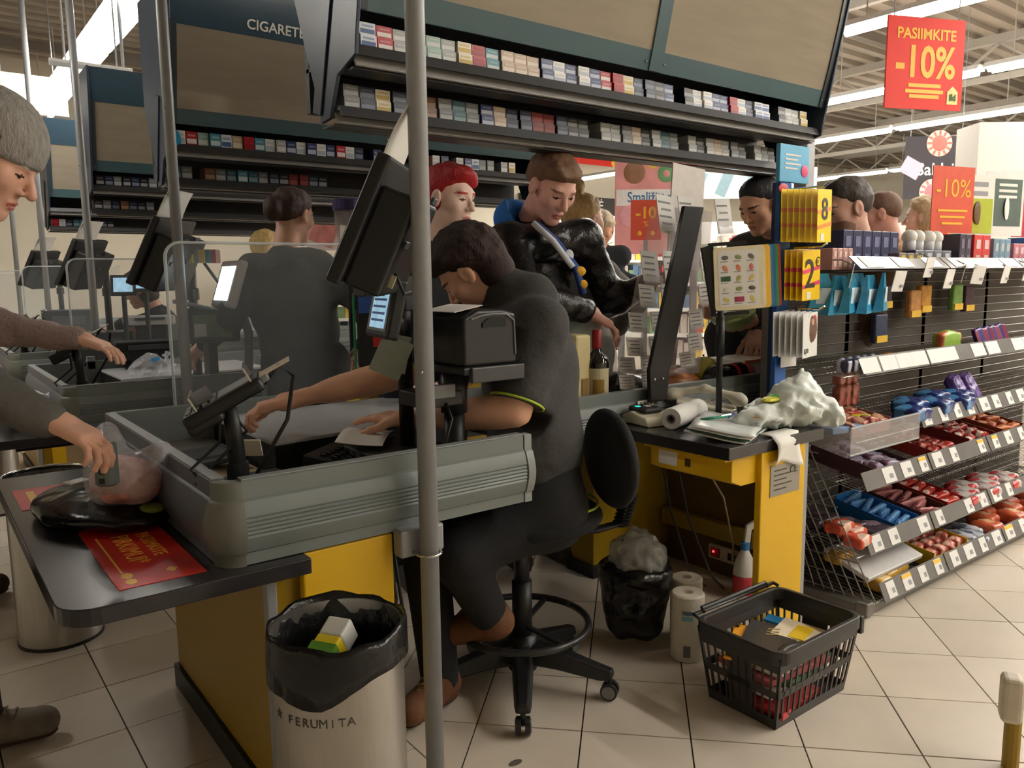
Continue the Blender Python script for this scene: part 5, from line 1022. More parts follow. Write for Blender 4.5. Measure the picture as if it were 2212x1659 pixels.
hang_cards(7, (2.625, 1.745, 1.478), .115, .19, (246, 214, 20), 'yellow gift card in the upper hanging bundle', 'upper yellow gift cards', ('8', .11, .0, .02), None, .12, ('orange', (240, 150, 60)))
hang_cards(4, (2.655, 1.735, 1.262), .125, .185, (246, 206, 20), 'yellow two euro gift card in the middle bundle', 'middle yellow gift cards', ('2', .15, -.012, 0), ('€', .05, .042, .045), .05, ('pink', (226, 70, 110)))
hang_cards(6, (2.60, 1.745, 1.045), .125, .165, (232, 232, 230), 'white gift card in the lower hanging bundle', 'lower white gift cards', ('1,50', .022, -.035, -.058), None, .15, None)

# ------------------------------------------------------------------ produce code flip book on a pole
t = thing('flip_book', 'rotary flip book of produce pictures on a black pole on the desk', 'flip book', (2.26, 1.76, .74))
MB().tube([(2.262, 1.76, .74), (2.262, 1.76, 1.14)], .011, 12).build('pole', m_blk, t, smooth=True); MB().tube([(2.262, 1.76, .98), (2.262, 1.76, 1.12)], .016, 12).build('pole_collar', m_blk, t, smooth=True); MB().lathe([(.05, 0), (.05, .01), (.015, .02)], (2.262, 1.76, .74), 18).build('foot', m_blk, t)
rf = Matrix((RT, HD, UP)).transposed() @ Matrix.Rotation(R_(-3.5), 3, 'Y'); fx, fu, fn_ = rf @ Vector((1, 0, 0)), rf @ UP, rf @ Vector((0, -1, 0)); fo = Vector((2.345, 1.75, 1.252))
b = MB(); b.prism([(-.125, .115), (-.082, .125), (-.082, -.115), (-.095, -.13), (-.105, -.06)], fo - fn_ * .006, fx, fu, -fn_, .02); part(b, 'spine', m_blk, t, bevel=.002)
MB().box(fo - fx * .03 - fu * .123 - fn_ * .02, (.13, .03, .012), rf).build('spine_tray', m_blk, t); MB().box(fo - fx * .03 + fu * .123 - fn_ * .02, (.13, .03, .012), rf).build('spine_tray', m_blk, t)
CC = [(236, 226, 190), (226, 218, 196), (240, 190, 60), (240, 196, 90), (60, 120, 170), (40, 110, 150), (60, 140, 80), (170, 60, 40)]
for i in range(8):
    o = fo + fx * (.0115 * i) - fn_ * (.007 * i); cmt = M('flip_%d' % i, CC[i], .4)
    mb = MB(); mb.prism(rrect(.172, .222, .012, 3), o, fx, fu, -fn_, .005); cd = part(mb, 'page', cmt, t)
    if i == 0:
        mb = MB(); mb.prism(rrect(.142, .196, .014, 3), o + fn_ * .0008, fx, fu, -fn_, .0006); part(mb, 'page_sheet', m_paper, cd)
        pics = [(110, 110, 110), (150, 160, 110), (110, 110, 100), (226, 140, 110), (226, 130, 100), (220, 130, 120), (60, 100, 70), (180, 180, 110), (230, 200, 120), (230, 226, 200), (150, 160, 110), (110, 90, 90), (210, 200, 120), (170, 60, 90), (226, 210, 110)]
        for k in range(15):
            r_, c_ = divmod(k, 3); pc = o + fx * (-.046 + .046 * c_) + fu * (.074 - .037 * r_) + fn_ * .0012
            if k in (6, 13): MB().box(pc, (.034, .001, .018), rf).build('picture', M('pic_%d' % k, pics[k], .5, var=.3, nscale=90), cd)
            else: MB().ball(pc, (.013, .0012, .008), 10, rf @ Matrix.Rotation(.3 * k, 3, 'Y')).build('picture', M('pic_%d' % k, pics[k], .5, var=.2, nscale=90), cd)
            MB().box(pc - fx * .004 - fu * .014, (.026, .0006, .003), rf).build('caption', M('label_print'), cd)

# ------------------------------------------------------------------ leaflet stand
t = thing('leaflet_stand', 'leaning black slab stand with clear pockets beside the conveyor belt', 'stand', (2.2, 2.0, .845))
b = MB(); b.prism([(-.048, .0), (.042, .0), (.052, .10), (.235, .72), (.125, .72), (-.055, .12)], (2.205, 1.985, .80), (1, 0, 0), (0, 0, 1), (0, 1, 0), .018); part(b, 'slab', m_blk2, t, bevel=.003)
for dx in (-.025, .02): MB().ball((2.20 + dx, 1.984, .885), (.006, .004, .006), 10).build('bolt', m_chrome, t)
m_pk = m_clear('pocket_clear', (216, 210, 212), .22, .1); m_pkd = m_clear('pocket_tint', (190, 176, 180), .35, .1)
def wing(x0, x1, lean, y, mm, nm):
    b = MB(); b.add([(x0, y, .86), (x1, y, .86), (x1 + lean, y + .03, 1.53), (x0 + lean, y + .03, 1.53), (x0, y + .004, .86), (x1, y + .004, .86), (x1 + lean, y + .034, 1.53), (x0 + lean, y + .034, 1.53)], [(0, 1, 2, 3), (7, 6, 5, 4), (0, 4, 5, 1), (1, 5, 6, 2), (2, 6, 7, 3), (3, 7, 4, 0)]); part(b, nm, mm, t)
wing(2.09, 2.32, .22, 2.10, m_pk, 'pocket_wing'); wing(2.38, 2.62, .10, 2.14, m_pkd, 'pocket_wing')
m_lf = M('leaflet_paper', (218, 216, 210), .6, var=.04); m_lfp = M('leaflet_print', (120, 116, 116), .6); n_l = 0
LROW = [(1.50, .095, .14), (1.30, .09, .12), (1.19, .085, .085), (1.09, .085, .075), (1.0, .085, .07), (.93, .085, .06), (.87, .08, .055)]
for r_, (z, w_, h_) in enumerate(LROW):
    for c_ in range(3):
        x = 2.13 + (z - .86) * .33 + .115 * c_ + (.10 if c_ == 2 else 0)
        if c_ == 2 and r_ > 5: continue
        y = 2.085 - .006 * c_ + .02 * (r_ % 2); l = thing('leaflet', 'white leaflet, %s column, row %s from the top of the clear pockets' % (('wide', 'middle', 'far')[c_], ('one', 'two', 'three', 'four', 'five', 'six', 'seven')[r_]), 'leaflet', (x, y, z - h_ / 2), 'leaflets in the clear pockets')
        rl = Matrix.Rotation(R_(-14 + 3 * c_), 3, 'X') @ Matrix.Rotation(R_(5 - 4 * c_), 3, 'Y'); MB().box((x, y, z), (w_, .003, h_), rl).build('sheet', m_lf, l)
        for k in range(4): MB().box(Vector((x, y, z)) + rl @ Vector((-.008 + .006 * (k % 2), -.0022, .3 * h_ - .2 * h_ * k)), (w_ * (.7 - .15 * (k % 2)), .001, h_ * .05), rl).build('print', m_lfp, l)
        MB().box(Vector((x, y, z)) + rl @ Vector((0, -.012, -h_ * .45)), (w_ * 1.1, .002, h_ * .3), rl).build('pocket_lip', m_pk, l)
t = thing('backing_board', 'blank pale board rising behind the leaflet pockets', 'board', (2.62, 2.2, 1.3)); MB().box((2.60, 2.21, 1.50), (.20, .006, .42), Matrix.Rotation(R_(4), 3, 'Y')).build('sheet', M('board_pale', (214, 206, 198), .5), t)
sg = thing('rail_sticker', 'small white barcode sticker on the belt rail', 'sticker', (2.16, 2.01, .79)); MB().box((2.155, 2.0095, .795), (.085, .002, .024)).build('sheet', m_paper, sg)
for k in range(4): MB().box((2.13 + .018 * k, 2.008, .795), (.010, .002, .012)).build('print', m_lfp, sg)

# ------------------------------------------------------------------ goods on the belt
BZ = .775
t = thing('whisky_bottle', 'dark spirit bottle with red cap and cream label on the belt', 'bottle', (2.02, 2.13, BZ))
mb = MB(); mb.lathe([(.002, 0), (.045, 0), (.048, .006), (.048, .165), (.044, .185), (.026, .205), (.017, .218), (.016, .25)], (2.02, 2.13, BZ), 26); smoothby(mb.build('glass', M('dark_glass', (20, 14, 12), .08, coat=.5), t), 50)
MB().lathe([(.018, .225), (.0185, .23), (.0185, .292), (.014, .295)], (2.02, 2.13, BZ), 18).build('cap', M('cap_red', (140, 30, 34), .35), t, smooth=True)
mb = MB(); a0 = math.atan2(-2.13, -2.02); mb.loft([[Vector((2.02 + .0487 * math.cos(a0 + 2.2 * (k / 10 - .5)), 2.13 + .0487 * math.sin(a0 + 2.2 * (k / 10 - .5)), BZ + z)) for k in range(11)] for z in (.03, .155)], closed=False); mb.build('label', M('label_cream', (206, 194, 160), .5), t)
mb = MB(); mb.loft([[Vector((2.02 + .0492 * math.cos(a0 + .15 + .9 * (k / 6 - .5)), 2.13 + .0492 * math.sin(a0 + .15 + .9 * (k / 6 - .5)), BZ + z)) for k in range(7)] for z in (.055, .115)], closed=False); mb.build('label_picture', M('label_gold', (150, 116, 50), .3), t)
t = thing('cream_carton', 'tall cream carton with glass bottle necks behind it on the belt', 'carton', (1.95, 2.15, BZ)); MB().box((1.945, 2.17, BZ + .14), (.075, .10, .28)).build('carton', M('carton_cream', (216, 200, 150), .5), t, bevel=.01); MB().box((1.95, 2.118, BZ + .07), (.03, .003, .10)).build('print', M('carton_print', (150, 120, 70), .5), t)
for i, (x, y) in enumerate(((1.94, 2.27), (2.0, 2.29))):
    t = thing('small_bottle', 'small bottle with silver neck, %s behind the cream carton' % ('first' if i == 0 else 'second'), 'bottle', (x, y, BZ)); mb = MB(); mb.lathe([(.002, 0), (.03, 0), (.03, .18), (.014, .22), (.013, .29), (.017, .293), (.017, .33)], (x, y, BZ), 16); mb.build('glass', M('brown_glass', (60, 40, 24), .1), t, smooth=True); MB().lathe([(.018, .29), (.018, .335)], (x, y, BZ), 16).build('cap', m_lgrey, t)
t = thing('clear_carrier_bag', 'clear plastic carrier bag standing on the belt behind the spirit bottle', 'plastic bag', (2.15, 2.3, BZ))
blob('film', lambda p: smax(ell(p + (.02 * wave(p, 24, 5) + .008 * wave(p, 60))[..., None], (2.12, 2.30, .90), (.16, .09, .24)), -(p[..., 2] - .778), .01), (1.9, 2.15, .76), (2.36, 2.46, 1.2), .012, M('clear_bag_pale', (214, 222, 216), .15, alpha=.42, var=.15, nscale=12, bump=.5, bscale=14), t)
t = thing('bread_bag', 'brown bag of bread rolls on the belt', 'package', (2.50, 2.16, BZ)); blob('bag', lambda p: smax(ell(p + (.012 * wave(p, 50, 2))[..., None], (2.52, 2.2, .82), (.14, .10, .055)), -(p[..., 2] - .776), .01), (2.32, 2.06, .765), (2.72, 2.34, .90), .009, M('bread_brown', (170, 110, 60), .3, var=.25, nscale=30), t); MB().box((2.55, 2.11, .80), (.1, .004, .03), rotz(.1)).build('label', m_paper, t)
t = thing('cola_bottle', 'cola bottle with red label lying on the belt', 'bottle', (2.88, 2.16, BZ)); mb = MB(); mb.lathe([(.002, 0), (.04, .004), (.048, .03), (.046, .10), (.048, .18), (.045, .24), (.02, .29), (.015, .31)], (2.75, 2.15, .832), 24, rot=frame_z((1, .12, 0))); smoothby(mb.build('body', M('cola_dark', (18, 12, 12), .08, coat=.5), t), 50)
mb = MB(); mb.lathe([(.0465, .095), (.0465, .165)], (2.75, 2.15, .832), 24, rot=frame_z((1, .12, 0)), caps=False); mb.build('label', M('cola_red', (206, 40, 50), .35), t); mb = MB(); mb.lathe([(.0482, .18), (.0465, .235)], (2.75, 2.15, .832), 24, rot=frame_z((1, .12, 0)), caps=False); mb.build('pink_print', M('cola_pink', (206, 110, 130), .35), t)
MB().lathe([(.017, .305), (.017, .325), (.002, .326)], (2.75, 2.15, .832), 16, rot=frame_z((1, .12, 0))).build('cap', M('cap_lime', (190, 200, 60), .4), t)
for i, (x, y, z, r, rgb, lb, cat) in enumerate(((2.70, 2.12, .833, .056, (22, 20, 22), 'glossy black round melon-like fruit on the belt', 'fruit'), (2.715, 2.20, .85, .07, (196, 190, 90), 'large yellow-green round fruit behind the black one', 'fruit'), (2.645, 2.115, .825, .026, (46, 50, 84), 'small dark blue round fruit', 'fruit'), (2.655, 2.095, .80, .026, (110, 150, 50), 'small green round fruit beside the blue one', 'fruit'))):
    o = MB().ball((x, y, z), r, 24).build('round_fruit', M('fruit_%d' % i, rgb, .08, var=.08, coat=.6), None, smooth=True); tag(o, lb, cat)
    s_ = MB().tube([(x, y, z + r * .96), (x + .004, y, z + r * 1.08)], .004, 6).build('stalk', M('stalk', (90, 70, 30), .7), o)
t = thing('paper_cup', 'white paper cup standing on the belt', 'cup', (2.62, 2.30, BZ)); mb = MB(); mb.lathe([(.026, 0), (.036, .10), (.038, .104), (.034, .104), (.024, .004)], (2.66, 2.34, BZ + .10), 22); mb.build('cup', m_white, t, smooth=True); MB().lathe([(.037, .104), (.037, .112), (.03, .114)], (2.66, 2.34, BZ + .10), 22).build('lid', m_paper, t); MB().lathe([(.03, 0), (.03, .1)], (2.66, 2.34, BZ), 18).build('base', m_white, t)
t = thing('white_carton', 'flat white carton with orange edge at the far end of the belt', 'carton', (3.1, 2.25, BZ)); MB().box((3.12, 2.26, .83), (.36, .22, .11)).build('carton', m_paper, t, bevel=.003); MB().box((3.12, 2.148, .88), (.36, .004, .012)).build('orange_edge', M('edge_orange', (226, 110, 50), .5), t)
t = thing('black_package', 'black wrapped package on the belt beside the spirit bottle', 'package', (2.22, 2.14, BZ)); blob('wrap', lambda p: smax(ell(p + (.008 * wave(p, 50, 6))[..., None], (2.24, 2.20, .80), (.15, .10, .085)), -(p[..., 2] - .776), .01), (2.05, 2.07, .765), (2.42, 2.34, .91), .009, m_film, t)
# ------------------------------------------------------------------ people
def V(*a): return np.array(a, np.float32)
def unit(v): v = np.array(v, np.float32); return v / np.linalg.norm(v)
hd, rt, upv = np.array(HD), np.array(RT), V(0, 0, 1)
def head_local(q, nose=1., jaw=1., ears=True):
    d = ell(q, (0, -.012, .03), (.074, .095, .086)); d = smin(d, ell(q, (0, .028, -.036), (.056 * jaw, .060, .080)), .035)
    d = smin(d, ell(q, (0, .066, -.100), (.024 * jaw, .018, .018)), .03)
    for s in (-1, 1): d = smin(d, ell(q, (s * .043, .052, -.018), (.022, .024, .026)), .02)
    d = smin(d, cap(q, (-.032, .076, .022), (.032, .076, .022), .011), .018)
    for s in (-1, 1): d = smax(d, -(ell(q, (s * .031, .100, .003), (.018, .020, .011))), .012)
    for s in (-1, 1): d = smin(d, ell(q, (s * .031, .072, .002), (.0135, .0125, .0115)), .004)
    d = smin(d, cap(q, (0, .084, .014), (0, .084 + .022 * nose, -.030), .0065, .0115), .008)
    for s in (-1, 1): d = smin(d, ell(q, (s * .012, .090, -.034), (.0085, .010, .007)), .006)
    d = smin(d, ell(q, (0, .082, -.062), (.023, .012, .006)), .006); d = smin(d, ell(q, (0, .080, -.073), (.020, .012, .0065)), .006)
    d = smax(d, -ell(q, (0, .097, -.0672), (.024, .012, .0018)), .003)
    if ears:
        for s in (-1, 1):
            e = smax(ell(q, (s * .079, -.006, -.002), (.010, .021, .034)), -ell(q, (s * .089, .0, -.002), (.007, .011, .019)), .005); d = smin(d, e, .006)
    d = smin(d, cap(q, (0, -.028, -.06), (0, -.045, -.19), .052, .056), .03)
    return d
def head_mats(c, beard):
    """material index per face from its place on the head"""
    x, y, z = np.abs(c[:, 0]), c[:, 1], c[:, 2]; k = np.zeros(len(c), int)
    if beard: k[(y > .005) & (z < -.035 - .5 * np.maximum(0, .05 - y)) & (z > -.125) & ~((x < .02) & (z > -.05) & (y > .09))] = 4
    k[(((x - .031) / .014) ** 2 + ((z - .0) / .0045) ** 2 < 1) & (y > .05)] = 1
    k[(((x - .033) / .020) ** 2 + ((z - .0245 + .12 * np.abs(x - .03)) / .0045) ** 2 < 1) & (y > .05)] = 2
    k[((x / .022) ** 2 + ((z + .067) / .0105) ** 2 < 1) & (y > .075)] = 3
    return k
def frame3(fwd, up):
    f = unit(fwd); u = np.array(up, np.float32); r = unit(np.cross(f, u)); u = np.cross(r, f); return np.stack([r, f, u], 1)      # columns right, forward, up
def hair_fn(style):
    def short(q, off=.010, low=-.05, rough=.003):
        front = (.80 * q[..., 1] - 1.0 * (q[..., 2] - .052)) / 1.28 - .030 + .004 * wave(q, 150, 1); lowc = (low - q[..., 2] + 1.5 * np.maximum(q[..., 1] + .012, -.02)) / 1.3
        tp = np.clip(np.minimum(-front, -lowc) / .035, 0, 1) ** .7; sh = ell(q, (0, -.014, .032), (.0735, .0955, .0855)) - .0015 - off * tp + rough * tp * (wave(q, 90) + .6 * wave(q, 210, 2))
        return smax(smax(sh, front, .006), lowc, .006)
    if style == 'short': return short
    if style == 'buzz': return lambda q: short(q, .006, -.035, .001)
    if style == 'mop': return lambda q: smin(smin(short(q, .026, -.10, .004), ell(q + .003 * wave(q, 70)[..., None], (0, .055, .088), (.07, .05, .034)), .03), ell(q, (0, -.055, -.05), (.075, .06, .06)), .03)
    if style == 'quiff': return lambda q: smin(smin(smin(short(q, .016, -.06, .003), ell(q, (0, -.03, .0), (.082, .07, .07)), .02), ell(q + .004 * wave(q, 90)[..., None], (.008, .050, .092), (.064, .042, .026)), .03), ell(q + .004 * wave(q, 90)[..., None], (-.03, .064, .068), (.034, .024, .026)), .03)
    if style == 'fringe': return lambda q: smin(short(q, .013, -.055, .004), ell(q + .006 * wave(q, 110)[..., None], (0, .056, .074), (.060, .026, .026)), .03)
    if style == 'bun': return lambda q: smin(short(q, .013, -.07, .003), ell(q + .003 * wave(q, 90)[..., None], (0, -.125, .01), (.045, .045, .055)), .015)
    if style == 'topbun': return lambda q: smin(short(q, .013, -.07, .003), ell(q + .006 * wave(q, 80)[..., None], (0, -.06, .15), (.05, .05, .05)), .012)
    if style == 'bob': return lambda q: smax(smin(short(q, .022, -.06, .004), ell(q, (0, -.04, -.03), (.095, .075, .10)), .03), -(q[..., 2] + .11), .02)
    if style == 'beanie':
        def f(q):
            a = np.arctan2(q[..., 0], q[..., 1]); sh = ell(q, (0, -.018, .040), (.078, .104, .098)) - .014 + .0012 * np.sin(a * 60)
            return smax(sh, (.012 + .10 * q[..., 1] - q[..., 2]), .012)
        return f
HANDS = {}
def hand_sdf(w, d, pn, curl, side, s=1., spread=.12, thumb=.6):
    """w wrist, d pointing direction, pn back-of-hand normal, curl per joint (rad), side +1/-1 for the thumb"""
    d = unit(d); pn = np.array(pn, np.float32); pn = unit(pn - d * (pn @ d)); x = np.cross(d, pn) * side          # x towards the thumb
    seg = [('pal', w + d * .05 * s, np.stack([x, d, pn], 1))]; caps = [(w - d * .03 * s, w + d * .02 * s, .026 * s, .028 * s)]
    for i, (off, L, r) in enumerate(((.030, .078, .0092), (.010, .088, .0096), (-.011, .082, .0092), (-.031, .064, .0080))):
        p = w + d * .088 * s + x * off * s; a = 0.; sp = (off / .03) * spread; dd = unit(d + x * sp * .5)
        for j, f in enumerate((.45, .30, .25)):
            a += curl * (.8 + .12 * i) if j else curl * .55; v = dd * math.cos(a) - pn * math.sin(a); e = p + v * L * f * s; caps.append((p, e, r * s * (1 - .06 * j), r * s * (1 - .06 * (j + 1)))); p = e
    p = w + d * .025 * s + x * .030 * s; v = unit(d * .75 + x * thumb - pn * .35)
    for L, r in ((.042, .0125), (.034, .0105), (.026, .0095)): e = p + v * L * s; caps.append((p, e, r * s, r * s * .92)); p = e; v = unit(v + d * .25 - pn * .25 * curl)
    pts = np.array([c[0] for c in caps] + [c[1] for c in caps])
    def fn(q):
        r = boxs(q, seg[0][1], (.040 * s, .050 * s, .015 * s), .013 * s, seg[0][2])
        for k, c in enumerate(caps): r = smin(r, cap(q, *c), .012 * s if k in (0,) or k > 12 else .0045 * s)
        return r
    return fn, pts.min(0) - .03, pts.max(0) + .03
def multi(caps, ells, k, dis=None):
    def fn(p):
        q = p if dis is None else p + dis(p)[..., None]; d = None
        for c in caps: e = cap(q, *c); d = e if d is None else smin(d, e, k)
        for e_ in ells: e = ell(q, *e_); d = e if d is None else smin(d, e, k)
        return d
    return fn
def bounds(caps, ells):
    lo, hi = [], []
    for a, b, ra, *rb in caps:
        r = max([ra] + list(rb)); lo += [np.minimum(a, b) - r]; hi += [np.maximum(a, b) + r]
    for c, r, *_ in ells: lo.append(np.array(c) - max(r)); hi.append(np.array(c) + max(r))
    return np.min(lo, 0) - .05, np.max(hi, 0) + .05
def person(label, head, face, pelvis, arms, S=1., facing=None, skin=(222, 176, 152), hair='short', hairc=(60, 44, 34), top=(60, 60, 62), toprough=.9, topspec=.3, trousers=(30, 30, 34), legs=None, beard=None, sleeve=1., hands=((.5, .5), (.5, .5)), shoes=(60, 50, 44),
           h=.012, cup=None, wr=.0, topname=None, nose=1., topgirth=1., handdir=(None, None), bump=.25, hairrough=.6, shoulders=None, neckcol=None, pn=((0, 0, 1), (0, 0, 1)), clip=None, jaw=1., footdir=None, collar=0.):
    head, pelvis = V(*head), V(*pelvis); face = unit(face); facing = unit(face * V(1, 1, 0)) if facing is None else unit(facing); rgt = np.cross(facing, upv)
    up_h = V(0, 0, 1) if cup is None else V(*cup); Fh = frame3(face, up_h); neck = head - Fh[:, 2] * .19 * S - Fh[:, 1] * .045 * S
    chest = neck * .62 + pelvis * .38; belly = neck * .25 + pelvis * .75; tdir = unit(neck - pelvis)
    if shoulders is None: sh = [neck + s * rgt * .165 * S - tdir * .055 * S for s in (-1, 1)]
    else: sh = [V(*a) for a in shoulders]
    t = thing('person', label, 'person', (float(pelvis[0]), float(pelvis[1]), 0))
    ms = [M('skin_%d_%d_%d' % skin, skin, .5, spec=.35, var=.06, nscale=20), M('eye_dark', (46, 32, 28), .4), M('brow_%d_%d_%d' % hairc, tuple(int(.75 * c + .25 * s) for c, s in zip(hairc, skin)), .8), M('lip_%d' % skin[0], (int(skin[0] * .86), int(skin[1] * .66), int(skin[2] * .68)), .45), M('beard_%d' % (beard or skin)[0], beard or skin, .9)]
    # body: head and neck fine, hands fine, the rest coarse under the clothes
    v, f = nets(lambda q: head_local(q, nose, jaw), (-.105, -.125, -.21), (.105, .135, .13), .0042 if h < .014 else .006); k = head_mats(v[f].mean(1), beard); v = head + (v * S) @ Fh.T; parts = [(v, f, k)]
    core = [(pelvis, chest, .09 * S, .085 * S), (chest, neck, .08 * S, .042 * S)]
    for i, (el, wr_) in enumerate(arms):
        el, wr_ = V(*el), V(*wr_); core += [(sh[i], el, .028 * S, .028 * S), (el, wr_, .030 * S, .026 * S)] if sleeve >= 1 else [(sh[i], el, .044 * S, .042 * S), (el, wr_, .043 * S, .026 * S)]
        if sleeve < 1: core += [(el * .8 + wr_ * .2, el * .35 + wr_ * .65, .046 * S, .034 * S)]
        d = wr_ - el if handdir[i] is None else V(*handdir[i]); hf, lo, hi = hand_sdf(wr_, d, pn[i], hands[i][0], (1, -1)[i] * (1 if len(hands[i]) < 3 else hands[i][2]), S, thumb=hands[i][1]); v, f = nets(hf, lo, hi, .0042 if h < .014 else .007); parts.append((v, f, 0))
    L = legs or [[pelvis + rgt * s * .09 * S, pelvis + rgt * s * .10 * S + V(0, 0, -.44 * S), V(*(pelvis + rgt * s * .10 * S)[:2], .07)] for s in (-1, 1)]
    L = [[V(*a) for a in l] for l in L]
    for a, b, c in L: core += [(a, b, .065 * S, .045 * S), (b, c, .045 * S, .032 * S)]
    v, f = nets(multi(core, [], .03), *bounds(core, []), .018); parts.append((v, f, 0)); link('body', np_mesh('body', parts, ms), t)
    # hair or hat
    hf = hair_fn(hair); v, f = nets(hf, (-.125, -.19, -.13), (.125, .13, .22), .0045 if h < .014 else .006); v = head + (v * S) @ Fh.T
    link('hat' if hair == 'beanie' else 'hair', np_mesh('hair', [(v, f, 0)], [M('hair_%d_%d_%d' % hairc, hairc, hairrough, var=.25, nscale=120, bump=.5, bscale=260, stretch=(1, 1, .25))]), t)
    # upper clothing
    g = topgirth; lat = np.stack([rgt, facing, tdir], 1); c_ = []; e_ = [(chest, (.185 * S * g, .125 * S * g, .20 * S), lat), (belly, (.165 * S * g, .125 * S * g, .20 * S), lat)]
    c_ += [(sh[0], sh[1], .068 * S, .068 * S), (neck - tdir * .03 * S, neck + tdir * .012 * S + (head - neck) * collar, .062 * S, (.056 if not collar else .066) * S)] + ([(neck - Fh[:, 1] * .02 * S, neck - tdir * .06 * S, .084 * S, .09 * S)] if collar else [])
    for i, (el, wr_) in enumerate(arms):
        el, wr_ = V(*el), V(*wr_); c_.append((sh[i], el * .96 + sh[i] * .04 if sleeve >= .6 else sh[i] + (el - sh[i]) * sleeve / .6 * 1.0, .070 * S, .056 * S if sleeve >= .6 else .074 * S))
        if sleeve >= .6: c_.append((el, el + (wr_ - el) * (sleeve - .6) / .4 * .94, .058 * S, .044 * S))
    dis = (lambda p: wr * (np.abs(wave(p, 38, 1)) + .5 * wave(p, 70, 3))) if wr else None
    mt = M('top_%d_%d_%d_%d' % (top + (int(toprough * 100),)), top, toprough, spec=topspec, var=.08, nscale=60, bump=bump, bscale=90)
    fn = multi(c_, e_, .05, dis); lo, hi = bounds(c_, e_); fn2 = fn if clip is None else (lambda p: smax(fn(p), clip(p), .01))
    v, f = nets(fn2, lo, hi, h); tp = link(topname or 'jacket', np_mesh('jacket', [(v, f, 0)], [mt]), t)
    # trousers and shoes
    c_ = [(L[0][0], L[1][0], .115 * S, .115 * S), (belly, pelvis, .12 * S, .13 * S)]
    for a, b, c in L: c_ += [(a, b, .10 * S, .072 * S), (b, c, .072 * S, .055 * S)]
    v, f = nets(multi(c_, [], .04), *bounds(c_, []), max(.015, h)); link('trousers', np_mesh('trousers', [(v, f, 0)], [M('cloth_%d_%d_%d' % trousers, trousers, .9, var=.1, bump=.2)]), t)
    for a, b, c in L:
        fd = unit(footdir) if footdir is not None and c[2] < .12 else facing if abs(c[2] - .07) < .03 else facing * .9 + V(0, 0, -.3); toe = c + unit(fd) * .15 * S; toe[2] = max(toe[2] - .02, .035)
        cs = [(c + V(0, 0, .02), c - V(0, 0, .02) - fd * .03, .05 * S, .045 * S), (c - V(0, 0, .02), toe, .048 * S, .04 * S)]; v, f = nets(lambda p: smax(multi(cs, [], .03)(p), -(p[..., 2] - .004), .004), *bounds(cs, []), .009); so = link('shoe', np_mesh('shoe', [(v, f, 0)], [M('shoe_%d_%d_%d' % shoes, shoes, .75, var=.2, nscale=25, bump=.2)]), t)
        zb = max(.004, min(c[2], toe[2]) - .046 * S); sg = unit(toe - c); nn_ = V(-sg[1], sg[0], 0); 
        if c[2] < .12:
            v, f = nets(lambda p: smax(smax(multi(cs, [], .03)(p) - .005, p[..., 2] - .024, .004), -(p[..., 2] - .001), .003), *bounds(cs, []), .008); link('sole', np_mesh('sole', [(v, f, 0)], [M('sole_brown', (70, 52, 38), .8)]), so)
            for k in range(4): pc_ = c * (.75 - .16 * k) + toe * (.25 + .16 * k) + V(0, 0, .040 - .004 * k) * S; MB().tube([tuple(pc_ - nn_ * .022), tuple(pc_ + V(0, 0, .008)), tuple(pc_ + nn_ * .022)], .003, 6).build('lace', M('lace', (150, 136, 112), .8), so)
    return t, dict(neck=neck, chest=chest, belly=belly, sh=sh, tdir=tdir, rgt=rgt, facing=facing, Fh=Fh, L=L)

# customer in the grey beanie, reaching for his goods
pt_, J = person('man in a grey beanie and grey sweatshirt reaching over the packing ledge', (.176, 2.132, 1.541), rt * .80 + hd * .18 - upv * .50, (-.12, 2.32, .86), [((.02, 2.42, 1.12), (.12, 2.60, 1.0)), ((.085, 2.07, 1.06), (.236, 1.985, .965))], S=1.02, facing=rt * .9 + hd * .3, hair='beanie', hairc=(150, 146, 140), hairrough=.95,
    skin=(220, 170, 146), top=(98, 96, 92), hands=((.4, .5), (.62, .35)), pn=((0, 0, 1), tuple(upv * .8 + rt * .4)), handdir=(None, tuple(rt * .85 - upv * .42 - hd * .1)), shoes=(120, 110, 96), legs=[[(-.10, 2.42, .86), (-.02, 2.50, .45), (-.02, 2.52, .07)], [(-.06, 2.24, .86), (.03, 2.40, .45), (.06, 2.50, .07)]], nose=1.15, h=.011, wr=.006)
for i, ch in enumerate('ado'):
    q_ = V(*(.176, 2.132, 1.541)) + (V(.0926, .03 - .030 * i, .052) * 1.02) @ J['Fh'].T; nrm = J['Fh'][:, 0]; text(ch, q_ + nrm * .004, -J['Fh'][:, 1], J['Fh'][:, 2], .055, M('hat_print', (110, 96, 70), .8), pt_, depth=.001)

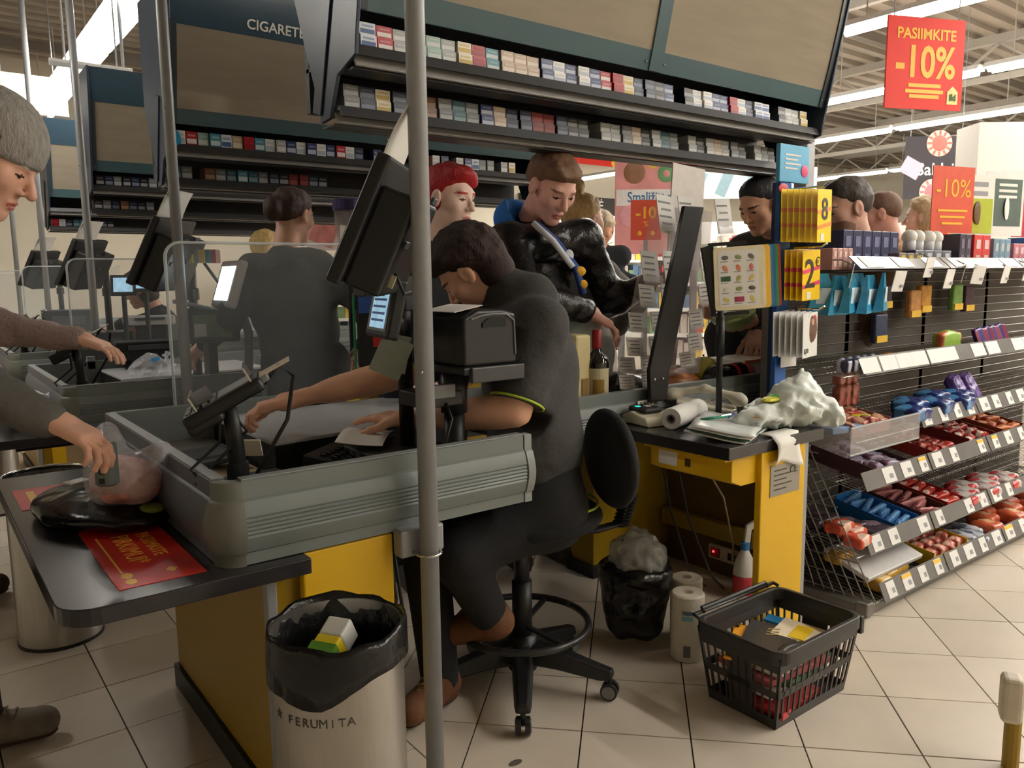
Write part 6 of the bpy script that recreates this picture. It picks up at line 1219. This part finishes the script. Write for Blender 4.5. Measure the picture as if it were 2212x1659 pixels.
# cashier bending over the counter
def cash_clip(p):
    r = None
    for a, b in ((V(1.45, 2.06, 1.12), V(1.245, 2.17, .975)), (V(1.425, 1.735, 1.13), V(1.315, 1.715, .90))):
        c = a + (b - a) * .92; d = unit(b - a); e = np.minimum((p - c) @ d, .11 - _len(p - c)); r = e if r is None else np.maximum(r, e)
    return r
pt_, J = person('cashier with dark brown hair in a dark grey polo bent over the nearest counter', (1.385, 2.02, 1.285), -rt * .62 + hd * .20 - upv * .62, (1.47, 1.80, .62), [((1.245, 2.17, .975), (.90, 2.28, .905)), ((1.315, 1.715, .90), (1.12, 1.955, .865))], S=1.03, facing=-rt * .9 + hd * .25, hair='mop', hairc=(44, 28, 22), hairrough=.8, skin=(226, 176, 148), top=(64, 63, 62), topname='polo_shirt', sleeve=.52,
    clip=cash_clip, shoulders=((1.45, 2.06, 1.12), (1.425, 1.735, 1.13)), hands=((.75, .5), (.18, .5)), handdir=(None, tuple(-rt * .8 + hd * .4)), pn=((0, 0, 1), (0, 0, 1)), footdir=(-.9, -.42, 0), collar=.42, legs=[[(1.45, 1.90, .58), (1.16, 1.97, .54), (1.165, 1.90, .08)], [(1.45, 1.74, .58), (1.16, 1.78, .50), (1.28, 1.80, .28)]], shoes=(98, 62, 36), cup=tuple(-rt * .65 + upv * .75), topgirth=1.12, h=.010, wr=.004, trousers=(24, 24, 26))
m_lime = M('lime_trim', (166, 190, 50), .7)
for i, (el, s_) in enumerate((((1.245, 2.17, .975), 0), ((1.315, 1.715, .90), 1))):
    a, b = J['sh'][s_], V(*el); c_ = a + (b - a) * .92; d_ = unit(b - a); r3 = np.array(frame_z(tuple(d_))); MB().tube([tuple(c_ - d_ * .003 + (r3[:, 0] * math.cos(R_(k)) + r3[:, 1] * math.sin(R_(k))) * .077) for k in range(0, 361, 15)], .0035, 6).build('sleeve_trim', m_lime, pt_, smooth=True)
MB().tube([tuple(V(1.47, 1.80, .66) + V(.19 * math.cos(R_(k)), .16 * math.sin(R_(k)), -.05 - .03 * math.cos(R_(k + 40)))) for k in range(-100, 30, 10)], .004, 6).build('hem_trim', m_lime, pt_, smooth=True)

# customers behind the belt
person('woman with bright red swept hair in a charcoal jacket behind the belt', (1.66, 2.545, 1.56), rt * .80 - hd * .52 - upv * .12, (1.66, 2.78, .92), [((1.42, 2.75, 1.12), (1.50, 2.58, .95)), ((1.98, 2.72, 1.12), (1.90, 2.62, .98))], S=1.0, facing=rt * .35 - hd * .9, hair='quiff', hairc=(166, 22, 28), skin=(234, 200, 186), top=(52, 52, 55), h=.012, trousers=(40, 40, 46))
pt_, J = person('man in a black leather jacket leaning over the belt with bag in hand', (2.055, 2.42, 1.615), -hd * .62 + rt * .42 - upv * .52, (2.16, 2.72, .95), [((2.42, 2.46, 1.16), (2.47, 2.30, 1.23)), ((1.83, 2.30, 1.20), (2.075, 2.24, 1.135))], S=1.1, facing=-hd * .85 + rt * .4, hair='fringe', hairc=(112, 80, 56), skin=(222, 172, 156), top=(20, 20, 21), toprough=.28, topspec=.6, shoulders=((2.23, 2.44, 1.42), (1.90, 2.50, 1.40)), hands=((.6, .4), (.5, .5)), handdir=(None, tuple(rt * .8 - upv * .5)), wr=.010, h=.010, bump=.35, cup=(0, 0, 1))
# hood, scarf
blob('hood', lambda p: smax(ell(p, (2.01, 2.575, 1.50), (.115, .085, .09)), -ell(p, (2.03, 2.52, 1.55), (.105, .085, .115)), .01), (1.8, 2.4, 1.34), (2.2, 2.76, 1.72), .010, M('hood_blue', (40, 110, 190), .9), pt_)
sc_ = [(1.955, 2.40, 1.47), (2.00, 2.335, 1.40), (2.055, 2.285, 1.30), (2.085, 2.275, 1.20)]
MB().tube(sc_, [.03, .032, .036, .034], 10, flat=.4).build('scarf', M('scarf_blue', (40, 66, 130), .9), pt_, smooth=True); MB().tube([tuple(V(*a) + V(-.028, -.016, 0)) for a in sc_[:3]], .012, 8).build('scarf_stripe', M('scarf_white', (216, 220, 230), .9), pt_, smooth=True)
MB().ball((2.062, 2.268, 1.285), (.028, .016, .02), 12).build('scarf_patch', M('scarf_yellow', (226, 170, 50), .9), pt_); MB().ball((2.072, 2.262, 1.235), (.022, .014, .018), 12).build('scarf_patch', M('scarf_yellow'), pt_); MB().ball((2.03, 2.295, 1.345), (.022, .014, .024), 12).build('scarf_patch', M('scarf_white'), pt_)
person('person in a grey hooded coat with a blond top bun behind the leather jacket', (2.60, 2.83, 1.526), hd * .5 + rt * .7, (2.62, 2.90, .9), [((2.36, 2.98, 1.15), (2.45, 3.1, 1.0)), ((2.84, 2.72, 1.15), (2.90, 2.9, 1.0))], S=1.03, hair='topbun', hairc=(196, 160, 104), top=(96, 94, 90), h=.013, wr=.006)
pt_, J = person('young man with black hair in a dark jacket holding a pale cabbage', (3.37, 2.40, 1.60), -rt * .72 - hd * .42 - upv * .40, (3.52, 2.58, .93), [((3.62, 2.36, 1.16), (3.22, 2.30, 1.05)), ((3.30, 2.50, 1.14), (3.09, 2.38, 1.05))][::-1], S=1.1, facing=-rt * .7 - hd * .6, hair='short', hairc=(26, 22, 22), skin=(208, 158, 130), top=(50, 52, 52), h=.012, hands=((.45, .6), (.5, .7)), handdir=(tuple(-rt * .6 + upv * .2 - hd * .4), tuple(-rt * .9 - upv * .1)), pn=(tuple(-upv), tuple(-hd * .6 - upv * .6)), wr=.006)
cb = blob('cabbage', lambda p: ell(p + .006 * np.sin(6 * np.arctan2(p[..., 1] - 2.30, p[..., 0] - 3.04))[..., None], (3.04, 2.30, 1.115), (.10, .10, .095)), (2.9, 2.16, 0.98), (3.18, 2.44, 1.25), .008, M('cabbage_pale', (214, 222, 170), .5, var=.12, nscale=12)); tag(cb, 'pale green cabbage held by the young man behind the belt', 'cabbage')
blob('outer_leaf', lambda p: smax(ell(p, (3.04, 2.30, 1.10), (.106, .106, .088)) + .004 * wave(p, 60), (p[..., 2] - 1.09) - .4 * (p[..., 0] - 3.04), .01), (2.9, 2.16, 0.98), (3.18, 2.44, 1.2), .008, M('cabbage_leaf', (176, 200, 130), .5, var=.12), cb)
person('bearded man in a brown sweater behind the rack', (3.42, 1.985, 1.55), -rt * .92 - hd * .20 - upv * .22, (3.56, 2.14, .93), [((3.40, 2.36, 1.15), (3.25, 2.30, 1.0)), ((3.72, 1.98, 1.12), (3.52, 2.0, 1.0))], S=1.15, hair='short', hairc=(62, 54, 48), beard=(146, 110, 92), skin=(214, 166, 146), top=(84, 66, 46), h=.013, jaw=1.12)
person('man with short brown hair and tan coat behind the bearded man', (4.55, 2.42, 1.60), -rt * .85 + hd * .35 - upv * .15, (4.72, 2.5, .93), [((4.5, 2.7, 1.2), (4.4, 2.6, 1.0)), ((4.85, 2.25, 1.2), (4.6, 2.3, 1.0))], S=1.08, hair='buzz', hairc=(110, 80, 62), skin=(216, 164, 146), top=(176, 138, 104), h=.016, wr=.008)
person('woman with fair tied hair in a beige coat beyond the discount poster', (5.35, 2.56, 1.62), -rt * .8 + hd * .5, (5.5, 2.6, .93), [((5.3, 2.9, 1.2), (5.2, 2.8, 1.0)), ((5.65, 2.4, 1.2), (5.5, 2.4, 1.0))], S=1.05, hair='bob', hairc=(190, 164, 128), skin=(222, 180, 160), top=(196, 160, 124), h=.016)
person('person in a dark green-grey coat seen from behind at the second checkout', (1.505, 3.67, 1.565), hd * .82 + rt * .45 - upv * .15, (1.46, 3.50, .88), [((1.16, 3.62, 1.10), (1.10, 3.80, .98)), ((1.72, 3.24, 1.10), (1.74, 3.45, .95))], S=1.06, facing=hd * .9 + rt * .3, hair='bun', hairc=(62, 42, 34), top=(56, 60, 58), h=.013, topgirth=1.12, trousers=(34, 36, 38), wr=.006)
person('elderly person with pale hair looking down far behind the belt', (4.05, 4.22, 1.60), -hd * .75 - upv * .55, (4.1, 4.4, .93), [((3.8, 4.4, 1.2), (3.9, 4.25, 1.05)), ((4.35, 4.15, 1.2), (4.2, 4.1, 1.05))], S=1.0, facing=-hd, hair='bob', hairc=(196, 178, 150), skin=(216, 160, 130), top=(40, 42, 46), h=.016)
person('shopper with fair hair far behind the second checkout', (2.24, 6.0, 1.52), rt * .6 + hd * .5, (2.26, 5.95, .9), [((2.0, 6.1, 1.15), (2.0, 6.2, 1.0)), ((2.45, 5.8, 1.15), (2.5, 5.95, 1.0))], S=1.0, hair='bob', hairc=(190, 160, 100), top=(90, 96, 110), h=.018)
person('customer in a mottled brown furry coat reaching across the second packing ledge', (-.02, 3.62, 1.50), rt * .8 + hd * .2 - upv * .4, (.02, 3.72, .88), [((.10, 3.86, 1.1), (.2, 3.95, 1.0)), ((.275, 3.44, 1.105), (.50, 3.265, 1.065))], S=1.02, hair='bob', hairc=(70, 50, 40), top=(150, 130, 124), h=.013, handdir=(None, tuple(rt * .9 - upv * .35)), hands=((.4, .5), (.35, .5)), wr=.010, bump=.8, shoulders=((-.02, 3.80, 1.30), (.10, 3.58, 1.27)))
person('seated cashier in dark clothes at the third checkout', (1.30, 5.95, 1.22), -rt * .8 - hd * .3 - upv * .3, (1.45, 5.85, .6), [((1.18, 6.02, .95), (.95, 5.98, .88)), ((1.25, 5.66, .95), (1.0, 5.70, .88))], S=1.0, hair='bob', hairc=(44, 32, 28), top=(44, 44, 46), sleeve=.55, h=.018, legs=[[(1.45, 5.95, .58), (1.15, 5.98, .55), (1.12, 5.95, .08)], [(1.45, 5.75, .58), (1.15, 5.78, .55), (1.12, 5.80, .08)]])
# ------------------------------------------------------------------ beyond the checkouts
RDIR = Vector((.93, -.37, 0)).normalized()
def board(name, label, cat, c, w_, h_, ex, mm, th=.012, hang=None):
    ex = Vector(ex).normalized(); n = ex.cross(UP).normalized(); t = thing(name, label, cat, (c[0], c[1], c[2] - h_ / 2)); rot = Matrix((ex, -n, UP)).transposed()
    MB().box(c, (w_, th, h_), rot).build('panel', mm, t)
    if hang:
        for s_ in (-.42, .42): MB().tube([Vector(c) + ex * w_ * s_ + UP * h_ / 2, Vector(c) + ex * w_ * s_ + UP * (hang - c[2])], .004, 5).build('cord', m_pole, t)
    return t, Vector(c), ex, n * (th / 2 + .001), rot
m_ban = M('banner_red', (226, 50, 36), .55, var=.04, nscale=3)
ex = Vector((.524, -.218, 0)); t, c, ex, n, rot = board('hanging_banner', 'red hanging discount banner with yellow lettering under the roof', 'banner', (5.13, 2.49, 2.54), .565, .54, ex, m_ban, hang=3.05)
text('PASIIMKITE', c + n + UP * .17, ex, UP, .088, m_py, t, bold=.002); text('-10%', c + n + UP * .0, ex, UP, .26, m_py, t, bold=.006, sx=.85)
for z, w_ in ((-.13, .24), (-.165, .28), (-.195, .22)): MB().box(c + n + UP * z, (w_, .002, .022), rot).build('print', m_py, t)
b = MB(); b.prism([(-.04, -.045), (.04, -.045), (.04, .03), (0, .065), (-.04, .03)], c + n + ex * .21 - UP * .19, ex, UP, n.normalized(), .002); part(b, 'logo', M('logo_cream', (240, 226, 150), .5), t); text('iki', c + n * 1.6 + ex * .21 - UP * .195, ex, UP, .055, M('logo_green', (40, 90, 40), .5), t, bold=.002)
o = MB().box((5.4, 2.45, 3.06), (9., .05, .06), rotz(math.atan2(-.37, .93))).build('cable_tray', M('tray_grey', (190, 184, 176), .5)); tag(o, 'long pale cable tray the red banner hangs from', 'tray')
for x in (2.0, 5.0, 8.0):
    MB().tube([(5.4 + (x - 5.4) * .93, 2.45 - (x - 5.4) * .37, 3.08), (5.4 + (x - 5.4) * .93, 2.45 - (x - 5.4) * .37, 4.42)], .006, 6).build('hanger', m_pole, o)
# sweets promotion arch
m_pk_ = M('promo_pink', (226, 160, 160), .6, var=.15, nscale=6)
t, c, ex, n, rot = board('sweets_arch', 'pink sweets promotion board with blue lettering behind the leaflet stand', 'board', (5.02, 4.56, 1.86), .72, .82, (.8, -.6, 0), m_pk_)
text('Smaližių rojus', c + n + UP * .05, ex, UP, .115, M('letter_blue', (50, 140, 200), .5), t, bold=.002, sx=.8)
MB().box(c + n * .8 + UP * .05, (.70, .004, .13), rot).build('text_band', M('band_white', (236, 240, 240), .5), t)
for dx, dz, r, rgb in ((-.2, .25, .09, (150, 110, 84)), (.06, .24, .07, (110, 170, 120)), (.24, .28, .09, (220, 90, 100)), (-.05, .33, .05, (240, 200, 90)), (.26, -.12, .08, (190, 60, 70)), (-.24, -.1, .09, (230, 170, 180)), (.1, -.18, .07, (110, 170, 190))): MB().ball(c + n + ex * dx + UP * dz, (r, .006, r), 18, rot).build('sweet_picture', M('sweetpic_%d' % rgb[0], rgb, .6, var=.15, nscale=14), t)
MB().ball(c + n * 1.6 + ex * .06 + UP * .24, (.03, .006, .03), 14, rot).build('sweet_picture', m_pk_, t)
for s_ in (-.3, .3): MB().box(c + ex * s_ - UP * 1.135, (.05, .05, 1.45), rot).build('leg', m_pole, t)
t, c, ex, n, rot = board('discount_poster', 'red and yellow discount poster below the sweets board', 'poster', (4.54, 4.25, 1.69), .23, .30, (.8, -.6, 0), M('poster_red'))
text('-10', c + n + UP * .05, ex, UP, .12, m_py, t, bold=.003); text('%', c + n - UP * .03, ex, UP, .06, m_py, t)
for s_ in (-.05, .05): MB().ball(c + n + ex * s_ - UP * .1, (.018, .004, .018), 10, rot).build('print', m_py, t)
MB().box(c - UP * .92, (.03, .03, 1.54), rot).build('pole', m_pole, t)
# sweets department sign
t, c, ex, n, rot = board('department_sign', 'black sweets department sign with candy pictures', 'sign', (8.42, 3.93, 2.32), .62, .62, (.8, -.6, 0), M('sign_black', (52, 48, 54), .6), hang=3.9)
text('Saldainiai', c + n + ex * .12 - UP * .02, ex, UP, .17, m_paper, t, bold=.002)
for dx, dz, r, rgb in ((.03, .24, .13, (220, 110, 100)), (-.25, -.02, .0, (0, 0, 0)), (-.02, -.24, .13, (214, 120, 130))):
    if r:
        MB().ball(c + n + ex * dx + UP * dz, (r, .008, r), 24, rot).build('candy', M('candy_cream', (236, 206, 190), .5), t); MB().ball(c + n * 2 + ex * dx + UP * dz, (r * .6, .008, r * .6), 24, rot).build('candy', M('candy_%d' % rgb[0], rgb, .5), t)
        for k in range(12): a = k * math.pi / 6; MB().box(c + n * 2 + ex * (dx + r * .8 * math.cos(a)) + UP * (dz + r * .8 * math.sin(a)), (r * .34, .004, r * .16), rot @ Matrix.Rotation(-a, 3, 'Y')).build('candy_stripe', M('candy_%d' % rgb[0]), t)
MB().box(c + n - ex * .24 - UP * .0, (.2, .006, .17), rot @ Matrix.Rotation(.5, 3, 'Y')).build('candy', M('candy_lilac', (206, 180, 200), .5), t)
t, c, ex, n, rot = board('promo_tower', 'white promotional tower behind the rack posters', 'display', (6.95, 2.55, 1.19), .95, 2.36, (.8, -.6, 0), m_white, th=.3)
MB().box(c + n + UP * .7, (.8, .004, .25), rot).build('panel_print', M('tower_grey', (214, 210, 206), .5), t)
t = thing('candy_display', 'red and yellow candy display below the sweets sign', 'display', (7.6, 3.55, 0))
for k, (dx, z, rgb) in enumerate(((0, 1.55, (196, 40, 60)), (.25, 1.62, (226, 150, 50)), (-.2, 1.42, (226, 120, 110)), (.1, 1.38, (240, 190, 120)), (.35, 1.42, (220, 200, 180)), (0, 1.15, (210, 190, 170)))): MB().box(Vector((7.6, 3.55, z)) + Vector((.8, -.6, 0)) * dx, (.3, .2, .2 if k < 5 else .3), rotz(-.64)).build('box', M('cd_%d' % k, rgb, .5, var=.2, nscale=14), t)
MB().box((7.65, 3.51, .5), (.8, .3, 1.0), rotz(-.64)).build('stand', m_white, t)
# shop unit in the back wall
t = thing('shop_front', 'lit shop unit with dark lettered fascia in the back wall', 'shop', (12.6, 13.9, 0))
MB().bx(10.9, 14.6, 13.80, 13.98, 2.72, 3.12).build('fascia', M('fascia_dark', (58, 54, 52), .6), t); text('RAKTINĖ', (12.75, 13.79, 2.92), (1, 0, 0), (0, 0, 1), .26, m_paper, t, bold=.004)
MB().bx(10.9, 14.6, 13.9, 13.98, 1.0, 2.72).build('lit_window', M('lit_window', (255, 250, 240), .5, emit=1.6), t); MB().bx(10.9, 14.6, 13.86, 13.98, 0, 1.0).build('counter', m_lgrey, t)
for x in (10.9, 12.1, 13.3, 14.55): MB().bx(x, x + .05, 13.85, 13.9, 1.0, 2.72).build('mullion', m_pole, t)
t, c, ex, n, rot = board('hanging_banner', 'long red banner high on the back wall beside the leather jacket man', 'banner', (12.4, 13.4, 3.86), 2.1, .17, (1, 0, 0), m_ban, hang=4.5)
MB().ball(c + n + ex * .85, (.1, .01, .09), 12, rot).build('logo', m_py, t); MB().ball(c + n - ex * .95, (.07, .01, .07), 12, rot).build('logo', M('logo_orange', (240, 140, 50), .5), t)
# chilled cabinets and gondolas
def gondola(x, y, a, n, L_, H_, label, seed, base=(226, 224, 220)):
    q = random.Random(seed); t = thing('shelving_unit', label, 'shelving', (x, y, 0), 'far shelving units'); r3 = rotz(a); mb = M('gond_%d' % base[0], base, .5); o = Vector((x, y, 0))
    MB().box(o + UP * H_ / 2 + r3 @ Vector((0, .25, 0)), (L_, .04, H_), r3).build('back', mb, t); MB().box(o + UP * .06, (L_, .5, .12), r3).build('base', mb, t)
    for k in range(n):
        z = .15 + (H_ - .3) * k / n; MB().box(o + UP * z, (L_, .46, .03), r3).build('shelf', mb, t); MB().box(o + UP * (z - .01) + r3 @ Vector((0, -.24, 0)), (L_, .012, .05), r3).build('price_strip', m_card, t); xx = -L_ / 2 + .04; prod = [MB() for _ in range(5)]
        while xx < L_ / 2 - .15:
            w_ = q.uniform(.07, .16); h_ = q.uniform(.4, .85) * (H_ - .3) / n; prod[q.randrange(5)].box(o + UP * (z + .015 + h_ / 2) + r3 @ Vector((xx + w_ / 2, -.05 + q.uniform(-.03, .03), 0)), (w_ * .92, .26, h_), r3); xx += w_
        for i, pm in enumerate(prod):
            if pm.v: tag(pm.build('product_row', M('prod_%d' % i, ((206, 196, 186), (170, 60, 56), (214, 180, 70), (90, 120, 150), (110, 140, 96))[i], .5, var=.25, nscale=9), t), kind='stuff')
for i, (x, y, a, L_, H_) in enumerate(((9.2, 6.6, -.64, 3.0, 2.0), (12.4, 4.4, -.64, 3.0, 2.0), (14.5, 7.4, -.64, 4.0, 2.2), (10.9, 11.9, -.3, 3.0, 2.1), (16.8, 5.0, -.64, 4.0, 2.2), (8.2, 9.9, -.2, 2.4, 2.0), (18.0, 8.5, -.64, 4.5, 2.3), (6.2, 8.6, 0, 2.6, 1.7), (5.2, 12.4, 0, 2.4, 1.5))):
    gondola(x, y, a, 5, L_, H_, '%s white shelving unit counted outwards from the checkouts' % ORD[i], 40 + i)
t, c, ex, n, rot = board('glass_canopy', 'pale blue glass canopy of the chilled counter behind the young man', 'canopy', (7.75, 5.65, 2.30), 1.5, .34, (.8, -.6, 0), M('canopy_blue', (196, 214, 220), .2, alpha=.8), hang=4.53)
for k in range(5): MB().box(c + n + ex * (-.6 + .3 * k), (.12, .004, .28), rot @ Matrix.Rotation(.4, 3, 'Y')).build('stripe', M('canopy_stripe', (120, 150, 160), .3), t)
# second lane blue stand, purple-lidded dispenser, tote bag, poster
g0 = [o for o in COL.objects if o.name == 'gift_card_stand'][0]; g1 = copy_tree(g0, off=(0, 2.0, 0)); g1['label'] = 'blue gift card stand of the second lane between the two customers'
t = thing('candy_dispenser', 'clear round dispenser with purple lid at the second checkout', 'dispenser', (1.77, 3.63, 1.4)); MB().lathe([(.05, 1.38), (.06, 1.40), (.065, 1.60)], (1.765, 3.63, 0), 20).build('jar', m_clear('jar_clear', (200, 190, 196), .4), t, smooth=True); MB().lathe([(.07, 1.60), (.072, 1.61), (.072, 1.65), (.05, 1.66)], (1.765, 3.63, 0), 20).build('lid', M('lid_purple', (52, 40, 96), .4), t); MB().tube([(1.765, 3.63, .78), (1.765, 3.63, 1.39)], .015, 8).build('pole', m_blk, t)
t = thing('tote_bag', 'green edged tote bag with red and blue print beyond the touch screen', 'bag', (1.42, 2.66, .80)); rb_ = rotz(-.9); c = Vector((1.42, 2.66, 1.08))
MB().box(c, (.20, .06, .30), rb_).build('bag', M('tote_dark', (44, 46, 48), .8), t, bevel=.02); MB().box(c + rb_ @ Vector((-.03, -.033, .09)), (.10, .006, .06), rb_).build('blue_print', M('tote_blue', (40, 90, 170), .6), t); MB().box(c + rb_ @ Vector((0, -.034, .0)), (.05, .006, .13), rb_).build('red_print', M('tote_red', (206, 40, 40), .6), t); MB().ball(c + rb_ @ Vector((.04, -.034, -.02)), (.025, .006, .03), 10).build('white_print', m_paper, t)
MB().tube([c + rb_ @ Vector(v) for v in ((-.10, -.034, -.15), (-.10, -.034, .13), (-.07, -.034, .155), (.05, -.034, .155))], .005, 6).build('green_trim', M('tote_green', (30, 120, 80), .6), t); text('ARMO', c + rb_ @ Vector((.02, -.034, -.11)), rb_ @ Vector((1, 0, 0)), UP, .035, m_paper, t)
t, c, ex, n, rot = board('wall_poster', 'pink and white poster beyond the second checkout', 'poster', (3.0, 6.66, 1.70), .30, .34, (.8, -.6, 0), M('poster_pale', (226, 206, 200), .6)); MB().box(c + n - UP * .02, (.22, .003, .2), rot @ Matrix.Rotation(.4, 3, 'Y')).build('picture', M('poster_salmon', (206, 130, 120), .6, var=.3, nscale=12), t); MB().box(c - UP * .935, (.03, .03, 1.53), rot).build('pole', m_pole, t)
# packages lying at the second and third exits
for i, (x, y, lb) in enumerate(((.40, 3.95, 'crumpled white carrier bag on the second packing ledge'), (.98, 4.32, 'crumpled clear bag with blue print inside the second counter'), (.36, 4.20, 'pale paper bag on the second packing ledge'))):
    t = thing('carrier_bag', lb, 'plastic bag', (x, y, .66)); zc = .73 if i != 1 else .83; blob('bag', lambda p: ell(p + crumple(p, 3 + i), (x, y, zc), (.11, .09, .07)), (x - .18, y - .16, zc - .12), (x + .18, y + .16, zc + .13), .010, M('clear_bag') if i == 1 else M('bag_white', (220, 220, 222), .4, bump=.4, bscale=18), t)
    if i == 1: MB().box((x, y - .07, .88), (.05, .004, .02), rotz(.4)).build('blue_print', M('print_blue', (40, 140, 200), .5), t)
b3 = steel_bin((.30, 5.2), .135, .59, 'steel bin with liner at the second lane exit', 9)
